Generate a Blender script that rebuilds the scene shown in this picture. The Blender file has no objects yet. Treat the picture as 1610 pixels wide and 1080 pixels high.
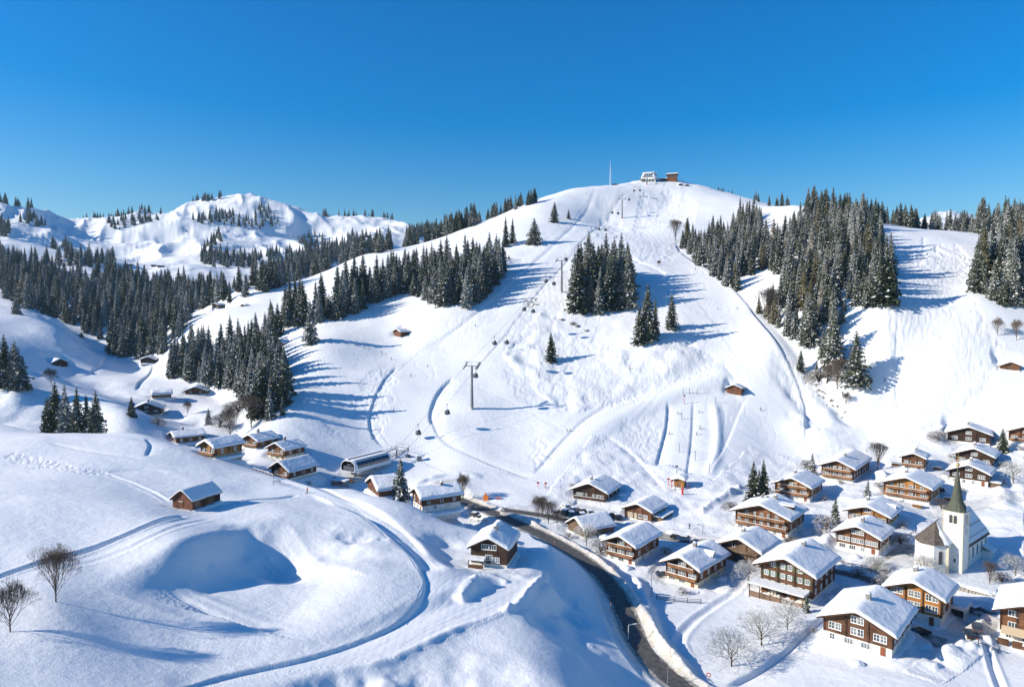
import bpy, bmesh, math, random
import numpy as np
from mathutils import Vector, Matrix, noise as mnoise
random.seed(7); np.random.seed(7)
S = bpy.context.scene
COL = S.collection
# ------------------------------------------------------------------ camera
F = 1073.0; PITCH = math.radians(2.5); CAMZ = 75.0
cp, sp = math.cos(PITCH), math.sin(PITCH)
cam_d = bpy.data.cameras.new('camera'); cam = bpy.data.objects.new('camera', cam_d); COL.objects.link(cam)
cam_d.sensor_width = 36.0; cam_d.lens = F * 36.0 / 1610.0
cam_d.clip_start = 0.5; cam_d.clip_end = 12000
cam.location = (0, 0, CAMZ); cam.rotation_euler = (math.pi/2 - PITCH, 0, 0)
S.camera = cam
# ------------------------------------------------------------------ world, sun, exposure
SUN_AZ = math.radians(-100.0); SUN_EL = math.radians(26.5)      # azimuth from +Y towards +X
w = bpy.data.worlds.new('World'); S.world = w; w.use_nodes = True
nt = w.node_tree; nt.nodes.clear()
sky = nt.nodes.new('ShaderNodeTexSky'); sky.sky_type = 'NISHITA'; sky.sun_disc = False
sky.sun_elevation = SUN_EL; sky.sun_rotation = SUN_AZ
sky.altitude = 500; sky.air_density = 1.4; sky.dust_density = 0.6; sky.ozone_density = 6.0
hsv = nt.nodes.new('ShaderNodeHueSaturation'); hsv.inputs['Saturation'].default_value = 1.46; hsv.inputs['Hue'].default_value = 0.508
bg = nt.nodes.new('ShaderNodeBackground'); bg.inputs['Strength'].default_value = 0.112
wo = nt.nodes.new('ShaderNodeOutputWorld')
nt.links.new(sky.outputs[0], hsv.inputs['Color']); nt.links.new(hsv.outputs[0], bg.inputs[0]); nt.links.new(bg.outputs[0], wo.inputs[0])
sun_d = bpy.data.lights.new('sun', 'SUN'); sun_d.energy = 5.0; sun_d.angle = math.radians(0.5); sun_d.color = (1.0, 0.93, 0.80)
sun = bpy.data.objects.new('sun', sun_d); COL.objects.link(sun)
to_sun = Vector((math.sin(SUN_AZ)*math.cos(SUN_EL), math.cos(SUN_AZ)*math.cos(SUN_EL), math.sin(SUN_EL)))
sun.rotation_euler = to_sun.to_track_quat('Z', 'Y').to_euler(); sun.location = (0, 0, 300)
S.render.engine = 'CYCLES'
S.view_settings.view_transform = 'Standard'; S.view_settings.look = 'None'
S.view_settings.exposure = 0.42; S.view_settings.gamma = 1.0; S.view_settings.use_curve_mapping = False
S.cycles.max_bounces = 5; S.cycles.diffuse_bounces = 3; S.cycles.glossy_bounces = 2

# ------------------------------------------------------------------ helpers: tags, meshes
def tag(o, label=None, cat=None, group=None, kind=None):
    if label: o['label'] = label
    if cat: o['category'] = cat
    if group: o['group'] = group
    if kind: o['kind'] = kind
    return o
def empty(name, loc, rz=0.0, label=None, cat=None, group=None):
    o = bpy.data.objects.new(name, None); COL.objects.link(o); o.location = loc; o.rotation_euler = (0, 0, rz)
    o.empty_display_size = 0.5
    return tag(o, label, cat, group)
def link(name, me, parent=None, loc=None, rot=None, scale=None):
    o = bpy.data.objects.new(name, me); COL.objects.link(o)
    if parent: o.parent = parent
    if loc is not None: o.location = loc
    if rot is not None: o.rotation_euler = rot
    if scale is not None: o.scale = scale
    return o
def make_mesh(name, V, Fc, mats, midx=None, smooth=False):
    me = bpy.data.meshes.new(name); me.from_pydata(V, [], Fc)
    for m in mats: me.materials.append(m)
    if midx is not None: me.polygons.foreach_set('material_index', np.array(midx, dtype=np.int32))
    if smooth: me.polygons.foreach_set('use_smooth', np.ones(len(me.polygons), dtype=bool))
    me.update(); return me
class MB:
    def __init__(s): s.v = []; s.f = []; s.m = []
    def add(s, V, Fc, m=0):
        b = len(s.v); s.v += [tuple(q) for q in V]; s.f += [tuple(b+i for i in f) for f in Fc]; s.m += [m]*len(Fc)
    def box(s, x0, x1, y0, y1, z0, z1, m=0, M=None):
        V = [(x0,y0,z0),(x1,y0,z0),(x1,y1,z0),(x0,y1,z0),(x0,y0,z1),(x1,y0,z1),(x1,y1,z1),(x0,y1,z1)]
        if M is not None: V = [tuple(M @ Vector(q)) for q in V]
        s.add(V, [(3,2,1,0),(4,5,6,7),(0,1,5,4),(1,2,6,5),(2,3,7,6),(3,0,4,7)], m)
    def tube(s, p0, p1, r0, r1=None, n=6, m=0, cap=True):
        if r1 is None: r1 = r0
        p0 = Vector(p0); p1 = Vector(p1); d = (p1-p0)
        if d.length < 1e-6: return
        d.normalize(); a = d.orthogonal().normalized(); b = d.cross(a)
        V = []
        for p, r in ((p0, r0), (p1, r1)):
            for k in range(n):
                t = 2*math.pi*k/n; V.append(p + (a*math.cos(t) + b*math.sin(t))*r)
        Fc = [(k, (k+1) % n, n+(k+1) % n, n+k) for k in range(n)]
        if cap: Fc += [tuple(range(n-1, -1, -1)), tuple(range(n, 2*n))]
        s.add(V, Fc, m)
    def path(s, pts, r, n=5, m=0):
        for i in range(len(pts)-1): s.tube(pts[i], pts[i+1], r, r, n, m, cap=True)
    def lathe(s, prof, n=12, m=0, cx=0, cy=0):       # prof: (r, z)
        V = []
        for r, z in prof:
            for k in range(n):
                t = 2*math.pi*k/n; V.append((cx+r*math.cos(t), cy+r*math.sin(t), z))
        Fc = []
        for i in range(len(prof)-1):
            for k in range(n): Fc.append((i*n+k, i*n+(k+1) % n, (i+1)*n+(k+1) % n, (i+1)*n+k))
        Fc.append(tuple(range(n-1, -1, -1))); Fc.append(tuple(range((len(prof)-1)*n, len(prof)*n)))
        s.add(V, Fc, m)
    def prism(s, poly, y0, y1, m=0):                  # polygon in xz (ccw from -y), extruded along y
        n = len(poly); V = [(x, y0, z) for x, z in poly] + [(x, y1, z) for x, z in poly]
        s.add(V, [tuple(range(n)), tuple(range(2*n-1, n-1, -1))] + [((i+1) % n, i, n+i, n+(i+1) % n) for i in range(n)], m)
    def extrude(s, poly, z0, z1, m=0):                # polygon in xy ccw
        n = len(poly); V = [(x, y, z0) for x, y in poly] + [(x, y, z1) for x, y in poly]
        s.add(V, [tuple(range(n-1, -1, -1)), tuple(range(n, 2*n))] + [(i, (i+1) % n, n+(i+1) % n, n+i) for i in range(n)], m)
    def mesh(s, name, mats, smooth=False): return make_mesh(name, s.v, s.f, mats if isinstance(mats, list) else [mats], s.m, smooth)
    def build(s, name, mats, parent=None, smooth=False, **k): return link(name, s.mesh(name, mats, smooth), parent, **k)

# ------------------------------------------------------------------ materials
def mat(name, color, rough=0.7, var=0.0, vscale=3.0, bump=0.0, bscale=20.0, metallic=0.0, stretch=(1,1,1), color2=None, spec=0.3, emis=None):
    m = bpy.data.materials.new(name); m.use_nodes = True; t = m.node_tree; n = t.nodes; L = t.links
    b = n['Principled BSDF']; b.inputs['Roughness'].default_value = rough; b.inputs['Metallic'].default_value = metallic
    b.inputs['Specular IOR Level'].default_value = spec
    b.inputs['Base Color'].default_value = (*color, 1)
    if var > 0 or color2:
        tc = n.new('ShaderNodeTexCoord'); mp = n.new('ShaderNodeMapping'); mp.inputs['Scale'].default_value = stretch
        L.new(tc.outputs['Object'], mp.inputs[0])
        nz = n.new('ShaderNodeTexNoise'); nz.inputs['Scale'].default_value = vscale; nz.inputs['Detail'].default_value = 5
        L.new(mp.outputs[0], nz.inputs['Vector'])
        cr = n.new('ShaderNodeValToRGB'); c2 = color2 or tuple(c*(1-var) for c in color); c1 = color if color2 else tuple(min(1, c*(1+var)) for c in color)
        cr.color_ramp.elements[0].position = .35; cr.color_ramp.elements[1].position = .65
        cr.color_ramp.elements[0].color = (*c2, 1); cr.color_ramp.elements[1].color = (*c1, 1)
        L.new(nz.outputs[0], cr.inputs[0]); L.new(cr.outputs[0], b.inputs['Base Color'])
        if bump > 0:
            nb = n.new('ShaderNodeTexNoise'); nb.inputs['Scale'].default_value = bscale; nb.inputs['Detail'].default_value = 4
            L.new(mp.outputs[0], nb.inputs['Vector'])
            bp = n.new('ShaderNodeBump'); bp.inputs['Strength'].default_value = bump; bp.inputs['Distance'].default_value = 0.1
            L.new(nb.outputs[0], bp.inputs['Height']); L.new(bp.outputs[0], b.inputs['Normal'])
    return m
def wood(name, c1, c2, board=4.0, rough=0.75, vertical=False, old=0.5):
    m = bpy.data.materials.new(name); m.use_nodes = True; t = m.node_tree; n = t.nodes; L = t.links
    b = n['Principled BSDF']; b.inputs['Roughness'].default_value = rough; b.inputs['Specular IOR Level'].default_value = 0.2
    tc = n.new('ShaderNodeTexCoord'); mp = n.new('ShaderNodeMapping'); L.new(tc.outputs['Object'], mp.inputs[0])
    mp.inputs['Scale'].default_value = (6, 6, .35) if vertical else (.35, .35, 6)
    nz = n.new('ShaderNodeTexNoise'); nz.inputs['Scale'].default_value = 1.6; nz.inputs['Detail'].default_value = 6; L.new(mp.outputs[0], nz.inputs['Vector'])
    n2 = n.new('ShaderNodeTexNoise'); n2.inputs['Scale'].default_value = 0.45; n2.inputs['Detail'].default_value = 3; L.new(tc.outputs['Object'], n2.inputs['Vector'])
    cr = n.new('ShaderNodeValToRGB'); e = cr.color_ramp.elements; e[0].position = .3; e[1].position = .7; e[0].color = (*c2, 1); e[1].color = (*c1, 1)
    L.new(nz.outputs[0], cr.inputs[0])
    mx = n.new('ShaderNodeMix'); mx.data_type = 'RGBA'; mx.blend_type = 'MULTIPLY'
    c3 = n.new('ShaderNodeValToRGB'); e = c3.color_ramp.elements; e[0].position = .35; e[1].position = .65; e[0].color = (old, old, old, 1); e[1].color = (1, 1, 1, 1)
    L.new(n2.outputs[0], c3.inputs[0]); mx.inputs[0].default_value = 1.0
    L.new(cr.outputs[0], mx.inputs[6]); L.new(c3.outputs[0], mx.inputs[7]); L.new(mx.outputs[2], b.inputs['Base Color'])
    sx = n.new('ShaderNodeSeparateXYZ'); L.new(tc.outputs['Object'], sx.inputs[0])
    wv = n.new('ShaderNodeMath'); wv.operation = 'MULTIPLY'; wv.inputs[1].default_value = board
    if vertical:
        ad = n.new('ShaderNodeMath'); ad.operation = 'ADD'; L.new(sx.outputs[0], ad.inputs[0]); L.new(sx.outputs[1], ad.inputs[1]); L.new(ad.outputs[0], wv.inputs[0])
    else: L.new(sx.outputs[2], wv.inputs[0])
    fr = n.new('ShaderNodeMath'); fr.operation = 'PINGPONG'; fr.inputs[1].default_value = 0.5; L.new(wv.outputs[0], fr.inputs[0])
    pw = n.new('ShaderNodeMath'); pw.operation = 'SMOOTH_MIN'; pw.inputs[1].default_value = 0.15; pw.inputs[2].default_value = 0.05; L.new(fr.outputs[0], pw.inputs[0])
    bp = n.new('ShaderNodeBump'); bp.inputs['Strength'].default_value = 0.6; bp.inputs['Distance'].default_value = 0.25
    L.new(pw.outputs[0], bp.inputs['Height']); L.new(bp.outputs[0], b.inputs['Normal'])
    return m
M = {}
# ------------------------------------------------------------------ terrain
def ray(px, py):
    u = (px-805.0)/F; v = (540.0-py)/F; d = cp + v*sp
    return u/d, (-sp + v*cp)/d            # a = X/Y, s = (Z-CAMZ)/Y
CPT = []
def cpx(*pts):
    for px, py, Y in pts:
        a, s = ray(px, py); CPT.append((a, math.log(Y), s))
def cpz(*pts):                            # hidden or out of frame: px (for bearing), Y, z relative to the camera
    for px, Y, z in pts:
        CPT.append(((px-805.0)/F, math.log(Y), z/Y))
# under the camera and beyond the sides of the frame
cpz((-600,20,-52),(100,20,-54),(805,20,-58),(1500,20,-62),(2200,20,-64),(-600,55,-42),(0,55,-46),(400,55,-49),(805,55,-54),(1200,55,-64),(2200,55,-63),(1610,60,-65))
cpz((-600,100,-41),(-600,200,-37),(-600,300,-25),(-600,420,0),(-600,550,28),(-600,800,80),(-600,1200,190),(-600,1700,230),
    (2200,100,-62),(2200,200,-57),(2200,300,-30),(2200,400,10),(2200,500,50),(2200,700,60),(2200,1000,70),(2200,1800,90),(2200,3400,60),(-600,3400,80),(-250,110,-43),(-250,240,-41))
# foreground hill
cpx((0,1080,81),(250,1080,88),(500,1080,95),(750,1080,98),(880,1080,101),(960,1080,113),(1050,1080,120),(1250,1080,119.5),(1450,1080,118),(1610,1080,117))
cpx((0,1000,94),(200,1000,102),(400,1000,108),(600,1000,111),(750,1000,114),(850,1000,117),(930,1000,128),(985,1000,138),(1080,1000,141),(1250,1000,141),(1600,1000,139))
cpx((88,945,105),(300,950,114),(560,950,120),(690,950,124),(790,950,127),(870,950,136),(920,950,147),(966,940,159),(1100,950,159),(1250,950,159),(1450,955,156),(1600,950,153))
cpx((0,900,116),(150,870,126),(300,880,123),(450,900,129),(600,890,134),(690,895,138),(775,893,147),(835,925,140),(865,868,161))
cpx((0,820,137),(200,800,150),(310,803,160),(450,800,164),(560,820,160),(640,840,158),(720,850,160),(805,850,166))
cpx((0,740,185),(200,740,195),(400,770,190),(520,785,185))
cpx((0,668,262),(115,686,256),(230,690,250),(330,715,236),(450,748,216),(560,770,201),(650,795,188),(740,828,176),(830,842,176))
cpz((0,285,-46.5),(115,276,-53),(230,268,-57),(330,256,-61),(450,233,-61),(560,220,-66),(650,206,-66),(740,194,-66.5),(830,192,-67))
# road line
cpx((735,793,236),(775,805,227),(820,825,215),(870,850,202),(910,873,189),(945,900,175))
# village
cpx((1000,880,187),(1130,870,190),(1512,902,172),(1600,870,182),(905,840,207),(1000,822,217),(1200,850,199),(1381,875,184),(1470,795,222),(1394,831,204),
    (1600,800,213),(950,790,236),(1075,770,250),(1273,790,232),(1341,759,247),(1453,742,250),(1555,700,276),(1600,720,258),(830,760,258),(660,720,285),(690,775,240),(1150,740,268),(1200,800,226))
cpx((555,750,262),(457,757,245),(448,725,262),(406,705,272),(339,720,250),(277,697,285),(250,654,340),(323,620,388),(240,627,370),(106,576,425),(243,570,478),(140,548,500),(370,650,322))
# left valley side
cpx((20,612,305),(60,600,330),(150,640,302),(200,655,290),(0,560,370),(0,520,430),(0,480,500),(0,465,545),(100,540,440),(100,505,510),(170,548,512),(60,580,380),(200,600,400))
cpz((0,590,6),(100,560,-14),(170,550,-36))
cpx((0,455,690),(0,395,820),(100,440,760),(100,400,860),(180,500,600),(180,450,740),(250,560,480),(250,500,600),(250,445,820),(330,520,540),(350,480,640),(330,430,900),(400,440,880))
# far valley and mountains
cpx((180,420,920),(300,425,1000),(240,418,1050),(0,325,1250),(0,370,1100),(60,345,1300),(110,352,1350),(150,395,1150),(250,340,1500),(300,335,1550),(340,322,1600),(400,316,1650),
    (450,330,1650),(490,345,1650),(400,360,1450),(300,380,1250),(400,400,1200),(500,380,1400),(340,400,1100),(540,344,1700),(620,357,1700),(600,365,1400),(180,352,1450))
cpz((-200,2300,120),(0,1900,150),(200,2200,120),(400,2300,160),(600,2400,150),(900,2400,100),(1200,2400,60),(1600,2400,60),(400,3400,100),(1200,3400,50))
# the ski hill: left shoulder and crest
cpx((290,492,520),(360,462,560),(440,445,585),(290,560,450),(350,530,450),(430,500,460),(346,484,500),(440,470,530),(500,470,480),(500,432,600),(560,450,510),(570,402,650),(640,450,500),
    (700,480,430),(740,487,423),(650,388,640),(700,372,660),(780,350,665),(850,320,690),(900,300,735),(960,292,772),(1015,289,790),(1070,290,790),(1120,301,765),(1180,313,735),
    (1250,322,640),(1300,330,585),(1380,350,520),(1440,360,500),(1500,363,495),(1570,370,490),(1610,372,490))
cpz((400,700,2),(500,760,15),(600,830,45),(700,860,70),(850,870,95),(1000,870,142),(1000,1050,90),(1150,860,120),(1300,680,86),(1400,600,66),(1500,600,57),(1610,600,55),(1200,1100,60),(1500,1000,50),(700,1100,60))
cpx((1482,338,1800))
cpz((1300,1600,100),(1700,1600,100))
# the ski hill: face
cpx((600,560,380),(600,620,332),(620,525,410),(650,490,430),(500,600,342),(500,545,380),(450,640,306),(560,660,312),(560,700,290),(700,620,335),(742,643,320),(700,560,380),(780,480,430),(800,430,480),
    (860,400,520),(850,350,625),(950,350,672),(978,342,682),(1050,320,725),(883,460,440),(883,420,495),(1000,420,485),(1000,380,560),(1050,360,620),(1060,400,530),(940,490,415),(1100,440,460),
    (1150,400,530),(1200,360,600),(1150,340,655),(1100,500,402),(1180,500,398),(950,530,388),(865,568,368),(1030,540,372),(900,600,345),(1000,590,347),(1100,560,358),(1200,560,350),
    (1165,622,330),(1075,625,328),(850,650,318),(950,640,320),(1000,700,292),(900,720,280),(1150,700,292),(800,700,293),(1250,640,322),(1265,690,300),(720,700,292))
cpx((1300,650,310),(1350,665,307),(1300,600,328),(1400,620,318),(1400,550,330),(1395,478,352),(1400,420,410),(1350,400,425),(1280,450,390),(1280,400,450),(1250,500,370),(1500,550,322),
    (1500,450,380),(1500,400,430),(1600,582,310),(1600,480,347),(1600,420,405),(1500,640,300),(1430,665,298),(1600,650,290),(1540,470,352),(1330,350,540))
CP = np.array(CPT)
KL = 0.75
def tps_fit():
    P = CP[:, :2]*np.array([1.0, KL]); n = len(P)
    d = np.sqrt(((P[:, None]-P[None])**2).sum(-1)); K = np.where(d > 0, d*d*np.log(d+1e-12), 0.0) + np.eye(n)*2e-4
    A = np.zeros((n+3, n+3)); A[:n, :n] = K; A[:n, n] = 1; A[:n, n+1:] = P; A[n, :n] = 1; A[n+1:, :n] = P.T
    b = np.zeros(n+3); b[:n] = CP[:, 2]
    return P, np.linalg.solve(A, b)
TP, TW = tps_fit()
def tps(a, ly):
    out = TW[-3] + TW[-2]*a + TW[-1]*ly*KL
    for (pa, pl), wt in zip(TP, TW[:-3]):
        r2 = (a-pa)**2 + (ly*KL-pl)**2
        out = out + wt*0.5*r2*np.log(r2+1e-12)
    return out
def seg(l0, l1, step): return list(np.arange(l0, l1, step))
lg = math.log
LY = np.array(seg(lg(14), lg(62), .03) + seg(lg(62), lg(220), .0034) + seg(lg(220), lg(500), .0040) + seg(lg(500), lg(900), .0062) + seg(lg(900), lg(1800), .0085) + seg(lg(1800), lg(4200), .06))
AC = np.array(list(np.linspace(-1.7, -.83, 30)[:-1]) + list(np.linspace(-.83, .83, 1000)) + list(np.linspace(.83, 1.7, 30)[1:]))
NR, NC = len(LY), len(AC)
# evaluate coarse, upsample smoothly
ci = np.arange(0, NC, 4); ci = np.append(ci, NC-1) if ci[-1] != NC-1 else ci
ri = np.arange(0, NR, 3); ri = np.append(ri, NR-1) if ri[-1] != NR-1 else ri
GA, GL = np.meshgrid(AC[ci], LY[ri]); Sc = tps(GA, GL)
def cubic_up(xc, Y, x):                   # natural-ish Catmull-Rom along last axis
    m = np.gradient(Y, xc, axis=-1); k = np.clip(np.searchsorted(xc, x, side='right')-1, 0, len(xc)-2)
    h = xc[k+1]-xc[k]; t = (x-xc[k])/h
    return (2*t**3-3*t**2+1)*Y[..., k] + (t**3-2*t**2+t)*h*m[..., k] + (-2*t**3+3*t**2)*Y[..., k+1] + (t**3-t**2)*h*m[..., k+1]
Sg = cubic_up(AC[ci], Sc, AC); Sg = cubic_up(LY[ri], Sg.T.copy(), LY).T.copy()
YR = np.exp(LY); GY = np.repeat(YR[:, None], NC, 1); GX = AC[None, :]*GY; GZ = Sg*GY + CAMZ
# smooth value noise in world space
def vnoise(x, y, scale, seed=0):
    x = x/scale; y = y/scale
    xi = np.floor(x).astype(np.int64); yi = np.floor(y).astype(np.int64); fx = x-xi; fy = y-yi
    fx = fx*fx*fx*(fx*(fx*6-15)+10); fy = fy*fy*fy*(fy*(fy*6-15)+10)
    def h(i, j):
        n = (i*374761393 + j*668265263 + seed*1442695041) & 0xffffffff
        n = ((n ^ (n >> 13))*1274126177) & 0xffffffff; n = (n ^ (n >> 16)) & 0xffff
        return n/32767.5-1.0
    a = h(xi, yi); b = h(xi+1, yi); c = h(xi, yi+1); d = h(xi+1, yi+1)
    return (a*(1-fx)+b*fx)*(1-fy) + (c*(1-fx)+d*fx)*fy
def hit(px, py, ymin=60.0):
    a, s = ray(px, py); c = int(np.clip(np.searchsorted(AC, a)-1, 0, NC-2)); t = (a-AC[c])/(AC[c+1]-AC[c])
    z = GZ[:, c]*(1-t)+GZ[:, c+1]*t; e = (z-CAMZ)/YR - s
    i0 = int(np.searchsorted(YR, ymin)); k = np.nonzero(e[i0:] >= 0)[0]
    if len(k) == 0: i = int(np.argmax(e)); return Vector((a*YR[i], YR[i], z[i]))
    i = max(1, k[0]+i0); q = -e[i-1]/(e[i]-e[i-1]) if e[i] != e[i-1] else 0; q = min(1, max(0, q))
    Y = YR[i-1]+(YR[i]-YR[i-1])*q
    return Vector((a*Y, Y, CAMZ+s*Y if q > 0 else z[i]))
def ground(x, y):
    a = x/y; l = math.log(y); c = int(np.clip(np.searchsorted(AC, a)-1, 0, NC-2)); r = int(np.clip(np.searchsorted(LY, l)-1, 0, NR-2))
    t = (a-AC[c])/(AC[c+1]-AC[c]); q = (y-YR[r])/(YR[r+1]-YR[r])
    return float((GZ[r, c]*(1-t)+GZ[r, c+1]*t)*(1-q) + (GZ[r+1, c]*(1-t)+GZ[r+1, c+1]*t)*q)
def at_y(px, Y):                          # ground point at a bearing and distance
    a = (px-805.0)/F
    return Vector((a*Y, Y, ground(a*Y, Y)))
def project(x, y, z):
    s = (z-CAMZ)/y; vv = (s*cp+sp)/(cp-s*sp); return 805+F*(x/y)*(cp+vv*sp), 540-F*vv
# pixel coordinates of every grid vertex, used only to place drawn-in regions
def grid_px():
    s = (GZ-CAMZ)/GY; vv = (s*cp+sp)/(cp-s*sp)
    return 805+F*AC[None, :]*(cp+vv*sp), 540-F*vv
def chaikin(P, n=2):
    P = [Vector(p) for p in P]
    for _ in range(n):
        Q = [P[0]]
        for i in range(len(P)-1): Q += [P[i]*.75+P[i+1]*.25, P[i]*.25+P[i+1]*.75]
        P = Q+[P[-1]]
    return P
def wline(pts, n=2): return chaikin([hit(*p) for p in pts], n)
def dist_field(line, width):
    P = np.array([[p.x, p.y, p.z] for p in line])
    m = (GX > P[:, 0].min()-width) & (GX < P[:, 0].max()+width) & (GY > P[:, 1].min()-width) & (GY < P[:, 1].max()+width)
    idx = np.nonzero(m); x = GX[idx]; y = GY[idx]
    best = np.full(x.shape, 1e9); sg = np.ones(x.shape); zz = np.zeros(x.shape); tt = np.zeros(x.shape)
    L = 0.0; lens = np.sqrt(((P[1:, :2]-P[:-1, :2])**2).sum(1)); tot = lens.sum()
    for i in range(len(P)-1):
        dx, dy = P[i+1, 0]-P[i, 0], P[i+1, 1]-P[i, 1]; l2 = dx*dx+dy*dy+1e-9
        t = np.clip(((x-P[i, 0])*dx+(y-P[i, 1])*dy)/l2, 0, 1)
        ex = x-(P[i, 0]+t*dx); ey = y-(P[i, 1]+t*dy); d = np.sqrt(ex*ex+ey*ey)
        u = d < best; best = np.where(u, d, best); sg = np.where(u, np.sign(dx*ey-dy*ex), sg); zz = np.where(u, P[i, 2]+t*(P[i+1, 2]-P[i, 2]), zz)
        tt = np.where(u, (L+t*lens[i])/tot, tt); L += lens[i]
    return idx, best, sg, zz, tt            # sg +1: left of the direction of travel
def sstep(e0, e1, x): t = np.clip((x-e0)/(e1-e0), 0, 1); return t*t*(3-2*t)
def ends(t, f=.08): return np.minimum(1, np.minimum(t, 1-t)/f)
def trench(line, w, depth, rim=0.0):
    idx, d, sg, zz, t = dist_field(line, w*3+2)
    GZ[idx] += (-depth*np.exp(-(d/w)**2*1.2) + rim*np.exp(-((d-w*1.7)/(w*.6))**2))*ends(t)
def bank(line, h, fall, side=1, sharp=0.5, ef=.08):   # step: ground on `side` lies h lower right at the line and recovers over `fall`
    idx, d, sg, zz, t = dist_field(line, fall+2)
    k = sg*side*d
    GZ[idx] += -h*sstep(-sharp, sharp, k)*np.exp(-np.maximum(k, 0)/fall*2.2)*sstep(fall+2, fall*.7, d)*ends(t, ef)
def berm(line, w, h, rough=0.0, seed=1):
    idx, d, sg, zz, t = dist_field(line, w*2.5)
    x = GX[idx]; y = GY[idx]
    q = h*np.maximum(.15, 1+.55*rough*vnoise(x, y, 3.4, seed)+rough*.28*vnoise(x, y, 1.5, seed+3))
    GZ[idx] += q*np.exp(-(d/w)**2*1.5)*ends(t)
def flatten(line, w, blend, dz=0.0, smoothz=True):
    idx, d, sg, zz, t = dist_field(line, w+blend)
    k = sstep(w+blend, w, d)*ends(t, .04)
    GZ[idx] = GZ[idx]*(1-k)+(zz+dz)*k
def hollow(px, py, rx, ry, depth, ang=0.0, skew=0.0):
    c = hit(px, py); x = GX-c.x; y = GY-c.y
    m = (abs(x) < max(rx, ry)*3) & (abs(y) < max(rx, ry)*3); x = x[m]; y = y[m]
    sc = min(rx, ry)*.75; wx = vnoise(GX[m], GY[m], sc, 61)*.32*rx+vnoise(GX[m], GY[m], sc*.35, 63)*.07*rx; wy = vnoise(GX[m], GY[m], sc, 62)*.32*ry; x = x+wx; y = y+wy
    u = (x*math.cos(ang)+y*math.sin(ang)); v = (-x*math.sin(ang)+y*math.cos(ang))
    u = u/np.where(u < 0, rx*(1-skew), rx*(1+skew)); v = v/ry
    GZ[m] -= depth*np.exp(-(u*u+v*v)*1.1)
def inpoly(PX, PY, poly):
    r = np.zeros(PX.shape, bool); n = len(poly)
    for i in range(n):
        x0, y0 = poly[i]; x1, y1 = poly[(i+1) % n]
        if y0 == y1: continue
        c = ((y0 > PY) != (y1 > PY)) & (PX < (x1-x0)*(PY-y0)/(y1-y0)+x0); r ^= c
    return r
def pinpoly(x, y, poly): return bool(inpoly(np.array([x]), np.array([y]), poly)[0])
PXG, PYG = grid_px()
YVIS = GY
def soft(poly, ymin, ymax):
    return (inpoly(PXG, PYG, poly) & (GY > ymin) & (GY < ymax)).astype(np.float32)
# rolling relief
far = sstep(600, 1200, GY)
GZ += vnoise(GX, GY, 37, 1)*.9*sstep(60, 200, GY) + vnoise(GX, GY, 17, 2)*.42*sstep(50, 150, GY) + vnoise(GX+GY*.5, GY*1.6, 9, 7)*.12 + far*(vnoise(GX, GY, 160, 3)*9+(.5-abs(vnoise(GX+GY*.4, GY*.6, 85, 4)))*17+(.5-abs(vnoise(GX+GY*.5, GY*.5, 38, 14)))*8+(.5-abs(vnoise(GX-GY*.3, GY*.5, 17, 9)))*4+vnoise(GX, GY, 9, 19)*.7)
GZ += (1-far)*sstep(450, 300, GY)*vnoise(GX+GY*.3, GY, 6.3, 5)*.07
# ------------------------------------------------------------------ relief of the snow cover: hollows, banks, lanes, tracks
A_groom = np.zeros_like(GZ); A_rough = np.zeros_like(GZ); A_dirt = np.zeros_like(GZ); A_scrub = np.zeros_like(GZ)
def offset(line, d):
    out = []
    for i, p in enumerate(line):
        a = line[max(0, i-1)]; b = line[min(len(line)-1, i+1)]; t = Vector((b.x-a.x, b.y-a.y, 0))
        if t.length < 1e-6: out.append(p.copy()); continue
        t.normalize(); out.append(Vector((p.x-t.y*d, p.y+t.x*d, p.z)))
    return out
def smooth_z(line, k=6):
    z = [p.z for p in line]
    for _ in range(k): z = [z[0]]+[(z[i-1]+z[i]*2+z[i+1])/4 for i in range(1, len(z)-1)]+[z[-1]]
    for p, q in zip(line, z): p.z = q
    return line
def world_pt(px, py, Y): a, s = ray(px, py); return Vector((a*Y, Y, CAMZ+s*Y))
# big hollows in the foreground knoll
bank(wline([(196, 938), (235, 908), (280, 880), (330, 856), (385, 836), (430, 828), (462, 824)]), 7.5, 30, side=-1, sharp=6.0, ef=.3); hollow(440, 872, 12, 10, 4.2, 0.15, .35)
hollow(885, 955, 7, 13, 3.0, .3)
hollow(560, 842, 5, 3, 1.3)
hollow(705, 852, 7, 9, 2.8, 0.2, .1)
hollow(655, 1075, 5, 6, 2.2, 0, .2); hollow(520, 1075, 5, 4, 2.0, 0, .2); hollow(760, 1060, 6, 6, 1.2)
hollow(40, 630, 25, 14, 4.0); hollow(170, 610, 22, 16, 4.5, .3); hollow(260, 655, 12, 14, 3.0); hollow(330, 655, 12, 15, 4, 0, .2); hollow(110, 520, 25, 16, 4, .3)
hollow(60, 590, 30, 10, 3.0, .2); hollow(130, 555, 20, 9, 2.5)
hollow(1292, 648, 9, 12, 5.0, .5, .3); hollow(1250, 600, 7, 12, 2.5)
hollow(1082, 540, 4, 3, 1.5)
trench(wline([(1354, 670), (1328, 640), (1300, 605), (1275, 565), (1250, 530), (1225, 500), (1200, 470)]), 7, 5.5)
trench(wline([(375, 690), (380, 655), (372, 620), (330, 600)]), 9, 4)
# shaded flank of the left mountain valley
hollow(60, 395, 60, 50, 16, 0, .2); hollow(480, 368, 75, 55, 38, .3, .4); hollow(250, 370, 60, 40, 22, 0, .4); hollow(150, 372, 60, 40, 18, 0, .4)
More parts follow.
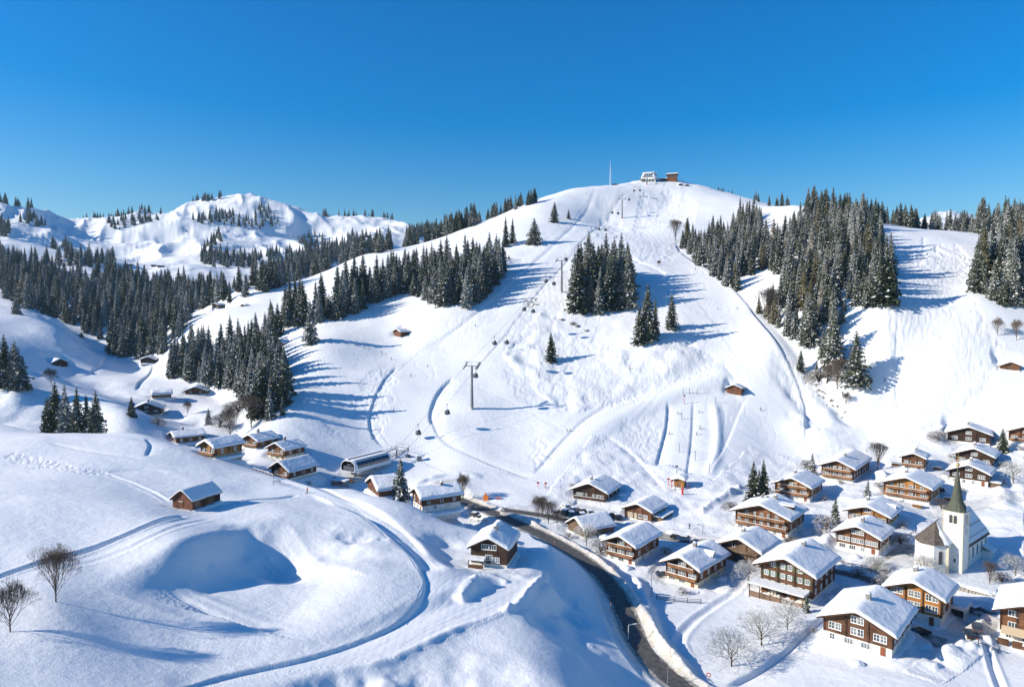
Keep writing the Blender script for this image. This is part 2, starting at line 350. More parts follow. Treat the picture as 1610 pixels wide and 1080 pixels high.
# knoll on the ski hill
m = inpoly(PXG, PYG, [(790, 560), (850, 490), (900, 480), (1000, 500), (1060, 540), (1150, 560), (1050, 600), (900, 650), (850, 620)]) & (GY > 250) & (GY < 480)
GZ += m*(vnoise(GX, GY, 8, 11)*1.0+vnoise(GX, GY, 4, 12)*.35)*sstep(.0, .6, .5+.5*vnoise(GX, GY, 40, 13))
m = inpoly(PXG, PYG, [(930, 690), (1120, 760), (1180, 700), (1250, 720), (1380, 690), (1460, 670), (1610, 700), (1610, 1000), (1480, 1080), (1420, 1060), (1500, 1020), (1300, 930), (1130, 930), (1010, 880), (880, 830), (860, 780)]) & (GY < 330) & (GY > 100)
GZ += m*(vnoise(GX, GY, 5.5, 14)*.38+vnoise(GX, GY, 2.4, 15)*.16)
A_rough = np.maximum(A_rough, m*.35)
# left-hand lane and broad path over the foreground knoll
lane = smooth_z(wline([(437, 752), (500, 774), (560, 797), (618, 828), (663, 866), (690, 900)]), 10)
flatten(lane, 1.1, 2.5, -.1)
path = smooth_z(wline([(846, 908), (800, 933), (745, 955), (690, 975), (630, 1000), (560, 1025), (500, 1040), (400, 1064), (290, 1092)]), 20)
flatten(path, 3.4, 4.5, -.05)
link_path = smooth_z(wline([(688, 890), (700, 925), (690, 950), (660, 978)]), 10)
inner = wline([(556, 802), (600, 830), (640, 864), (664, 896), (671, 925), (655, 955), (620, 984), (560, 1009), (480, 1034), (400, 1051), (320, 1069), (255, 1088)])
bank(inner, .65, 5, side=1, sharp=.35)
bank(wline([(440, 748), (520, 773), (600, 808), (650, 846), (680, 880)]), .5, 4, side=-1, sharp=.3)
edge = wline([(862, 898), (836, 928), (812, 953), (770, 970), (722, 986), (688, 1001), (650, 1021), (600, 1041), (540, 1053), (470, 1062)])
bank(edge, .35, 10, side=1, sharp=1.5)
berm(wline([(858, 900), (836, 928), (814, 953), (790, 965)]), 1.2, .7, 1.0, 3); berm(edge, 1.0, .3, 1.2, 4)
berm(wline([(722, 948), (738, 925), (752, 908)]), 1.5, .95, 1.1, 5); berm(wline([(758, 897), (780, 906), (800, 918)]), 1.1, .6, 1.0, 6)
trench(wline([(-20, 912), (60, 886), (150, 862), (230, 830), (290, 811)]), .75, .85, .25)
trench(wline([(60, 905), (150, 880), (240, 848), (330, 815)]), .7, .12, .1)
trench(wline([(165, 744), (230, 768), (268, 790)]), .6, .2, .15)
trench(wline([(350, 795), (400, 785), (470, 778)]), .8, .6, .1)
trench(wline([(75, 695), (150, 712), (230, 722)]), .8, .25); trench(wline([(170, 742), (220, 738), (265, 742)]), .8, .3)
pad_l = smooth_z(wline([(812, 838), (832, 850), (852, 862)]), 3); flatten(pad_l, 2.6, 2.0)
# roads, laid on graded beds
def road_line(spec, n=3):
    return smooth_z(chaikin([world_pt(*q) if len(q) == 3 else hit(*q) for q in spec], n), 30)
ROADS = []
def make_road(name, spec, hw, blend, label, matk, berm_h=0.0, dirt=0.0, dz=-.15):
    ln = road_line(spec); flatten(ln, hw+.6, blend, dz); ROADS.append((name, ln, hw, dz, label, matk))
    if berm_h > 0:
        for sd, k in ((1, 1), (-1, .6)):
            o = offset(ln, sd*(hw+1.7)); berm(o, 1.15, berm_h*k, .5, 20)
    if dirt > 0:
        idx, d, sg, zz, t = dist_field(ln, hw+7)
        A_dirt[idx] = np.maximum(A_dirt[idx], dirt*np.exp(-np.maximum(d-hw-.8, 0)/1.5))
        A_rough[idx] = np.maximum(A_rough[idx], .5*sstep(hw+5, hw+2, d))
make_road('main_road', [(700, 775, 250), (735, 791, 237), (775, 804, 226), (820, 825, 214), (870, 850, 201), (910, 873, 188), (945, 900, 174), (968, 930, 162.5), (985, 965, 150), (997, 995, 141), (1018, 1030, 132), (1047, 1060, 125), (1095, 1095, 117), (1180, 1150, 106)],
          2.35, 3.5, 'cleared asphalt road curving through the snow below the knoll', 'asphalt', .95, 1.0)
make_road('side_road', [(788, 800), (830, 806), (872, 813), (905, 821), (935, 829)], 1.9, 2, 'narrow side road branching off towards the parking place', 'asphalt', .5, .5)
make_road('church_lane', [(1372, 902), (1392, 888), (1412, 873), (1436, 856)], 2.2, 2, 'grey lane between the brown chalet and the church', 'gravel', .5, .4)
make_road('village_street', [(1306, 896), (1340, 903), (1372, 912), (1396, 926)], 1.8, 1.5, 'dark street strip beside the low wooden fence', 'asphalt', .3, .3)
make_road('lower_street', [(1490, 944), (1525, 955), (1562, 967), (1612, 986)], 2.0, 1.5, 'dark street below the churchyard wall', 'asphalt', .4, .3)
make_road('car_lot', [(1440, 1004), (1480, 1010), (1515, 1004), (1548, 990)], 3.4, 1.5, 'scraped gravel and snow car lot beside the garage', 'gravel', .7, .6)
make_road('parking_place', [(895, 797), (930, 803), (965, 812)], 5.0, 3, 'packed snow parking place with a row of cars', 'packed', .4, .25)
make_road('village_lane', [(1035, 842), (1075, 848), (1110, 852), (1150, 856)], 2.2, 2, 'sandy strip of lane behind the first chalets', 'gravel', .4, .5)
make_road('hotel_lane', [(1236, 866), (1266, 868), (1292, 876), (1306, 893)], 1.9, 2, 'packed snow lane curving round the largest hotel', 'packed', .45, .5)
make_road('upper_lane', [(1478, 812), (1522, 797), (1566, 788), (1614, 780)], 1.8, 2, 'packed snow lane between church and upper chalets', 'packed', .4, .45)
make_road('garden_lane', [(1036, 905), (1046, 890), (1062, 876), (1072, 860)], 1.5, 1.5, 'packed snow lane between road chalet and dormer chalet', 'packed', .35, .4)
# pistes and banks on the ski hill
def catwalk(spec, hw, blend):
    ln = smooth_z(wline(spec), 4); idx, d, sg, zz, t = dist_field(ln, hw+blend); k = sstep(hw+blend, hw*.5, d)*ends(t, .15)*.6; GZ[idx] = GZ[idx]*(1-k)+zz*k
    return ln
catwalk([(848, 745), (888, 698), (932, 664), (992, 632), (1052, 609), (1112, 590), (1150, 566)], 4, 9)
bank(wline([(623, 576), (602, 598), (586, 632), (578, 660), (585, 686), (603, 704)]), .95, 5, 1, .5)
bank(wline([(712, 594), (698, 604), (684, 624), (675, 650), (678, 668)]), 1.5, 7, 1, 1.2)
bank(wline([(676, 660), (690, 690), (725, 710), (780, 734), (835, 752)]), .7, 6, 1, .6)
bank(wline([(652, 560), (700, 530), (736, 500), (782, 468), (832, 420), (872, 384), (906, 348), (928, 316), (934, 301)]), .8, 5, -1, .5)
bank(wline([(748, 582), (790, 530), (832, 478), (862, 440), (902, 398), (945, 350), (984, 303)]), .7, 4, -1, .5)
bank(wline([(1062, 378), (1066, 394), (1098, 414), (1140, 440), (1180, 482), (1215, 530), (1240, 570), (1258, 610), (1268, 650), (1264, 700)]), 1.5, 9, 1, .6)
bank(wline([(836, 744), (876, 700), (912, 662), (960, 632)]), .7, 4, -1, .4)
bank(wline([(950, 682), (985, 702), (1020, 736), (1045, 766)]), .9, 5, -1, .5)
bank(wline([(1049, 630), (1048, 665), (1038, 705), (1030, 732)]), 1.15, 5, 1, .5)
bank(wline([(1089, 628), (1087, 680), (1083, 715), (1078, 748)]), .7, 4, 1, .5)
berm(wline([(1124, 632), (1130, 680), (1126, 722), (1112, 748)]), 2.5, 1.1)
bank(wline([(1174, 624), (1160, 652), (1141, 700), (1114, 748)]), .5, 4, -1, .4)
bank(wline([(1452-42, 500), (1406, 560), (1411, 645)]), .9, 4, 1, .5); bank(wline([(1450, 372), (1450, 400), (1444, 415)]), .6, 4, 1, .5)
bank(wline([(1562, 588), (1512, 640), (1470, 664), (1420, 684), (1350, 704)]), .6, 5, 1, .5)
bank(wline([(984, 384), (988, 398), (1004, 412), (1030, 420), (1060, 440)]), 1.0, 6, -1, .5)
bank(wline([(1140, 570), (1152, 585), (1164, 602)]), 1.3, 5, -1, .5)
bank(wline([(1262, 702), (1300, 692), (1340, 680)]), .6, 4, 1, .4)
bank(wline([(500, 655), (515, 672), (540, 685)]), .3, 3, 1, .3)
bank(wline([(240, 572), (236, 585), (218, 602), (212, 615)]), 1.4, 5, 1, .4); bank(wline([(170, 552), (168, 562), (148, 584), (125, 592)]), 1.0, 4, 1, .4)
bank(wline([(228, 690), (236, 700), (228, 716)]), .8, 4, 1, .4)
trench(wline([(715, 595), (760, 612), (830, 645), (905, 684)]), .5, .22)
trench(wline([(1090, 1045), (1069, 1022), (1066, 1001), (1092, 972), (1130, 946), (1152, 934), (1178, 908)]), .9, .45, .15)
bank(wline([(1140, 1078), (1200, 1048), (1240, 1018), (1300, 962)]), 1.3, 4, -1, .4)
trench(wline([(1545, 1015), (1560, 1045), (1575, 1085)]), .6, .5, .2)
berm(wline([(1470, 1040), (1500, 1035), (1530, 1030), (1552, 1000), (1562, 975)]), 3.4, 2.6, .8, 31); berm(wline([(1400, 1046), (1440, 1040), (1480, 1050)]), 2.0, 1.0, .7, 32)
berm(wline([(1000, 905), (1010, 935), (1020, 960), (1040, 1010), (1070, 1040), (1085, 1060)]), 1.8, 1.5, .7, 33)
berm(wline([(1020, 870), (1080, 868), (1120, 860)]), 2, 1.0, .9, 34); berm(wline([(1290, 870), (1310, 850), (1300, 835)]), 3, 2.0, .5, 35)
berm(wline([(1390, 780), (1400, 760), (1380, 745)]), 3, 2.0, .6, 36); berm(wline([(1540, 880), (1560, 890), (1575, 880)]), 2, 1.2, .6, 37); berm(wline([(1100, 810), (1120, 790), (1150, 775), (1170, 765)]), 1.8, 1.6, .9, 38)
berm(wline([(1560, 760), (1580, 780), (1575, 800)]), 3, 1.6, .6, 39); berm(wline([(640, 770), (700, 745), (760, 750)]), 2, .9, .7, 40)
# the churchyard is held up by a wall
CHURCH_SPEC = (1512.5, 902)
# ski tracks: grooves stamped along swinging descents
D = np.zeros_like(GZ)
def stamp(xs, ys, wgt=1.0):
    a = xs/ys; l = np.log(ys); c = np.searchsorted(AC, a)-1; r = np.searchsorted(LY, l)-1
    ok = (c > 0) & (c < NC-2) & (r > 0) & (r < NR-2); c = c[ok]; r = r[ok]; a = a[ok]; l = l[ok]
    t = (a-AC[c])/(AC[c+1]-AC[c]); q = (l-LY[r])/(LY[r+1]-LY[r])
    for dr, dc, w_ in ((0, 0, (1-t)*(1-q)), (0, 1, t*(1-q)), (1, 0, (1-t)*q), (1, 1, t*q)): np.maximum.at(D, (r+dr, c+dc), w_*wgt)
rs = random.Random(5)
def tracks(s0, s1, e0, e1, n, amp=(1.5, 4), wl=(9, 22), wgt=1.0):
    for _ in range(n):
        k = rs.random(); k2 = min(1, max(0, k+rs.uniform(-.25, .25)))
        a = hit(s0[0]+(s1[0]-s0[0])*k, s0[1]+(s1[1]-s0[1])*k); b = hit(e0[0]+(e1[0]-e0[0])*k2, e0[1]+(e1[1]-e0[1])*k2)
        d = Vector((b.x-a.x, b.y-a.y)); Ln = d.length
        if Ln < 3: continue
        d.normalize(); m0 = rs.uniform(0, .25); m1 = rs.uniform(.75, 1.0); u = np.arange(m0*Ln, m1*Ln, .25); A = rs.uniform(*amp); W = rs.uniform(*wl); ph = rs.uniform(0, 6.28)
        off = A*np.sin(2*math.pi*u/W+ph+.8*np.sin(u/W*1.3+ph))+rs.uniform(-3, 3)*np.sin(math.pi*u/Ln)
        for o in (-.0,):
            stamp(a.x+d.x*u-d.y*(off+o), a.y+d.y*u+d.x*(off+o), wgt*rs.uniform(.5, 1))
tracks((860, 512), (1050, 575), (850, 645), (990, 632), 130, wgt=1.2)
tracks((790, 570), (850, 600), (840, 640), (900, 655), 22)
tracks((1040, 545), (1130, 548), (1000, 602), (1110, 596), 30)
tracks((975, 665), (1042, 636), (1005, 728), (1030, 745), 13, (1.0, 3), (10, 16))
tracks((590, 572), (618, 582), (535, 650), (592, 694), 15, (1.5, 3.5), (12, 20))
tracks((1390, 400), (1520, 380), (1420, 660), (1530, 640), 90, (1.5, 5), (12, 30), 1.8)
tracks((1500, 480), (1560, 520), (1440, 670), (1560, 600), 55, (1.5, 5), (12, 30), 1.9)
tracks((1010, 305), (1090, 300), (985, 420), (1062, 405), 70, (2, 6), (14, 34), 1.3)
tracks((930, 360), (960, 330), (985, 400), (1010, 380), 20, (2, 6), (14, 34), 1.3)
tracks((880, 425), (905, 430), (780, 560), (840, 560), 45, (1.2, 3.5), (9, 18), 1.1)
tracks((835, 690), (860, 680), (838, 745), (870, 720), 7, (1, 2), (8, 14))
tracks((1200, 545), (1235, 560), (1262, 650), (1280, 640), 14, (1, 3), (8, 16)); tracks((1268, 655), (1300, 665), (1262, 698), (1290, 692), 9, (1, 3), (8, 16))
tracks((940, 310), (985, 300), (640, 600), (740, 560), 26, (3, 9), (30, 60), .35); tracks((1000, 420), (1060, 400), (1130, 740), (1250, 700), 26, (3, 9), (30, 60), .35)
tracks((1060, 600), (1150, 566), (850, 745), (900, 745), 10, (.5, 1.5), (30, 60), .4); tracks((900, 690), (960, 680), (1010, 790), (1060, 770), 10, (.5, 2), (30, 60), .35)
tracks((1430, 680), (1560, 640), (1290, 700), (1340, 700), 8, (.5, 1.5), (30, 60), .5)
tracks((700, 900), (770, 890), (430, 1060), (560, 1040), 9, (.3, .8), (30, 60), .35); tracks((840, 905), (850, 915), (600, 1010), (640, 1030), 7, (.2, .6), (30, 60), .35)
for _ in range(150):                                                  # footprints on the knoll
    k = rs.random(); px = 5+160*k+rs.gauss(0, 3); py = 716+28*k**.8+rs.gauss(0, 4)*(1.3-k); p = hit(px, py); stamp(np.array([p.x, p.x+.3]), np.array([p.y, p.y+.3]), 1.3)
GZ -= .42*D*np.clip(GY/300, .6, 2.2)
del D
# surface character
def paint(arr, poly, val, y0=60, y1=2000): arr[:] = np.maximum(arr, soft(poly, y0, y1)*val)
paint(A_groom, [(935, 300), (985, 302), (945, 360), (880, 420), (830, 480), (780, 540), (740, 590), (700, 600), (680, 640), (690, 690), (760, 735), (840, 760), (900, 790), (1000, 790), (1200, 770), (1262, 700), (1262, 650), (1240, 580), (1180, 490), (1110, 430), (1062, 400), (990, 400), (1000, 422), (1090, 470), (1130, 520), (1160, 560), (1050, 606), (930, 660), (840, 748), (700, 745), (610, 702), (580, 660), (605, 600), (650, 560), (740, 500), (830, 420), (900, 350)], 1, 220, 900)
paint(A_groom, [(437, 750), (560, 792), (650, 845), (690, 890), (760, 900), (850, 905), (800, 955), (640, 1030), (300, 1080), (480, 1036), (640, 970), (668, 910), (640, 866), (560, 805)], .8, 70, 260)
paint(A_rough, [(790, 560), (850, 490), (900, 480), (1000, 500), (1060, 540), (1150, 560), (1050, 600), (900, 650), (850, 620)], .35, 250, 480)
paint(A_scrub, [(880, 500), (905, 508), (928, 520), (925, 528), (890, 518)], .5, 250, 480); paint(A_scrub, [(958, 535), (985, 530), (980, 545), (962, 545)], .5, 250, 480)
paint(A_scrub, [(1262, 560), (1300, 590), (1345, 640), (1330, 640), (1290, 610), (1258, 580)], .75, 250, 420); paint(A_scrub, [(1290, 540), (1345, 600), (1330, 620), (1290, 590)], .72, 250, 420)
paint(A_scrub, [(320, 620), (400, 610), (420, 680), (390, 690), (340, 690)], .66, 250, 400); paint(A_scrub, [(520, 495), (620, 470), (600, 480), (530, 505)], .7, 300, 600)
paint(A_scrub, [(820, 470), (845, 465), (852, 480), (830, 485)], .8, 300, 600)
# ------------------------------------------------------------------ building sites (solved before the ground mesh is made, so pads can be levelled)
# key: near wall corner px, xA = far left end of the gable wall, xC = far right end of the side wall, yB base, yE eave at the near corner, phi = turn of the gable to the left
SITES = {}
def site(key, xA, xB, xC, yB, yE, phi, Y=None, pad=True, wl=None):
    p = hit(xB, yB) if Y is None else world_pt(xB, yB, Y)
    ph = math.radians(phi); g = (-math.cos(ph), math.sin(ph)); h = (math.sin(ph), math.cos(ph))
    aA = ray(xA, yB)[0]; aC = ray(xC, yB)[0]
    wd = (aA*p.y-p.x)/(g[0]-aA*g[1]); ln = (aC*p.y-p.x)/(h[0]-aC*h[1])
    if wl: wd, ln = (wl[0] or wd), (wl[1] or ln)
    he = (ray(xB, yE)[1]-ray(xB, yB)[1])*p.y
    cx = p.x+g[0]*wd/2+h[0]*ln/2; cy = p.y+g[1]*wd/2+h[1]*ln/2
    SITES[key] = dict(B=p.copy(), w=wd, l=ln, h=he, c=(cx, cy), phi=ph, z=p.z)
    if pad: PADS.append((cx, cy, wd, ln, ph, p.z))
    if __import__('sys').argv[0].endswith('sites.py'): print('SITE', key, 'Y%.0f w%.1f l%.1f h%.1f' % (p.y, wd, ln, he))
PADS = []
site('ridge_farm', 741, 797, 804, 893.6, 868.5, 14, wl=(None, 9.5))
site('tower_hotel', 1157, 1239, 1262, 847.5, 822, 40)
site('green_shutter', 1197, 1277, 1310, 948, 914, 42)
site('orange_front', 1396, 1478.5, 1495, 988, 951, 44)
site('low_brown', 1295, 1402, 1412, 1036, 1008, 42, wl=(None, 15))
site('road_chalet', 955, 998, 1034, 890, 866, 38)
site('dormer_chalet', 1048, 1097, 1139, 926, 903, 42)
site('barn_chalet', 1134, 1194, 1219, 893, 876.5, 42)
site('brown_windows', 1316, 1381, 1398, 875, 853, 42)
site('yellow_strip', 1334, 1394, 1411, 833, 817, 42)
site('yellow_front', 1390, 1461, 1470, 795, 773, 44, wl=(None, 14))
site('pointed_small', 1418, 1453, 1458, 742, 724, 38, wl=(None, 9))
site('wide_brown', 1292, 1341, 1365, 759, 741, 40)
site('golden_chalet', 1219, 1273, 1291, 790, 771, 40)
site('top_dark', 1490, 1556, 1562, 702, 687, 34, wl=(None, 14))
site('middle_dark', 1503, 1560, 1568, 739, 722, 42, wl=(None, 13))
site('front_dark', 1493, 1553, 1560, 767, 750, 42, wl=(None, 12))
site('corner_chalet', 1586, 1640, 1650, 700, 684, 36, wl=(None, 12))
site('edge_chalet', 1572, 1652, 1670, 1022, 985, 40, wl=(None, 13))
site('dark_inn', 902, 953, 957, 788.5, 781, 28, wl=(None, 13))
site('shed_house', 983, 1024, 1041, 821, 810, 36, wl=(None, 11))
site('white_base', 650, 664, 724, 808, 789, 62, Y=206)
site('blue_roof', 428, 456, 497, 757, 746, 30, Y=242)
site('balcony_chalet', 423, 449, 478, 726, 711, 28)
site('hill_chalet', 383, 406, 436, 706, 697, 28)
site('small_golden', 317, 339, 380, 721, 708, 30)
site('long_low', 268, 278, 317, 698, 690, 49, wl=(9, 11))
site('shaded_chalet', 209, 253, 258, 655, 644, -20, wl=(13, 10))
site('snow_block', 236, 240, 270, 628, 622, 60, wl=(8, 9))
site('slope_cabin', 292, 323, 330, 620, 616, -15, wl=(10.5, 9))
site('ridge_hut', 223, 243, 246, 571, 566, -12, wl=(8.8, 8))
site('valley_hut', 87, 106, 108, 577, 571, -55, wl=(8.5, 9))
site('knoll_barn', 272.6, 302.6, 346, 803, 792, 20)
site('piste_hut', 619, 630, 643, 530.5, 523, 44)
site('forest_hut', 434, 438, 455, 546, 541, 60)
site('upper_hut', 338, 343, 355, 485, 480, 20, wl=(5.5, 7), Y=500); site('upper_hut2', 383, 386, 392, 484, 481, 20, wl=(4, 4), Y=498)
site('far_hut', 236, 238, 244, 420, 417, 60, wl=(6, 8), pad=False); site('far_hut2', 246, 248, 253, 421, 418, 60, wl=(6, 8), pad=False); site('far_hut3', 197, 199, 205, 418, 416, 60, wl=(6, 8), pad=False)
site('lift_cabin', 1143, 1165, 1170, 622.5, 612, 30, wl=(None, 6))
site('right_hut', 1573, 1603, 1609, 583, 577, 24, wl=(None, 7))
site('lift_shed', 1067, 1074.5, 1078, 768, 757, 30, wl=(3.5, 3.5))
site('stone_barn', 905, 920, 934, 846, 838, 60, wl=(9, 11))
site('stable', 582, 596, 616, 782, 775, 62, Y=222, wl=(13, 9))
site('garage', 1494, 1517, 1528, 977, 967, 44, wl=(5.5, 6))
CH = hit(1512.5, 902); CHPHI = math.radians(50)
for (cx, cy, wd, ln, ph, z) in PADS:
    m = (abs(GX-cx) < 22) & (abs(GY-cy) < 22); x = GX[m]-cx; y = GY[m]-cy
    u = abs(x*math.cos(ph)-y*math.sin(ph))-wd/2-.3; v = abs(x*math.sin(ph)+y*math.cos(ph))-ln/2-.3
    d = np.sqrt(np.maximum(u, 0)**2+np.maximum(v, 0)**2)
    steep = cy > 255 or wd < 8; bl = 3.0 if steep else 11.0 if cy < 160 and cx < 10 else 4.0; k = 1-np.clip(d/bl, 0, 1); k = k*k*(3-2*k)*(.45 if steep else 1); n_ = vnoise(GX[m], GY[m], 2.2, 77)*.25*sstep(.3, 1.5, d)
    GZ[m] = GZ[m]*(1-k)+(z+n_)*k
# churchyard terrace
m = (abs(GX-CH.x-4) < 30) & (abs(GY-CH.y-6) < 30)
x = GX[m]-CH.x; y = GY[m]-CH.y; ph = CHPHI
u = x*math.cos(ph)-y*math.sin(ph); v = x*math.sin(ph)+y*math.cos(ph)   # u along the choir-side wall, v along the nave
k = sstep(-17, -15, u)*sstep(9.7, 9.3, u)*sstep(-8.3, -7.9, v)*sstep(27, 24, v)
GZ[m] = GZ[m]*(1-k)+(CH.z+.05)*k
# ------------------------------------------------------------------ terrain mesh
def grid_mesh(name, mats, attrs):
    me = bpy.data.meshes.new(name); nv = NR*NC
    co = np.stack([GX, GY, GZ], -1).reshape(-1, 3).astype(np.float32)
    r, c = np.meshgrid(np.arange(NR-1), np.arange(NC-1), indexing='ij'); b = (r*NC+c).ravel()
    q = np.stack([b, b+1, b+NC+1, b+NC], -1).astype(np.int32); nf = len(q)
    me.vertices.add(nv); me.vertices.foreach_set('co', co.ravel())
    me.loops.add(nf*4); me.loops.foreach_set('vertex_index', q.ravel())
    me.polygons.add(nf); me.polygons.foreach_set('loop_start', np.arange(0, nf*4, 4, dtype=np.int32)); me.polygons.foreach_set('loop_total', np.full(nf, 4, np.int32))
    me.polygons.foreach_set('use_smooth', np.ones(nf, bool))
    for k, v in attrs.items():
        at = me.attributes.new(k, 'FLOAT', 'POINT'); at.data.foreach_set('value', v.astype(np.float32).ravel())
    for m in mats: me.materials.append(m)
    me.update(calc_edges=True); me.validate(); return me
def snow_mat():
    m = bpy.data.materials.new('snow'); m.use_nodes = True; t = m.node_tree; n = t.nodes; L = t.links; b = n['Principled BSDF']
    b.inputs['Roughness'].default_value = .65; b.inputs['Specular IOR Level'].default_value = .25
    geo = n.new('ShaderNodeNewGeometry')
    def attr(k):
        a = n.new('ShaderNodeAttribute'); a.attribute_name = k; return a.outputs['Fac']
    def nz(sc, det=4, vec=None, rough=.55):
        q = n.new('ShaderNodeTexNoise'); q.inputs['Scale'].default_value = sc; q.inputs['Detail'].default_value = det; q.inputs['Roughness'].default_value = rough
        L.new(vec or geo.outputs['Position'], q.inputs['Vector']); return q.outputs[0]
    def ma(op, a, b_=None, c=None):
        q = n.new('ShaderNodeMath'); q.operation = op
        for i, v in enumerate((a, b_, c)):
            if v is None: continue
            if isinstance(v, (int, float)): q.inputs[i].default_value = v
            else: L.new(v, q.inputs[i])
        return q.outputs[0]
    def mix(f, a, b_):
        q = n.new('ShaderNodeMix'); q.data_type = 'RGBA'
        if isinstance(f, float): q.inputs[0].default_value = f
        else: L.new(f, q.inputs[0])
        for i, v in ((6, a), (7, b_)):
            if isinstance(v, tuple): q.inputs[i].default_value = (*v, 1)
            else: L.new(v, q.inputs[i])
        return q.outputs[2]
    base = mix(ma('MULTIPLY_ADD', nz(.05, 5), 1.6, -.3), (.77, .77, .77), (.83, .83, .83))
    dirt = mix(nz(.9, 5), (.42, .36, .28), (.70, .66, .58))
    dm = ma('MINIMUM', ma('MULTIPLY', attr('dirt'), ma('MULTIPLY_ADD', nz(.35, 6), 2.2, -.25)), 1.0)
    dn = n.new('ShaderNodeClamp'); L.new(dm, dn.inputs[0])
    col = mix(dn.outputs[0], base, dirt)
    # brush and rock that pokes through the snow
    sc = ma('GREATER_THAN', ma('MULTIPLY', attr('scrub'), nz(.55, 7, rough=.7)), .42)
    col = mix(sc, col, mix(nz(2.0, 3), (.10, .075, .05), (.22, .19, .15)))
    L.new(col, b.inputs['Base Color'])
    mp = n.new('ShaderNodeMapping'); mp.inputs['Scale'].default_value = (.35, 1.3, .6); mp.inputs['Rotation'].default_value = (0, 0, .5); L.new(geo.outputs['Position'], mp.inputs[0]); mapv = mp.outputs[0]
    h = ma('ADD', ma('MULTIPLY', nz(.45, 8, rough=.62), .30), ma('ADD', ma('MULTIPLY', nz(4.0, 5, rough=.65), .08), ma('MULTIPLY', nz(.6, 8, mapv, .6), .12)))
    rough = ma('MULTIPLY', attr('rough'), ma('MULTIPLY', nz(1.1, 6, rough=.65), 1.1))
    # machine combing on the prepared runs, along the run
    wv = n.new('ShaderNodeTexWave'); wv.wave_type = 'BANDS'; wv.bands_direction = 'X'; wv.inputs['Scale'].default_value = .22; wv.inputs['Distortion'].default_value = 5.0; wv.inputs['Detail'].default_value = 4; wv.inputs['Detail Scale'].default_value = .35
    L.new(geo.outputs['Position'], wv.inputs['Vector'])
    comb = ma('MULTIPLY', attr('groom'), ma('MULTIPLY', wv.outputs[1], .018))
    hh = ma('ADD', ma('ADD', ma('MULTIPLY', h, ma('SUBTRACT', 1.0, ma('MULTIPLY', attr('groom'), .65))), rough), comb)
    bp = n.new('ShaderNodeBump'); bp.inputs['Strength'].default_value = .85; bp.inputs['Distance'].default_value = 1.0
    L.new(hh, bp.inputs['Height']); L.new(bp.outputs[0], b.inputs['Normal'])
    return m
M['snow'] = snow_mat()
terrain = link('snow_ground', grid_mesh('snow_ground', [M['snow']], {'groom': A_groom, 'rough': A_rough, 'dirt': A_dirt, 'scrub': A_scrub}))
tag(terrain, 'snow covered alpine terrain of foreground knoll, village floor, ski hill and far mountains', kind='structure')
# ------------------------------------------------------------------ roads: ribbons 6 cm above their graded beds
M['asphalt'] = mat('asphalt', (.115, .108, .10), .8, color2=(.06, .058, .058), vscale=.8, bump=.2, bscale=8)
M['gravel'] = mat('gravelly_snow', (.44, .42, .38), .85, color2=(.22, .20, .17), vscale=.6, bump=.6, bscale=3)
M['packed'] = mat('packed_snow', (.80, .79, .77), .7, color2=(.62, .60, .57), vscale=.35, bump=.4, bscale=3)
M['edge_slush'] = mat('road_slush', (.46, .42, .36), .85, color2=(.2, .18, .15), vscale=1.2, bump=.5, bscale=4)
for name, ln, hw, dz, label, mk in ROADS:
    V = []; Fc = []; mi = []; n = len(ln); offs = [-hw-.35, -hw+.35, -hw*.33, hw*.33, hw-.35, hw+.35]
    ls = [offset(ln, o) for o in offs]; r_ = random.Random(len(name))
    for i in range(n):
        for j, l_ in enumerate(ls):
            jit = r_.uniform(-.28, .28) if j in (1, 4) else 0
            V.append((l_[i].x+jit, l_[i].y, ln[i].z+dz+.07+(.05 if j in (0, 5) else 0)))
    for i in range(n-1):
        for j in range(5): Fc.append((i*6+j, (i+1)*6+j, (i+1)*6+j+1, i*6+j+1)); mi.append(1 if (j in (0, 4) and mk == 'asphalt') else 0)
    me = make_mesh(name, V, [tuple(f) for f in Fc], [M[mk], M['edge_slush']], mi, True)
    tag(link(name, me), label, kind='structure')
# ------------------------------------------------------------------ chalets
M['w_brown'] = wood('brown_timber', (.22, .105, .055), (.095, .046, .026), 4)
M['w_red'] = wood('reddish_timber', (.31, .140, .062), (.145, .062, .030), 4)
M['w_dark'] = wood('dark_timber', (.10, .055, .035), (.045, .026, .018), 4)
M['w_gold'] = wood('honey_timber', (.52, .25, .075), (.30, .13, .04), 4)
M['w_orange'] = wood('orange_timber', (.50, .22, .06), (.33, .135, .035), 4, old=.8)
M['w_grey'] = wood('weathered_board', (.30, .20, .13), (.13, .085, .055), 4, vertical=True)
M['w_vert'] = wood('brown_vertical_board', (.25, .105, .055), (.11, .045, .026), 4, vertical=True)
M['plaster'] = mat('white_plaster', (.68, .64, .56), .85, var=.14, vscale=1.2, bump=.2, bscale=10)
M['plaster_y'] = mat('cream_plaster', (.66, .58, .42), .85, var=.12, vscale=1.0, bump=.2, bscale=10)
M['stone'] = mat('rough_stone', (.40, .37, .32), .9, color2=(.17, .155, .135), vscale=2.2, bump=1.0, bscale=5)
M['roofwood'] = wood('roof_board', (.14, .08, .05), (.06, .035, .025), 3)
M['beam'] = wood('dark_beam', (.13, .065, .035), (.06, .032, .02), 2)
M['rail'] = wood('balcony_board', (.40, .20, .09), (.22, .10, .045), 6, vertical=True)
M['white'] = mat('white_paint', (.78, .78, .76), .5)
M['glass'] = mat('window_glass', (.035, .045, .055), .08, spec=.9)
M['curtain'] = mat('curtained_glass', (.30, .31, .31), .15, spec=.8, color2=(.05, .06, .07), vscale=1.1)
M['green'] = mat('green_shutter', (.10, .15, .09), .6)
M['door'] = mat('brown_door', (.22, .07, .03), .6)
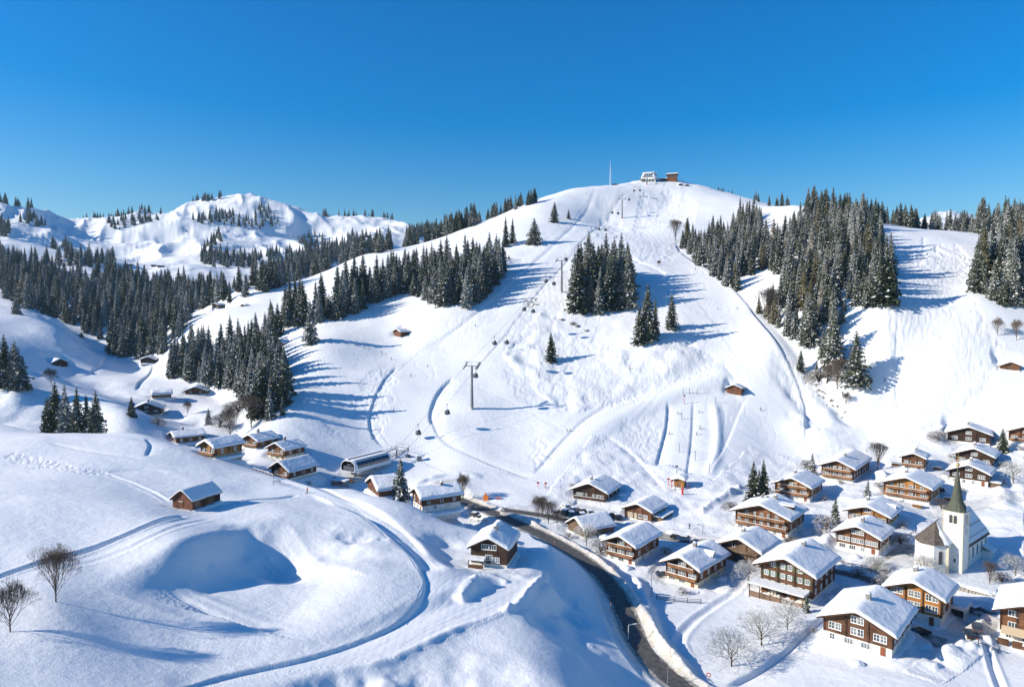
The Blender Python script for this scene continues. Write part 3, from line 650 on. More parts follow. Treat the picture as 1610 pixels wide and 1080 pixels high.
M['metal'] = mat('grey_metal', (.30, .31, .32), .45, metallic=.6)
M['dark'] = mat('dark_metal', (.035, .037, .04), .5)
M['brick'] = mat('chimney_masonry', (.30, .28, .26), .9, color2=(.14, .13, .12), vscale=4)
def rs_mat():
    m = bpy.data.materials.new('roof_snow'); m.use_nodes = True; t = m.node_tree; b = t.nodes['Principled BSDF']; b.inputs['Base Color'].default_value = (.81, .81, .81, 1); b.inputs['Roughness'].default_value = .65; b.inputs['Specular IOR Level'].default_value = .2
    nz = t.nodes.new('ShaderNodeTexNoise'); nz.inputs['Scale'].default_value = .8; nz.inputs['Detail'].default_value = 7; g = t.nodes.new('ShaderNodeNewGeometry'); t.links.new(g.outputs['Position'], nz.inputs['Vector'])
    bp = t.nodes.new('ShaderNodeBump'); bp.inputs['Strength'].default_value = .6; bp.inputs['Distance'].default_value = .35; t.links.new(nz.outputs[0], bp.inputs['Height']); t.links.new(bp.outputs[0], b.inputs['Normal']); return m
M['rsnow'] = rs_mat()
def window_meshes(W, H, mx=2, my=2):
    f = MB(); t = .09; d = .1
    f.box(-W/2-t, W/2+t, -d, 0, -t, 0); f.box(-W/2-t, W/2+t, -d, 0, H, H+t); f.box(-W/2-t, -W/2, -d, 0, 0, H); f.box(W/2, W/2+t, -d, 0, 0, H)
    for i in range(1, mx): x = -W/2+W*i/mx; f.box(x-.04, x+.04, -d+.02, -.01, 0, H)
    for i in range(1, my): z = H*i/my; f.box(-W/2, W/2, -d+.03, -.015, z-.025, z+.025)
    f.box(-W/2-.14, W/2+.14, -.17, .0, -t-.06, -t)
    g = MB(); g.box(-W/2, W/2, -.05, -.003, 0, H)
    return f.mesh('window', M['white']), g.mesh('pane', M['glass']), g.mesh('pane', M['curtain'])
WM = {'n': window_meshes(.8, 1.05), 'w': window_meshes(1.5, 1.05, 3, 1), 's': window_meshes(.55, .7, 2, 1), 't': window_meshes(.95, 1.25), 'b': window_meshes(2.3, 1.25, 3, 1)}
sh_ = MB(); sh_.box(-.2, .2, -.08, -.02, -.05, 1.15); SHUT = sh_.mesh('shutter', M['green'])
rw = random.Random(11)
def window(root, x, y, z, rot=0.0, kind='n', shut=False):
    fm, pg, pc = WM[kind]
    o = link('window', fm, root, (x, y, z), (0, 0, rot)); link('pane', pc if rw.random() < .4 else pg, o)
    if shut:
        W = {'n': .8, 'w': 1.5, 's': .55, 't': .95, 'b': 2.3}[kind]
        for s in (-1, 1):
            q = link('shutter', SHUT, root, (x+s*(W/2+.3)*math.cos(rot), y+s*(W/2+.3)*math.sin(rot), z), (0, 0, rot))
    return o
def roof_snow(root, w, l, h, tp, os_, of, ob, th=.45, seed=0, name='roof_snow', ext=.12):
    nu, nv = 26, 16; W = w/2+os_+ext; y0 = -l/2-of-ext; y1 = l/2+ob+ext; V = []; Fc = []
    def top(x): return h+tp*(w/2)+.19/math.cos(math.atan(tp))-tp*(math.sqrt(x*x+.25)-.25)
    for j in range(nv+1):
        fy = j/nv; fy = .5-.5*math.cos(math.pi*fy) if True else fy; y = y0+(y1-y0)*fy
        for i in range(nu+1):
            fx = i/nu*2-1; fx = math.sin(fx*math.pi/2)*.35+fx*.65; x = W*fx
            ed = min(W-abs(x), (y-y0), (y1-y))
            t = th*math.sqrt(max(0, 1-(1-min(1, ed/.45))**2))
            nz = mnoise.noise(Vector((x*.25+seed*7.1, y*.25, seed*3.3)))*.26+mnoise.noise(Vector((x*.8+seed, y*.8, seed)))*.09
            e = mnoise.noise(Vector((y*.5, x*.5, seed*1.7)))*.2*(1 if ed < .05 else 0)
            V.append((x*(1+e/W), y, top(x)+max(0, t*(1+nz*1.6))-(.0 if ed > .02 else .02)))
    n0 = len(V)
    for j in range(nv+1):
        for i in range(nu+1): x, y, z = V[j*(nu+1)+i]; V.append((x, y, top(x)-.10 if (i in (0, nu) or j in (0, nv)) else top(x)-.02))
    k = nu+1
    for j in range(nv):
        for i in range(nu): a = j*k+i; Fc.append((a, a+1, a+k+1, a+k))
    for i in range(nu): Fc.append((i+1, i, n0+i, n0+i+1)); a = nv*k+i; Fc.append((a, a+1, n0+a+1, n0+a))
    for j in range(nv): a = j*k; Fc.append((a, a+k, n0+a+k, n0+a)); a = j*k+nu; Fc.append((a+k, a, n0+a, n0+a+k))
    return link(name, make_mesh(name, V, Fc, [M['rsnow']], None, True), root)
def chalet(key, label, wood_='w_brown', base=2.2, basem='plaster', tp=.42, os_=1.1, of=1.5, ob=.8, floors=2, balc=(1,), groups=3, wk='n', per=3, chim=(0.12, .55), shut=False, th=.36, side_w=True, attic=1, lean=None, basewin=True, cat='chalet', railm='rail', name='chalet', posts=True, extra_h=.45):
    st = SITES[key]; w, l = st['w'], st['l']; be = math.atan2(st['B'].x, st['B'].y); dd = of*math.cos(st['phi']-be)+os_*max(0, math.sin(st['phi']-be))
    h = st['h']+tp*os_+dd*abs((st['z']-CAMZ)/st['B'].y)+.25*extra_h; cx, cy = st['c']; seed = len(key)*1.3+w
    root = empty(name, (cx, cy, st['z']), -st['phi'], label, cat)
    b = MB(); b.box(-w/2, w/2, -l/2, l/2, -2.5, base); b.build('base_wall', M[basem], root)
    b = MB(); o_ = .07; rh = h+tp*(w/2)
    b.prism([(-w/2-o_, base), (w/2+o_, base), (w/2+o_, h-.02), (0, rh-.02), (-w/2-o_, h-.02)], -l/2-o_, l/2+o_); b.build('timber_wall', M[wood_], root)
    # roof boards
    b = MB(); ex = w/2+os_; t = .17
    ze = h-tp*os_; ct = t/math.cos(math.atan(tp))
    b.prism([(-ex, ze), (0, rh), (0, rh+ct), (-ex, ze+ct)], -l/2-of, l/2+ob); b.prism([(0, rh), (ex, ze), (ex, ze+ct), (0, rh+ct)], -l/2-of, l/2+ob)
    b.build('roof', M['roofwood'], root)
    roof_snow(root, w, l, h, tp, os_, of, ob, th, seed)
    # barge boards and purlins
    b = MB()
    for s in (-1, 1):
        P = [(0, rh-.16), (s*ex, ze-.16), (s*ex, ze+.1), (0, rh+.1)]
        b.prism(P if s > 0 else P[::-1], -l/2-of-.06, -l/2-of+.0)
    b.build('barge_board', M['beam'], root)
    for fx in (-1, -.5, 0, .5, 1):
        b = MB(); x = fx*w/2; z = rh-tp*abs(x)-.32; b.box(x-.12, x+.12, -l/2-of+.1, -l/2-.05, z, z+.26); b.build('purlin', M['beam'], root)
    if posts:
        for k in range(4):
            x = -w/2+k*w/3; z1 = rh-tp*abs(x)-.12; b = MB(); b.box(x-.14, x+.14, -l/2-.22, -l/2-o_-.004, base, z1); b.build('corner_post', M['beam'], root)
        for y in (-l/2+.15, 0, l/2-.15):
            b = MB(); b.box(w/2+o_+.004, w/2+.24, y-.14, y+.14, base, h-.1); b.build('corner_post', M['beam'], root)
    fh = 2.35; gx = [(-w/2+w*(k+.5)/groups) for k in range(groups)]; ww = {'n': .8, 'w': 1.5, 's': .55, 't': .95, 'b': 2.3}[wk]
    for f in range(floors+attic):
        z = base+.85+f*fh
        if base < .6: z = .9+f*fh
        for g in gx:
            for k in range(per if f < floors else 2):
                sp = ww+.28+(.55 if shut else 0); npr = per if f < floors else 2
                x = g+(k-(npr-1)/2)*sp
                if z+1.35 < rh-tp*abs(x)-.25 and abs(x) < w/2-.45: window(root, x, -l/2-o_-.002, z, 0, wk, shut and (k in (0, npr-1)))
        if f in balc:
            zb = z-.72; hx = w/2*(.96 if f == balc[0] else .9)
            while zb+1.4 > rh-tp*hx and hx > 1.5: hx -= .3
            b = MB(); b.box(-hx, hx, -l/2-1.05, -l/2-.23, zb-.14, zb)
            fl = b.build('balcony', M['beam'], root)
            b = MB(); b.box(-hx, hx, -l/2-1.08, -l/2-1.02, zb+.02, zb+.78); b.box(-hx, hx, -l/2-1.13, -l/2-.98, zb+.78, zb+.86)
            for s in (-1, 1): b.box(s*hx-.03, s*hx+.03, -l/2-1.02, -l/2-.25, zb+.02, zb+.82)
            b.build('railing', M[railm], fl)
            b = MB(); b.box(-hx+.05, hx-.05, -l/2-1.12, -l/2-1.0, zb+.86, zb+.97); b.build('railing_snow', M['rsnow'], fl)
    if base > 1.6 and basewin:
        n_ = max(2, int(w/2.6))
        for k in range(n_):
            x = -w/2+w*(k+.5)/n_
            if k == n_-1:
                b = MB(); b.box(x-.45, x+.45, -l/2-.08, -l/2-.003, 0.05, min(2.0, base-.1)); d = b.build('door', M['door'], root)
                b = MB(); b.box(x+.3, x+.36, -l/2-.12, -l/2-.083, 1.0, 1.06); b.build('handle', M['metal'], d)
            else: window(root, x, -l/2-.003, max(.6, base-1.35), 0, 'n' if rw.random() < .6 else 'w')
    if side_w:
        ns = max(2, int(l/3.6))
        for f in range(max(1, floors)):
            z = base+.75+f*fh if base >= .6 else .9+f*fh
            if z+1.25 > h-.1: continue
            for k in range(ns): window(root, w/2+o_+.002, -l/2+l*(k+.5)/ns, z, math.pi/2, 'n')
        if base > 1.6:
            for k in range(ns-1): window(root, w/2+.003, -l/2+l*(k+1)/ns, base-1.3, math.pi/2, 'n')
    if chim:
        x = chim[0]*w/2; y = -l/2+chim[1]*l; z = rh-tp*abs(x); b = MB(); b.box(x-.42, x+.42, y-.42, y+.42, z-.3, z+1.45); b.box(x-.5, x+.5, y-.5, y+.5, z+1.45, z+1.58)
        c = b.build('chimney', M['brick'], root); b = MB(); b.lathe([(.5, z+1.58), (.55, z+1.75), (.42, z+1.95), (.1, z+2.03)], 9, 0, x, y); b.build('chimney_snow', M['rsnow'], c, True)
    # snow heaped against the base
    b = MB(); r_ = random.Random(int(w*100)); V = []; Fc = []; n = 44; per_ = 2*(w+l)
    def pt(s_, o):
        s_ %= per_
        if s_ < w: return (-w/2+s_, -l/2-o)
        if s_ < w+l: return (w/2+o, -l/2+s_-w)
        if s_ < 2*w+l: return (w/2-(s_-w-l), l/2+o)
        return (-w/2-o, l/2-(s_-2*w-l))
    for i in range(n):
        s_ = per_*i/n; hh = .12+.3*max(0, mnoise.noise(Vector((s_*.4, seed, 0)))+.3)
        for o, z in ((-.1, hh), (.45, hh*.85), (1.3, -.15), (1.3, -.9)): x, y = pt(s_, o); V.append((x, y, z))
    for i in range(n):
        for k in range(3): a = i*4+k; c = ((i+1) % n)*4+k; Fc.append((a, a+1, c+1, c))
    link('drifted_snow', make_mesh('drifted_snow', V, [f[::-1] for f in Fc], [M['rsnow']], None, True), root)
    return root, w, l, h, rh
# ------------------------------------------------------------------ the chalets one by one
def dormer(root, x, y, z, w=1.9, d=2.4, side=1):
    b = MB(); b.prism([(-w/2, 0), (w/2, 0), (w/2, .7), (0, 1.35), (-w/2, .7)], 0, d)
    o = b.build('dormer', M['w_dark'], root, loc=(x, y, z), rot=(0, 0, side*math.pi/2))
    b = MB(); V = []
    b.prism([(-w/2-.3, .62), (0, 1.5), (w/2+.3, .62), (w/2+.3, .85), (0, 1.85), (-w/2-.3, .85)][::-1], -.4, d); b.build('dormer_snow', M['rsnow'], o)
    f, g, c = WM['n']; wn = link('dormer_window', f, o, (0, -.003, .1)); 
    return o
r, w, l, h, rh = chalet('ridge_farm', 'small dark farmhouse with a snowy porch and lumpy snow ridge on the foreground knoll', 'w_dark', .8, tp=.52, floors=1, balc=(), groups=1, wk='w', per=1, of=.9, os_=.7, th=.75, chim=(.1, .45), attic=1, side_w=False, posts=False)
for x in (-2.2, -1.2, 1.0, 2.0): window(r, x, -l/2-.08, 1.2, 0, 'n')
b = MB(); b.box(-w/2-.2, -.6, -l/2-2.2, -l/2-.1, 1.9, 2.02); p_ = b.build('porch_roof', M['roofwood'], r); b = MB(); b.box(-w/2-.25, -.55, -l/2-2.3, -l/2-.1, 2.02, 2.4); b.build('porch_snow', M['rsnow'], p_)
for x in (-w/2, -.9): b = MB(); b.box(x-.08, x+.08, -l/2-2.1, -l/2-1.94, -.5, 1.9); b.build('porch_post', M['beam'], r)
b = MB(); b.box(-w/2, -.9, -l/2-2.05, -l/2-1.98, .0, 1.0); b.build('porch_wall', M['w_brown'], r)
for k, (a_, c_, s_) in enumerate([(0, 4.0, .9), (.1, 3.2, 1.0), (-.1, 2.2, .8), (.15, 1.2, .6)]):
    b = MB(); b.lathe([(.02, -.6), (s_*.9, -.3), (s_, 0), (s_*.75, .45), (.05, .62)], 10); b.build('snow_lump', M['rsnow'], r, True, loc=(a_, c_, rh+.85))
r, w, l, h, rh = chalet('tower_hotel', 'largest brown hotel chalet with long bands of balconies, beside the ski slope foot', 'w_red', 2.0, tp=.36, floors=2, balc=(0, 1), groups=7, wk='n', per=1, os_=1.4, of=1.8, chim=(.15, .62), attic=1)
b = MB(); b.box(.8, w/2-.8, -.6, 1.4, rh-1.9, rh-1.0); b.box(.6, w/2-.4, -.9, 1.7, rh-1.0, rh-.85); d_ = b.build('dormer', M['w_dark'], r); b = MB(); b.box(.5, w/2-.3, -1.0, 1.8, rh-.85, rh-.4); b.build('dormer_snow', M['rsnow'], d_)
for x, y in ((-1.2, 1.0), (-3.0, 2.0)): b = MB(); b.box(x-.3, x+.3, y-.3, y+.3, rh-1.3, rh+.7); b.build('chimney', M['brick'], r)
r, w, l, h, rh = chalet('green_shutter', 'big brown chalet with green shutters and a long snow covered terrace canopy in front', 'w_brown', 1.0, floors=2, balc=(), groups=3, wk='n', per=2, shut=True, os_=1.5, of=1.9, chim=(.1, .62), th=.5, attic=1, extra_h=.9)
b = MB(); b.box(-w/2-1.6, w/2-.6, -l/2-4.2, -l/2-.3, 2.35, 2.5); c_ = b.build('terrace_canopy', M['w_grey'], r); b = MB(); b.box(-w/2-1.7, w/2-.5, -l/2-4.3, -l/2-.25, 2.5, 2.85); b.build('canopy_snow', M['rsnow'], c_)
for k in range(6): x = -w/2-1.4+k*(w+.6)/5; b = MB(); b.box(x-.09, x+.09, -l/2-4.1, -l/2-3.92, -1, 2.35); b.build('canopy_post', M['beam'], r)
b = MB(); b.box(-w/2-1.4, w/2-.8, -l/2-4.05, -l/2-3.98, -.6, .75); b.build('terrace_rail', M['w_grey'], r)
for k in range(5): x = -w/2+.9+k*2.3; b = MB(); b.box(x-.7, x+.7, -l/2-1.1, -l/2-.1, -.3, .75+.3*(k % 2)); b.build('terrace_bench', M[('rail', 'plaster_y', 'beam')[k % 3]], r)
r, w, l, h, rh = chalet('orange_front', 'tall chalet with a bright orange timber gable and white ground floor beside the car lot', 'w_orange', 2.3, floors=2, balc=(), groups=3, wk='t', per=2, os_=1.3, of=1.6, chim=(-.25, .6), attic=1, th=.42, extra_h=.7, tp=.44)
b = MB(); b.box(-w/2-.3, -w/2+2.4, -l/2-1.4, -l/2-.24, base_z := 2.5, 2.65); q = b.build('balcony', M['beam'], r); b = MB(); b.box(-w/2-.3, -w/2+2.4, -l/2-1.45, -l/2-1.38, 2.65, 3.45); b.build('railing', M['rail'], q)
chalet('low_brown', 'nearest dark brown farmhouse with rows of white curtained windows above a white ground floor', 'w_brown', 1.9, floors=2, balc=(), groups=3, wk='t', per=2, os_=1.1, of=1.4, chim=(.05, .42), attic=1, th=.42, tp=.42, extra_h=1.2)
chalet('road_chalet', 'chalet with two reddish balcony rows over a white base beside the main road bend', 'w_red', 1.9, floors=2, balc=(0, 1), groups=3, per=2, os_=1.3, of=1.6, chim=None, attic=1, tp=.46, extra_h=.8)
r, w, l, h, rh = chalet('dormer_chalet', 'reddish chalet with a snow capped dormer and a cream stone ground floor', 'w_red', 1.7, 'plaster_y', floors=2, balc=(0, 1), groups=3, per=2, os_=1.3, of=1.5, chim=(-.1, .5), attic=1, tp=.46, extra_h=.9)
dormer(r, w/2-.1, 1.0, h+.3)
r, w, l, h, rh = chalet('barn_chalet', 'weathered plank barn under a wide snow roof left of the green shuttered chalet', 'w_grey', 0.3, 'stone', floors=0, balc=(), groups=1, attic=0, chim=(-.2, .4), side_w=False, os_=1.5, of=1.8, cat='barn', name='barn', th=.55, extra_h=1.2, tp=.45)
b = MB(); b.box(-w/2+.4, w/2-.4, -l/2-1.0, -l/2-.3, 3.0, 3.1); q = b.build('gallery', M['beam'], r); b = MB(); b.box(-w/2+.4, w/2-.4, -l/2-1.05, -l/2-.98, 3.1, 4.0); b.build('gallery_rail', M['w_grey'], q)
b = MB(); b.box(-1.6, 1.2, -l/2-.16, -l/2-.24+.14, 0.05, 2.5); b.build('barn_door', M['dark'], r); window(r, -1.8, -l/2-.08, 4.3, 0, 's')
chalet('brown_windows', 'square brown chalet with three rows of small white windows behind the wooden fence', 'w_red', 1.9, floors=2, balc=(), groups=3, per=3, wk='n', os_=1.2, of=1.5, chim=(.05, .3), attic=1, tp=.43, extra_h=.6)
r, w, l, h, rh = chalet('yellow_strip', 'chalet with a pale yellow window band behind the square brown chalet', 'w_gold', 1.2, 'plaster_y', floors=1, balc=(0,), groups=3, per=3, os_=1.5, of=1.7, chim=(-.3, .5), attic=1, tp=.36)
dormer(r, w/2+.2, 2.0, h-.3)
chalet('yellow_front', 'chalet with a glowing yellow timber gable and balconies, behind the church spire', 'w_gold', 1.6, floors=2, balc=(0, 1), groups=4, per=2, os_=1.4, of=1.7, chim=(-.3, .55), attic=1, tp=.38)
chalet('pointed_small', 'small brown chalet with a two storey gable standing alone in the upper village', 'w_brown', 1.7, floors=1, balc=(0,), groups=2, per=2, os_=.9, of=1.1, chim=(.1, .5), attic=1, tp=.42)
r, w, l, h, rh = chalet('wide_brown', 'broad brown chalet with three window rows, uphill of the golden balcony chalet', 'w_red', 1.1, floors=2, balc=(0, 1), groups=4, per=2, os_=1.2, of=1.5, chim=(.1, .35), attic=1, tp=.42, extra_h=.8)
chalet('golden_chalet', 'honey coloured chalet with double balconies beside the two dark spruces at the piste edge', 'w_gold', 1.8, floors=2, balc=(0, 1), groups=3, per=2, os_=1.2, of=1.5, chim=(-.2, .5), attic=1, tp=.42, extra_h=.5)
r, w, l, h, rh = chalet('top_dark', 'uppermost dark chalet of the village with a reddish right half and white cellar', 'w_dark', 1.2, floors=2, balc=(), groups=3, per=2, os_=1.2, of=1.4, chim=(-.02, .3), attic=0, tp=.36)
chalet('middle_dark', 'dark chalet peeping out between the uppermost one and the one behind the spire', 'w_dark', 1.5, floors=1, balc=(0,), groups=3, per=2, os_=1.1, of=1.4, chim=(-.1, .4), attic=1, tp=.42)
r, w, l, h, rh = chalet('front_dark', 'dark chalet on a white ground floor directly behind the church spire', 'w_dark', 2.1, floors=1, balc=(), groups=3, per=2, os_=1.1, of=1.4, chim=(0, .4), attic=1, tp=.42, extra_h=.9)
b = MB(); b.box(w/2+.4, w/2+3.4, -l/2+1, -l/2+4, -1, 1.9); q = b.build('side_shed', M['w_grey'], r); b = MB(); b.box(w/2+.25, w/2+3.7, -l/2+.7, -l/2+4.3, 1.9, 2.3); b.build('shed_snow', M['rsnow'], q)
chalet('corner_chalet', 'reddish chalet cut by the right picture edge, level with the uppermost dark one', 'w_red', 1.0, floors=2, balc=(0,), groups=3, per=2, os_=1.1, of=1.4, chim=None, attic=0, tp=.4)
r, w, l, h, rh = chalet('edge_chalet', 'reddish chalet with a sand coloured awning at the lower right picture edge', 'w_red', 1.9, floors=2, balc=(), groups=2, per=1, wk='w', os_=1.3, of=1.6, chim=None, attic=0, tp=.42, extra_h=1.4)
b = MB(); V = [(-w/2+.2, -l/2-.3, 2.9), (w/2, -l/2-.3, 2.9), (w/2, -l/2-2.6, 2.1), (-w/2+.2, -l/2-2.6, 2.1)]; b.add(V+[(x, y, z-.06) for x, y, z in V], [(0, 3, 2, 1), (4, 5, 6, 7), (0, 1, 5, 4), (1, 2, 6, 5), (2, 3, 7, 6), (3, 0, 4, 7)]); M['awning'] = mat('awning_cloth', (.60, .46, .30), .8); b.build('awning', M['awning'], r)
for k in range(4): b = MB(); x = -w/2+.6+k*2.4; b.box(x-.9, x+.9, -l/2-2.4, -l/2-1.6, -.4, .7); b.build('terrace_bench', M['w_brown'], r)
r, w, l, h, rh = chalet('dark_inn', 'dark wide chalet with white windows above the row of parked cars', 'w_dark', .5, 'stone', floors=1, balc=(0,), groups=2, per=4, os_=1.3, of=1.3, chim=(-.15, .3), attic=1, tp=.42, extra_h=2.4, railm='beam')
r, w, l, h, rh = chalet('shed_house', 'brown workshop chalet with pale doors and a lean-to at the foot of the slope', 'w_vert', .2, 'stone', floors=0, balc=(), groups=1, attic=0, side_w=False, os_=1.0, of=1.2, chim=None, tp=.42, name='workshop', cat='workshop', extra_h=1.1)
M['paledoor'] = mat('pale_boards', (.45, .38, .28), .8)
for x in (-2.9, -1.2): b = MB(); b.box(x-.8, x+.8, -l/2-.17, -l/2-.09, 0.05, 2.2); b.build('workshop_door', M['paledoor'], r)
for x in (.9, 2.6): window(r, x, -l/2-.08, .9, 0, 'w')
b = MB(); b.box(w/2+.1, w/2+3.2, -l/2+1.5, l/2-1.5, -1, 1.7); q = b.build('lean_to', M['w_grey'], r); b = MB(); b.box(w/2+.1, w/2+3.6, -l/2+1.1, l/2-1.1, 1.7, 2.15); b.build('lean_to_snow', M['rsnow'], q)
r, w, l, h, rh = chalet('white_base', 'long chalet, brown above and white below, right of the tall conifer', 'w_red', 2.4, floors=1, balc=(), groups=2, per=1, os_=1.2, of=1.0, chim=(.2, .6), attic=1, th=.7, tp=.5, extra_h=.9)
chalet('blue_roof', 'brown chalet with a bluish steep roof, nearest the gondola station', 'w_brown', 1.2, floors=1, balc=(0,), groups=2, per=2, os_=1.3, of=1.4, chim=None, attic=0, tp=.6, extra_h=1.2)
r, w, l, h, rh = chalet('balcony_chalet', 'chalet with a red balcony gable over cream ground floor, left of the gondola station', 'w_red', 2.2, 'plaster_y', floors=1, balc=(0,), groups=2, per=2, os_=1.1, of=1.2, chim=(0, .4), attic=1, tp=.48, extra_h=.9)
chalet('hill_chalet', 'brown chalet highest of the small hamlet, below the dense spruce wood', 'w_red', .8, 'stone', floors=1, balc=(0,), groups=2, per=2, os_=1.1, of=1.2, chim=(-.05, .4), attic=1, tp=.48, extra_h=1.0)
chalet('small_golden', 'golden gabled chalet partly hidden by the round grey bush', 'w_gold', .9, 'stone', floors=1, balc=(0,), groups=2, per=2, os_=1.0, of=1.3, chim=None, attic=0, tp=.5, th=.65, extra_h=.9)
chalet('long_low', 'low chalet seen side on, its long snow roof nearest the left rim', 'w_brown', .5, 'stone', floors=1, balc=(), groups=2, per=1, os_=1.0, of=1.3, chim=(-.2, .35), attic=0, tp=.36, extra_h=.7)
chalet('shaded_chalet', 'dark chalet with a white lower floor standing in the shade below the cabin track', 'w_dark', 1.6, floors=1, balc=(0,), groups=3, per=2, os_=1.2, of=1.2, chim=(.1, .2), attic=1, tp=.44, railm='beam')
chalet('snow_block', 'side-on farmhouse buried under a thick flat snow roof behind the shaded chalet', 'w_grey', .8, 'plaster', floors=1, balc=(), groups=1, per=1, os_=.6, of=.6, chim=None, attic=0, tp=.35, th=1.0)
chalet('slope_cabin', 'low brown cabin with a broad snow roof at the edge of the gully wood', 'w_brown', .4, 'stone', floors=1, balc=(), groups=2, per=1, os_=1.3, of=1.2, chim=None, attic=0, tp=.40, cat='cabin', name='cabin', th=.7, extra_h=.9)
def hut(key, label, wd='w_vert', tp=.5, th=.4, os_=.7, of=.8, door=True, extra_h=.4, base=.3):
    st = SITES[key]
    r, w, l, h, rh = chalet(key, label, wd, base, 'stone', tp=tp, floors=0, balc=(), groups=1, attic=0, side_w=False, os_=os_, of=of, ob=of*.7, chim=None, cat='hut', name='hut', posts=False, th=th, extra_h=extra_h)
    if door:
        b = MB(); b.box(-.6, .6, -l/2-.14, -l/2-.075, 0.02, min(1.9, h-.1)); b.build('door', M['w_grey'], r)
        b = MB(); b.box(-.3, .3, -l/2-.13, -l/2-.075, h+.25, h+.65); b.build('hatch', M['dark'], r)
    return r, w, l, h
r, w, l, h = hut('knoll_barn', 'red brown hay barn with a blue lit metal roof on the foreground knoll', 'w_vert', .75, .14, .55, .5, False, extra_h=.9)
b = MB(); b.box(-1.1, .2, -l/2-.17, -l/2-.075, .7, 1.9); b.build('barn_door', M['w_red'], r); b = MB(); b.box(-1.1, .2, -l/2-.2, -l/2-.075, 1.95, 2.05); b.build('lintel', M['white'], r)
for k in range(6): b = MB(); x = -w/2+.5+k*(w-1)/5; b.box(x-.2, x+.2, -l/2-.5, -l/2-.1, -.6, .22+.1*(k % 2)); b.build('footing_stone', M['stone'], r)
for k in range(4): b = MB(); y = -l/2+l*(k+.3)/4; b.box(w/2+.075, w/2+.16, y, y+l/6, .2, h-.25); b.build('side_board', M[('w_grey', 'w_dark')[k % 2]], r)
hut('ridge_hut', 'dark hut with rounded snow cap at the foot of the ravine wood', 'w_dark', .4, .8, extra_h=.3)
hut('valley_hut', 'grey hut with an open gable alone on the left valley slope', 'w_dark', .55, .4)
hut('piste_hut', 'brown hay hut on the open slope left of the main piste', 'w_vert', .45, .35)
hut('forest_hut', 'pale hut on the bare slope beneath the lower spruce band', 'w_grey', .45, .5)
hut('upper_hut', 'larger of two grey huts on the high meadow left of the wood', 'w_grey', .4, .35); hut('upper_hut2', 'smaller of two grey huts on the high meadow left of the wood', 'w_grey', .4, .35)
hut('far_hut', 'left hut of the tiny pair on the far alp', 'w_dark', .35, .3, extra_h=.2); hut('far_hut2', 'right hut of the tiny pair on the far alp', 'w_dark', .35, .3, extra_h=.2); hut('far_hut3', 'tiny hut left of the pair on the far alp', 'w_dark', .35, .3, extra_h=.2)
hut('lift_cabin', 'brown wooden hut at the top end of the practice slope', 'w_vert', .45, .3)
hut('right_hut', 'brown hut at the right picture edge below the tracked slope', 'w_red', .45, .4)
hut('stone_barn', 'old barn with mossy snow covered roof between bare trees beside the main road', 'w_grey', .6, .45, extra_h=.6)
hut('stable', 'stable almost buried under a thick cream snow roof left of the tall conifer', 'w_vert', .45, .8, extra_h=.9)
r, w, l, h = hut('lift_shed', 'small timber lift hut with a heavy snow hood at the foot of the practice slope', 'w_gold', .3, 1.0, extra_h=.2)
st = SITES['garage']; root = empty('garage', (*st['c'], st['z']), -st['phi'], 'flat roofed concrete garage with a dark opening beside the orange gabled chalet', 'garage'); w, l = st['w'], st['l']
b = MB(); b.box(-w/2, -w/2+.3, -l/2, l/2, -1, 2.3); b.box(w/2-.3, w/2, -l/2, l/2, -1, 2.3); b.box(-w/2+.3, w/2-.3, l/2-.3, l/2, -1, 2.3); b.build('wall', M['plaster'], root)
b = MB(); b.box(-w/2-.2, w/2+.2, -l/2-.3, l/2+.2, 2.3, 2.65); q = b.build('roof_slab', M['plaster'], root); b = MB(); b.box(-w/2-.1, w/2+.1, -l/2-.2, l/2+.1, 2.65, 3.0); b.build('roof_snow', M['rsnow'], q)
b = MB(); b.box(-w/2+.3, w/2-.3, -l/2+1.2, -l/2+1.26, 0, 2.3); b.build('opening_shade', M['dark'], root)  # dark sheet inside the open front stands for the shade in the garage
# low tracking shed between pad terrace and station
b = MB()
# ------------------------------------------------------------------ church
M['church'] = mat('church_plaster', (.80, .78, .72), .85, var=.05, vscale=.6, bump=.15, bscale=6)
M['quoin'] = mat('sandstone_quoin', (.52, .47, .36), .85, var=.12, vscale=2)
M['shingle'] = mat('green_brown_shingle', (.105, .11, .075), .65, color2=(.06, .065, .045), vscale=1.6, bump=.5, bscale=9, stretch=(1, 1, 3))
M['tile'] = mat('grey_brown_tile', (.16, .125, .10), .8, color2=(.09, .07, .058), vscale=1.5, bump=.6, bscale=10)
M['goldball'] = mat('gilt_metal', (.60, .42, .12), .35, metallic=.8)
ch = empty('church', CH, -CHPHI, 'white village church with a pointed dark green spire and clock tower', 'church')
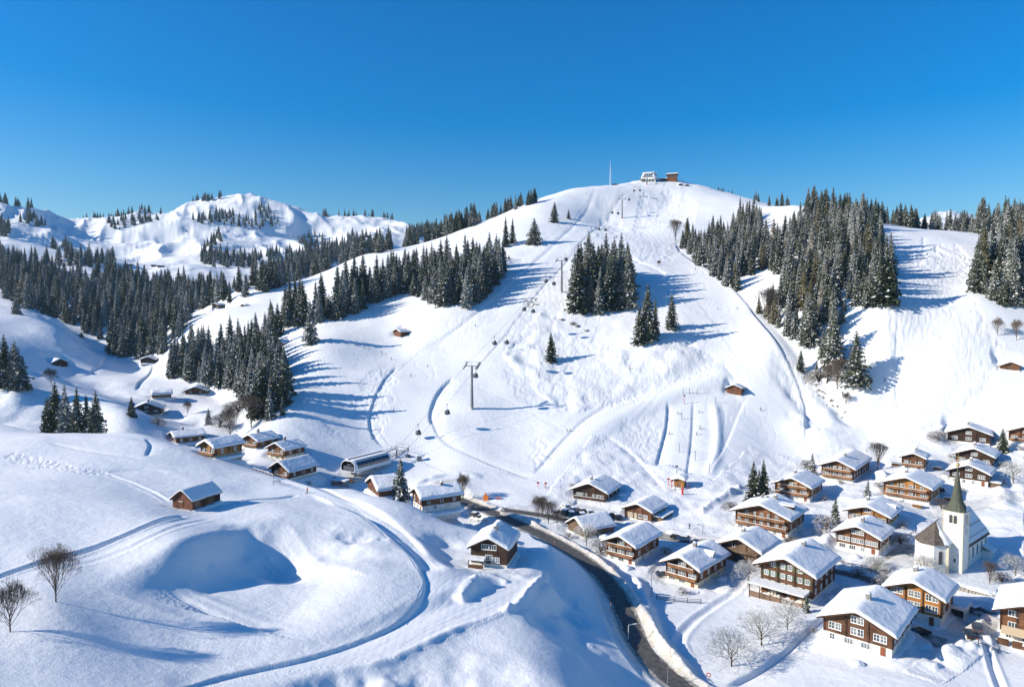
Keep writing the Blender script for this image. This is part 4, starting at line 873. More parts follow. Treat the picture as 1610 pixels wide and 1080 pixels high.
# local: +x to the right face, +y back along the nave; near tower corner at the origin
TW_, TL, TH = 4.6, 4.8, 15.6
b = MB(); b.box(-TW_, 0, 0, TL, -2, TH); tower = b.build('tower', M['church'], ch)
for (x, y, rt) in ((0, 0, 0), (-TW_, 0, 0), (0, TL, 0)):
    for k in range(26):
        b = MB(); z = .2+k*.59; a = .36 if k % 2 else .24; sx = -1 if x == 0 else 1; sy = 1 if y == 0 else -1
        b.box(min(x-sx*.025, x+sx*a), max(x-sx*.025, x+sx*a), min(y-sy*.025, y+sy*(.6-a)), max(y-sy*.025, y+sy*(.6-a)), z, z+.5); b.build('quoin', M['quoin'], tower)
b = MB(); b.box(-TW_-.08, .08, -.08, TL+.08, 11.9, 12.05); b.box(-TW_-.15, .15, -.15, TL+.15, TH-.2, TH); b.build('cornice', M['quoin'], tower)
def arch_window(parent, M4, w_, h_, name='arched_window'):
    pts = [(-w_/2, 0), (w_/2, 0), (w_/2, h_-w_/2)]+[(w_/2*math.cos(t), h_-w_/2+w_/2*math.sin(t)) for t in [math.pi*k/6 for k in range(1, 6)]]+[(-w_/2, h_-w_/2)]
    o = []; b = MB(); q = [(x*1.35, z*1.06-.08) for x, z in pts]; n = len(pts)
    V = [(x, -.06, z) for x, z in pts]+[(x, -.06, z) for x, z in q]+[(x, .02, z) for x, z in pts]+[(x, .0, z) for x, z in q]
    Fc = [(i, n+i, n+(i+1) % n, (i+1) % n) for i in range(n)]+[(n+i, 3*n+i, 3*n+(i+1) % n, n+(i+1) % n) for i in range(n)]+[(i, (i+1) % n, 2*n+(i+1) % n, 2*n+i) for i in range(n)]
    b.add(V, Fc); fr = link(name, b.mesh(name, M['quoin']), parent); fr.matrix_local = M4
    b = MB(); b.prism(pts, -.03, -.004); b.build('pane', M['glass'], fr)
    return fr
def MT(x, y, z, rz): return Matrix.Translation((x, y, z)) @ Matrix.Rotation(rz, 4, 'Z')
for x in (-TW_/2-.5, -TW_/2+.5): arch_window(ch, MT(x, -.003, 12.5, 0), .75, 2.1, 'belfry_opening')
for y in (TL/2-.5, TL/2+.5): arch_window(ch, MT(.003, y, 12.5, math.pi/2), .75, 2.1, 'belfry_opening')
arch_window(ch, MT(-TW_/2+.6, -.003, 2.6, 0), .4, .9, 'slit_window')
M['face'] = mat('clock_face', (.74, .72, .66), .6)
for (Mx, nm) in ((MT(-TW_/2, -.02, 10.4, 0), 'clock'), (MT(.02, TL/2, 10.4, math.pi/2), 'clock')):
    b = MB(); R90 = Matrix.Rotation(math.pi/2, 4, 'X'); b.lathe([(1.0, 0), (1.0, .06)], 28); b.v = [tuple(R90 @ Vector(q)) for q in b.v]; ck = link(nm, b.mesh(nm, M['face']), ch); ck.matrix_local = Mx
    b = MB()
    for k in range(12):
        a = k*math.pi/6; b.box(-.045, .045, -.085, -.063, .74, .94, M=Matrix.Rotation(a, 4, 'Y'))
    b.build('hour_mark', M['dark'], ck)
    b = MB(); b.box(-.035, .035, -.10, -.088, -.1, .62, M=Matrix.Rotation(2.2, 4, 'Y')); b.box(-.045, .045, -.115, -.102, -.1, .45, M=Matrix.Rotation(-1.0, 4, 'Y')); b.build('clock_hand', M['dark'], ck)
# spire: square skirt that turns into a slender octagon
b = MB(); V = []; NS = 16; cx_, cy_ = -TW_/2, TL/2
prof = [(0, 1.0, 0), (.5, .86, .15), (1.2, .70, .5), (2.2, .55, .85), (3.6, .44, 1), (5.4, .34, 1), (7.6, .22, 1), (9.6, .10, 1), (11.2, .02, 1)]
for z, k, oc in prof:
    for i in range(NS):
        t = 2*math.pi*(i+.5)/NS; sq = 1/max(abs(math.cos(t)), abs(math.sin(t))); o8 = 1/math.cos((t % (math.pi/4))-math.pi/8)
        rr = (sq*(1-oc)+o8*.96*oc)*k; V.append((cx_+rr*math.cos(t)*(TW_/2+.3), cy_+rr*math.sin(t)*(TL/2+.3), TH+z))
Fc = [(j*NS+i, j*NS+(i+1) % NS, (j+1)*NS+(i+1) % NS, (j+1)*NS+i) for j in range(len(prof)-1) for i in range(NS)]+[tuple(range(NS-1, -1, -1))]
b.add(V, Fc); spire = b.build('spire', M['shingle'], ch)
b = MB(); b.lathe([(.05, TH+11.0), (.42, TH+11.3), (.42, TH+11.8), (.05, TH+12.1)], 10, 0, cx_, cy_); b.build('spire_ball', M['goldball'], spire, True)
b = MB(); b.tube((cx_, cy_, TH+12.0), (cx_, cy_, TH+14.6), .05); b.box(cx_-.4, cx_+.4, cy_-.04, cy_+.04, TH+13.6, TH+13.7); b.build('spire_cross', M['goldball'], spire)
b = MB(); b.add([(cx_+2.55, cy_-1.6, TH+.12), (cx_+2.6, cy_+1.9, TH+.12), (cx_+2.0, cy_+1.3, TH+1.1), (cx_+2.05, cy_+.2, TH+.9)], [(0, 1, 2, 3)]); b.build('spire_snow_patch', M['rsnow'], spire)
# nave
NX0, NX1, NY0, NY1, NH = -9.6, -.5, 4.4, 21.5, 6.2; nm_ = (NX0+NX1)/2; NR_ = NH+5.6
b = MB(); b.prism([(NX0, -2), (NX1, -2), (NX1, NH), (nm_, NR_-.05), (NX0, NH)], NY0, NY1); nave = b.build('nave', M['church'], ch)
tpn = (NR_-NH)/((NX1-NX0)/2)
for s, nm2 in ((1, 'nave_roof'), (-1, 'nave_roof')):
    xe = nm_+s*((NX1-NX0)/2+.5); ze = NH-.5*tpn
    P = [(nm_, NR_), (xe, ze), (xe, ze+.3), (nm_, NR_+.3)]; b = MB(); b.prism(P if s < 0 else P[::-1], NY0-.3, NY1+.4); rf = b.build(nm2, M['tile'], ch)
    x0 = nm_+s*.02; P = [(x0, NR_+.31), (xe+s*.05-s*.3, ze+.31+.3*tpn), (xe+s*.05-s*.3, ze+.55+.3*tpn), (x0, NR_+.62)]; b = MB(); b.prism(P if s < 0 else P[::-1], NY0-.2, NY1+.35); b.build('nave_snow', M['rsnow'], rf)
    if s > 0:
        xm = nm_+s*2.7; zm = NR_-2.7*tpn+.56; b = MB(); b.box(xm-.05, xm+.05, NY0, NY1+.2, zm, zm+.16); b.build('snow_guard', M['dark'], rf)
        b = MB(); b.box(xe-.9, xe-.82, NY0, NY1+.2, ze+.82*tpn+.45, ze+.82*tpn+.72); b.build('snow_guard', M['dark'], rf)
for k in range(5): arch_window(nave, MT(NX1+.004, NY0+2.0+k*3.4, 1.9, math.pi/2), .8, 2.9)
b = MB(); b.box(NX1+.01, NX1+2.2, NY1-4.2, NY1-1.2, -1, 2.2); q = b.build('side_porch', M['church'], ch); b = MB(); b.add([(NX1+.01, NY1-4.6, 3.3), (NX1+.01, NY1-.8, 3.3), (NX1+2.6, NY1-.8, 2.2), (NX1+2.6, NY1-4.6, 2.2), (NX1+.01, NY1-4.6, 3.6), (NX1+.01, NY1-.8, 3.6), (NX1+2.6, NY1-.8, 2.5), (NX1+2.6, NY1-4.6, 2.5)], [(0, 1, 2, 3), (7, 6, 5, 4), (0, 3, 7, 4), (1, 0, 4, 5), (2, 1, 5, 6), (3, 2, 6, 7)]); b.build('porch_snow', M['rsnow'], q)
# choir with a polygonal apse
CHH = 7.3; poly = [(-2.6, 4.4), (-10.2, 4.4), (-10.2, -2.3), (-8.1, -4.9), (-4.9, -4.9), (-2.6, -2.3)]; poly = poly[::-1]
b = MB(); b.extrude(poly, -2, CHH); choir = b.build('choir', M['church'], ch)
cm = (-6.4, .2); apex = (cm[0], cm[1], 12.1); back = (cm[0], 4.6, 12.1)
ex = [(cm[0]+(x-cm[0])*1.1, cm[1]+(y-cm[1])*1.1 if y < 4 else y+.2, CHH-.1) for x, y in [(-2.6, 4.4), (-2.6, -2.3), (-4.9, -4.9), (-8.1, -4.9), (-10.2, -2.3), (-10.2, 4.4)]]
V = ex+[apex, back]+[(x, y, z+.12) for x, y, z in ex]
b = MB(); b.add(ex+[apex, back], [(0, 7, 6, 1), (1, 6, 2), (2, 6, 3), (3, 6, 4), (4, 6, 7, 5), (0, 1, 2, 3, 4, 5)]); croof = b.build('choir_roof', M['tile'], ch)
def on(a, b_, c, u, v, dz=.16): return tuple(Vector(a)*(1-u-v)+Vector(b_)*u+Vector(c)*v+Vector((0.06, -.04, dz)))
A_, B_, C_, D_ = ex[1], apex, ex[2], ex[0]
b = MB(); V = [on(D_, B_, A_, 0, .03), on(D_, B_, A_, 0, 1.0), on(A_, B_, C_, 0, .34), on(A_, B_, C_, .2, .26), on(A_, B_, C_, .42, .3), on(A_, B_, C_, .6, .14), on(A_, B_, C_, .95, .02), (back[0]+.1, back[1], back[2]+.16)]
b.add(V, [(0, 7, 6, 1), (1, 6, 5, 4, 3, 2)]); b.build('choir_snow', M['rsnow'], croof)
A_, B_, C_, D_ = ex[4], apex, ex[3], ex[5]
b = MB(); b.add([on(D_, B_, A_, 0, .03), (back[0]-.1, back[1], back[2]+.16), on(A_, B_, C_, .95, .02), on(A_, B_, C_, .0, .12)], [(0, 3, 2, 1)]); b.build('choir_snow', M['rsnow'], croof)
arch_window(ch, MT(-3.75-.02, -3.6-.02, 2.2, math.atan2(2.6, 2.3)), .95, 3.4); arch_window(ch, MT(-10.2-.004, 1.0, 2.2, -math.pi/2), .95, 3.4)
for (x, y) in ((-2.6, -2.3), (-2.55, .4)): b = MB(); b.box(x-.3, x+.35, y-.35, y+.3, -1, CHH-.7); b.build('buttress', M['quoin'], ch)
# churchyard wall
tops = []
for q in ((1489, 913), (1520, 923), (1561, 935), (1569, 929)):
    a, s = ray(*q); Y = (CH.z-CAMZ+.15)/s; tops.append(Vector((a*Y, Y, CH.z+.15)))
cw = empty('churchyard_wall', (tops[0].x, tops[0].y, CH.z-3), 0, 'rubble stone retaining wall below the church with snow on top', 'wall')
rr = random.Random(4); smesh = []
for k in range(4):
    b = MB(); b.box(-.3, .3, -.12, .12, -.16, .16); b.v = [(x*rr.uniform(.85, 1.1), y, z*rr.uniform(.8, 1.1)) for x, y, z in b.v]; smesh.append(b.mesh('stone', M['stone']))
b = MB(); off0 = Vector(cw.location)
for i in range(len(tops)-1):
    p, q = tops[i]-off0, tops[i+1]-off0; d = (q-p); d.z = 0; L_ = d.length; d.normalize(); n_ = Vector((d.y, -d.x, 0)); ang = math.atan2(d.y, d.x); p = p+Vector((0, 0, 0))
    b.add([tuple(p+n_*.0+Vector((0, 0, -2.6))), tuple(q+n_*.0+Vector((0, 0, -2.6))), tuple(q+Vector((0, 0, 0))), tuple(p), tuple(p-n_*.5+Vector((0, 0, -2.6))), tuple(q-n_*.5+Vector((0, 0, -2.6))), tuple(q-n_*.5), tuple(p-n_*.5)], [(0, 1, 2, 3), (5, 4, 7, 6), (3, 2, 6, 7), (1, 5, 6, 2), (4, 0, 3, 7)])
    for row in range(5):
        x = rr.uniform(0, .3)
        while x < L_-.3:
            o = link('stone', rr.choice(smesh), cw, p+d*x+n_*(.05+rr.uniform(0, .05))+Vector((0, 0, -.25-row*.36)), (0, 0, ang)); x += rr.uniform(.62, .8)
b.build('wall_core', M['stone'], cw)
b = MB()
for i in range(len(tops)-1): p, q = tops[i]-off0, tops[i+1]-off0; b.tube(p+Vector((0, 0, .02)), q+Vector((0, 0, .02)), .36, .36, 8)
b.build('wall_snow', M['rsnow'], cw, True)
# ------------------------------------------------------------------ vegetation
def foliage(name, c1, c2, rough=.75):
    m = bpy.data.materials.new(name); m.use_nodes = True; t = m.node_tree; n = t.nodes; L = t.links; b = n['Principled BSDF']; b.inputs['Roughness'].default_value = rough; b.inputs['Specular IOR Level'].default_value = .15
    oi = n.new('ShaderNodeObjectInfo'); g = n.new('ShaderNodeNewGeometry'); nz = n.new('ShaderNodeTexNoise'); nz.inputs['Scale'].default_value = .35; nz.inputs['Detail'].default_value = 4
    L.new(g.outputs['Position'], nz.inputs['Vector']); ad = n.new('ShaderNodeMath'); ad.operation = 'MULTIPLY_ADD'; ad.inputs[1].default_value = .6; L.new(oi.outputs['Random'], ad.inputs[0]); L.new(nz.outputs[0], ad.inputs[2])
    cr = n.new('ShaderNodeValToRGB'); e = cr.color_ramp.elements; e[0].position = .3; e[1].position = 1.0; e[0].color = (*c1, 1); e[1].color = (*c2, 1); L.new(ad.outputs[0], cr.inputs[0]); 
    fz = n.new('ShaderNodeTexNoise'); fz.inputs['Scale'].default_value = 1.7; fz.inputs['Detail'].default_value = 5; fz.inputs['Roughness'].default_value = .7; L.new(g.outputs['Position'], fz.inputs['Vector'])
    th = n.new('ShaderNodeMath'); th.operation = 'MULTIPLY_ADD'; th.inputs[1].default_value = -.15; th.inputs[2].default_value = .668; L.new(oi.outputs['Random'], th.inputs[0])
    gt = n.new('ShaderNodeMath'); gt.operation = 'GREATER_THAN'; L.new(fz.outputs[0], gt.inputs[0]); L.new(th.outputs[0], gt.inputs[1])
    mx = n.new('ShaderNodeMix'); mx.data_type = 'RGBA'; mx.inputs[7].default_value = (.55, .56, .57, 1); L.new(gt.outputs[0], mx.inputs[0]); L.new(cr.outputs[0], mx.inputs[6]); L.new(mx.outputs[2], b.inputs['Base Color']); return m
M['needle'] = foliage('spruce_needles', (.020, .032, .017), (.060, .068, .034)); M['needle2'] = foliage('spruce_needles_brownish', (.065, .065, .030), (.15, .12, .06))
M['bark'] = mat('bark', (.10, .075, .055), .9, color2=(.05, .038, .03), vscale=4); M['twig'] = mat('bare_twigs', (.12, .09, .07), .9); M['twig2'] = mat('mossy_twigs', (.17, .15, .10), .9)
M['tsnow'] = mat('branch_snow', (.78, .78, .78), .7)
def spruce_mesh(seed, H=20.0, R=3.3, snow=.3, density=1.0, name='crown', needle='needle'):
    """drooping fronds in uneven whorls, each frond a ridged blade with side sprays; loose snow pads lie on part of them"""
    r = random.Random(seed); V = []; Fc = []; mi = []
    def quad(pts, m): b = len(V); V.extend(pts); Fc.append(tuple(range(b, b+len(pts)))); mi.append(m)
    z = H*.06; k = 0; lean = r.uniform(0, 6.28)
    while z < H*.985:
        f = z/H; prof = (1-f)**.82*(.55+.45*min(1, f*7)); rad = R*prof*r.uniform(.82, 1.1)+.12
        n = max(4, int((5+7*(1-f))*density)); a0 = r.uniform(0, 6.28)
        for i in range(n):
            a = a0+2*math.pi*i/n+r.uniform(-.3, .3); L_ = rad*r.uniform(.6, 1.15)*(1+.10*math.cos(a-lean)); 
            if r.random() < .06: continue
            droop = (.22+.32*(1-f))*r.uniform(.7, 1.3); ca, sa = math.cos(a), math.sin(a); zz = z+r.uniform(-.25, .25)
            w0 = .30+.24*L_*r.uniform(.8, 1.2); tipz = -droop*L_; midz = -droop*L_*.35
            def P(t, s, dz=0): q = L_*t; zc = zz+(midz*min(1, t*2) if t < .5 else midz+(tipz-midz)*(t-.5)*2)+.12*L_*(t > .9); return (ca*q-sa*s, sa*q+ca*s, zc+dz)
            sg_ = w0*.42
            quad([P(.04, 0), P(.5, -w0*.5, -sg_), P(.98, 0, .02), P(.55, 0, .06)], 0); quad([P(.04, 0), P(.55, 0, .06), P(.98, 0, .02), P(.5, w0*.5, -sg_)], 0)
            for s_ in (-1, 1):                                         # hanging side sprays, jagged outline
                for t_ in (.35, .62, .84):
                    if r.random() < .8: q = r.uniform(.5, .9)*w0*(1.1-t_*.5); quad([P(t_-.12, s_*w0*.12), P(t_+.02, s_*q, -sg_*r.uniform(.8, 1.8)), P(t_+.1, s_*w0*.1)], 0)
            if r.random() < snow*(1.15 if math.cos(a-2.9) > -.2 else .75):
                t0 = r.uniform(.3, .5); t1 = r.uniform(.8, 1.0); ws = w0*r.uniform(.28, .5)
                quad([P(t0, 0, .13), P((t0+t1)/2, -ws, -sg_*.55+.10), P(t1, 0, .11), P((t0+t1)/2, ws, -sg_*.55+.10)], 1)
        z += (.42+.34*(1-f))*H/20/math.sqrt(density)*r.uniform(.8, 1.2); k += 1
    quad([(0, 0, H*1.02), (-.12, 0, H*.95), (.12, 0, H*.95)], 0); quad([(0, 0, H*1.02), (0, -.12, H*.95), (0, .12, H*.95)], 0)
    # dark inner core so the stem is not seen through the crown
    nb = len(V); K = 7
    for (zc, rc) in ((H*.05, R*.30), (H*.35, R*.30), (H*.93, .08)):
        for i in range(K): t = 6.283*i/K; V.append((rc*math.cos(t), rc*math.sin(t), zc))
    for j in range(2):
        for i in range(K): Fc.append((nb+j*K+i, nb+j*K+(i+1) % K, nb+(j+1)*K+(i+1) % K, nb+(j+1)*K+i)); mi.append(0)
    return make_mesh(name, V, Fc, [M[needle], M['tsnow']], mi)
def trunk_mesh(H=20.0, r0=.28):
    b = MB(); b.tube((0, 0, -2), (0, 0, H*.9), r0, .05, 6); return b.mesh('trunk', M['bark'])
TR = trunk_mesh(); SP = [spruce_mesh(1, R=4.5, snow=.42), spruce_mesh(2, R=4.1, snow=.6), spruce_mesh(3, R=4.9, snow=.32, density=1.1), spruce_mesh(4, R=3.4, snow=.8), spruce_mesh(5, R=4.1, snow=1.0), spruce_mesh(6, R=4.2, snow=.12, needle='needle2')]
def hpix(p, h): return h*F/p[1]
def spruce(p, h, label, group=None, kind=0, parts=True, rz=None, wide=1.0, name='spruce_tree'):
    rz = random.uniform(0, 6.28) if rz is None else rz; s = h/20.0; sx = s*wide*random.uniform(.8, 1.22)
    if parts:
        o = empty(name, (p[0], p[1], p[2]-.3), rz, label, 'tree', group); o.scale = (sx, sx, s)
        link('trunk', TR, o); link('crown', SP[kind], o); return o
    o = link(name, SP[kind], None, (p[0], p[1], p[2]-.3), (0, 0, rz), (sx, sx, s)); return tag(o, label, 'tree', group)
def sp_px(px, py, top, label, kind=0, wide=1.0, Y=None, group=None):
    p = hit(px, py) if Y is None else world_pt(px, py, Y); h = (ray(px, top)[1]-ray(px, py)[1])*p.y
    return spruce(p, h, label, group, kind, True, None, wide)
# single trees that the photograph sets apart
sp_px(630, 784, 718, 'tall broad conifer in front of the gondola station, between the two snow roofs', 0, 1.65)
sp_px(866, 568, 520, 'single spruce alone on the tracked knoll below the lift', 2, 1.35)
sp_px(1056, 517, 460, 'spruce standing apart right of the three tall ones on the knoll', 0, 1.25)
sp_px(1005, 541, 478, 'lowest and left one of three tall spruces on the knoll', 0, 1.15); sp_px(1018, 536, 443, 'tallest of the three spruces on the knoll', 2, .95); sp_px(1030, 528, 466, 'right one of three tall spruces on the knoll', 1, .95)
sp_px(840, 384, 342, 'broad spruce on the left edge of the upper piste', 2, 1.5); sp_px(872, 350, 316, 'uppermost broad spruce left of the piste near the summit', 2, 1.35); sp_px(894, 344, 328, 'little conifer beside the uppermost broad spruce', 1, 1.1)
sp_px(806, 383, 342, 'right one of the spruce pair on the left flank of the hill', 1, 1.0); sp_px(795, 388, 340, 'left one of the spruce pair on the left flank of the hill', 0, 1.0); sp_px(800, 408, 400, 'tiny bushy conifer below the spruce pair', 0, 2.0)
sp_px(26, 494, 465, 'round conifer on the rim of the left meadow', 2, 1.7); sp_px(128, 530, 521, 'tiny conifer on the shaded left meadow', 2, 2.2)
sp_px(88, 682, 598, 'broadest of the dark spruces on the left rim of the knoll', 2, 1.2, 262); sp_px(103, 684, 603, 'spruce at the right shoulder of the broadest one on the left rim', 2, 1.0, 258); sp_px(74, 678, 622, 'short spruce left of the broadest one on the rim', 0, 1.1, 262)
sp_px(122, 686, 607, 'slim spruce in the middle of the row on the left rim', 2, 1.0, 256); sp_px(137, 688, 618, 'short spruce between the two slim ones of the rim row', 0, 1.0, 257); sp_px(152, 690, 613, 'rightmost spruce of the row on the left rim', 2, 1.15, 253)
sp_px(8, 606, 524, 'tall dark spruce at the left picture edge', 2, 1.2); sp_px(24, 610, 533, 'shorter dark spruce at the left picture edge', 2, 1.25); sp_px(36, 612, 558, 'lowest of three dark spruces at the left picture edge', 0, 1.2)
sp_px(1184, 787, 722, 'left one of two slim spruces beside the golden chalet', 2, .95); sp_px(1200, 779, 719, 'right one of two slim spruces beside the golden chalet', 2, .95); sp_px(1193, 780, 735, 'short spruce between the two slim ones', 0, 1.0)
sp_px(1277, 747, 711, 'snow dusted spruce behind the golden chalet', 1, 1.3); sp_px(1364, 786, 753, 'small spruce between the broad brown and the yellow chalets', 0, 1.3); sp_px(1313, 822, 780, 'slim blue green spruce left of the yellow window band chalet', 0, 1.1)
sp_px(1576, 712, 672, 'green spruce between the two uppermost chalets at the right', 2, 1.25); sp_px(488, 541, 470, 'tall spruce on the open slope left of the hay hut', 1, 1.25); sp_px(386, 466, 430, 'spruce beside the two grey huts', 0, 1.1); sp_px(361, 475, 448, 'spruce above the larger grey hut', 0, 1.1)
sp_px(1345, 606, 518, 'tall spruce at the lower tip of the right wood', 1, 1.35); sp_px(1259, 583, 548, 'spruce in the shaded gully below the right wood', 0, 1.2); sp_px(1284, 588, 566, 'low conifer in the gully', 0, 1.2); sp_px(1310, 578, 480, 'tall snowy spruce above the lower tip of the right wood', 4, 1.05); sp_px(1272, 542, 460, 'green spruce on the gully rim', 2, 1.3); sp_px(1394, 478, 388, 'tall green spruce at the right end of the wood', 2, 1.15); sp_px(1383, 480, 392, 'snowy spruce beside the one at the right end of the wood', 1, 1.1)
sp_px(1268, 962, 932, 'small snowy conifer before the green shuttered chalet', 1, 1.5); sp_px(207, 655, 622, 'dark slim conifer left of the shaded chalet', 2, 1.1); sp_px(328, 668, 640, 'dark green conifer behind the long low chalet', 2, 1.3); sp_px(442, 706, 690, 'tiny conifer beside the balcony chalet', 3, 1.3)
for px, py, t_ in ((1068, 388, 356), (1463, 800, 784)): pass
# woods: base points spread over the ground of each wood
WOODS = [  # polygon, spacing m, height range, kinds, wood phrase, Ymin
 ([(422,517),(440,502),(500,497),(545,470),(600,453),(640,440),(700,430),(765,412),(793,428),(770,460),(740,486),(690,480),(640,462),(600,470),(560,492),(500,515),(470,532),(425,532)], 5.0, (16, 30), (0,0,1,2,4), 'the middle hill wood', 330),
 ([(400,442),(440,428),(480,402),(540,388),(600,384),(622,384),(600,395),(530,412),(490,432),(440,450),(410,462)], 6.0, (19, 27), (0,2,1), 'the left shoulder wood', 450),
 ([(622,384),(640,378),(690,368),(745,356),(745,350),(690,356),(640,366)], 5.5, (18, 24), (0,2), 'the ridge wood', 550),
 ([(0,405),(60,415),(100,440),(150,440),(180,432),(260,447),(350,452),(400,448),(380,462),(330,480),(300,498),(275,540),(250,562),(175,562),(170,545),(100,505),(0,468)], 6.5, (16, 27), (0,0,2,1,3,4,5), 'the shaded valley wood', 430),
 ([(262,592),(300,560),(350,550),(400,545),(430,560),(447,600),(447,650),(425,664),(400,650),(370,612),(330,608),(290,600)], 5.6, (18, 25), (0,1,2,4,4), 'the hamlet wood', 260),
 ([(900,492),(925,495),(992,487),(990,440),(930,432),(905,450)], 5.4, (19, 34), (0,1,2,2), 'the central clump', 330),
 ([(1068,395),(1085,372),(1150,372),(1165,345),(1185,342),(1200,355),(1190,378),(1240,385),(1250,355),(1300,345),(1372,352),(1388,395),(1408,455),(1402,478),(1362,484),(1330,480),(1338,500),(1325,532),(1312,572),(1295,576),(1270,545),(1235,525),(1185,488),(1110,425)], 6.0, (14, 25), (0,1,1,4,4,3,5), 'the large right wood', 280),
 ([(1532,455),(1545,400),(1570,372),(1612,372),(1660,400),(1660,480),(1590,482),(1550,475)], 5.6, (22, 30), (0,2,1,5,4), 'the right edge wood', 300),
 ([(100,402),(180,408),(180,425),(60,415)], 12, (16, 22), (0, 1), 'the upper fringe of the left valley wood', 700),
 ([(30,343),(60,345),(85,354),(60,356),(30,349)], 16, (16, 22), (0,), 'the far left ridge clump', 900), ([(168,350),(200,345),(250,342),(255,346),(222,352),(182,364)], 14, (15, 22), (0,), 'the far saddle clump', 1000),
 ([(303,346),(355,330),(362,337),(392,345),(412,360),(370,356),(312,351)], 13, (13, 21), (0,), 'the wood on the far summit', 1000), ([(312,410),(322,396),(372,404),(412,404),(402,422),(332,420)], 11, (14, 22), (0, 1), 'the wood below the far summit', 800),
 ([(80,387),(110,390),(110,397),(85,397)], 16, (16, 22), (0,), 'the little clump on the far white slope', 900), ([(0,345),(15,360),(10,372),(0,372)], 14, (16, 22), (0,), 'the far wood at the left edge', 900), ([(322,382),(345,366),(348,380),(330,392)], 17, (15, 20), (0,), 'the narrow far strip', 1000), ([(545,372),(600,372),(600,384),(545,390)], 13, (15, 20), (0, 1), 'the wood behind the left shoulder', 800), ([(420,400),(455,395),(460,405),(420,410)], 13, (15, 20), (0, 1), 'the thin far trees', 800), ([(405,322),(425,332),(440,352),(428,356),(410,340)], 12, (13, 20), (0,), 'the shaded side of the far summit', 1000), ([(460,372),(500,368),(520,385),(480,392)], 12, (13, 20), (0, 1), 'the far shoulder wood', 900),
 ([(400,335),(420,350),(415,362),(402,356)], 16, (15, 20), (0,), 'the rocky edge of the far summit', 1000),
]
cand = []                                            # (size in the picture, position, height, kind, phrase)
rt = random.Random(21)
for poly, spc, (h0, h1), kinds, phrase, ymin in WOODS:
    xs = [p[0] for p in poly]; ys = [p[1] for p in poly]; got = []; grid = {}
    area = sum(poly[i][0]*poly[(i+1) % len(poly)][1]-poly[(i+1) % len(poly)][0]*poly[i][1] for i in range(len(poly)))/2
    for _ in range(int(min(5000, abs(area)*1.2+200))):
        x = rt.uniform(min(xs), max(xs)); y = rt.uniform(min(ys), max(ys))
        if not pinpoly(x, y, poly): continue
        p = hit(x, y, ymin)
        if p.y < ymin*.95: continue
        if spc < 12 and phrase not in ('the central clump', 'the shaded valley wood') and float(vnoise(np.array([p.x]), np.array([p.y]), 26, 91)[0])+.5*float(vnoise(np.array([p.x]), np.array([p.y]), 11, 92)[0]) > .52: continue
        s_ = spc*(.8 if rt.random() < .5 else 1.15); key = (int(p.x//spc), int(p.y//spc))
        if any((q[0]-p.x)**2+(q[1]-p.y)**2 < s_*s_ for i in (-1, 0, 1) for j in (-1, 0, 1) for q in grid.get((key[0]+i, key[1]+j), ())): continue
        grid.setdefault(key, []).append((p.x, p.y)); h = rt.uniform(h0, h1)*(1 if rt.random() < .78 else rt.uniform(.4, .75))
        cand.append((hpix(p, h), (p.x, p.y, p.z), h, rt.choice(kinds), phrase))
SKY = [  # trees whose feet stand behind the crest: px range, Y range, count, height range, phrase
 (1265, 1400, 560, 620, 46, (14, 23), 'the crest wood'), (1395, 1475, 515, 560, 28, (12, 20), 'the crest row'), (1478, 1535, 500, 540, 20, (11, 20), 'the crest row'), (1532, 1625, 480, 520, 24, (20, 28), 'the crest wood at the right edge'),
 (1180, 1262, 660, 740, 13, (9, 15), 'the right crest'), (1125, 1160, 775, 800, 8, (4, 7), 'the right crest'), (745, 850, 690, 740, 26, (11, 17), 'the crest row left of the piste top'), (630, 750, 690, 740, 34, (18, 25), 'the ridge wood'),
 (508, 625, 1700, 1780, 34, (14, 24), 'the far skyline wood'), (395, 620, 620, 700, 40, (18, 25), 'the left shoulder wood'), (5, 60, 1250, 1320, 12, (16, 24), 'the far left ridge clump'), (135, 262, 1480, 1540, 26, (15, 24), 'the far saddle clump'), (305, 352, 1600, 1640, 14, (14, 22), 'the wood on the far summit'),
]
for x0, x1, Y0, Y1, n, (h0, h1), phrase in SKY:
    for k in range(n):
        px = rt.uniform(x0, x1); Y = rt.uniform(Y0, Y1); p = at_y(px, Y); h = rt.uniform(h0, h1); cand.append((hpix(p, h), (p.x, p.y, p.z), h, rt.choice((0, 2, 1)), phrase))
cand.sort(key=lambda c: -c[0])
KW = {0: 'dark spruce', 1: 'lightly snowed spruce', 2: 'full green spruce', 3: 'slim snowy spruce', 4: 'thickly snowed spruce', 5: 'brownish spruce'}
single = 37
NT = 238; by = {}; LB = {}
for c in cand[:NT]: by.setdefault(c[4], []).append(c)
for phrase, L_ in by.items():
    lat = sorted(c[1][0]/c[1][1] for c in L_); dep = sorted(c[1][1] for c in L_); n_ = len(L_)
    for c in L_:
        a = lat.index(c[1][0]/c[1][1])/max(1, n_); d_ = dep.index(c[1][1])/max(1, n_)
        side = 'left end' if a < .1 else 'left third' if a < .33 else 'left centre' if a < .5 else 'right centre' if a < .67 else 'right third' if a < .9 else 'right end'
        row = 'front edge' if d_ < .15 else 'front rows' if d_ < .4 else 'middle rows' if d_ < .7 else 'back rows'
        lab = '%s %s, %s, %s of %s' % ('tall' if c[2] > 24 else 'short' if c[2] < 18 else 'medium', KW[c[3]], row, side, phrase); lab = lab.replace('the scattered', 'the') if len(lab.split()) > 14 else lab; LB.setdefault(lab, []).append((c, phrase))
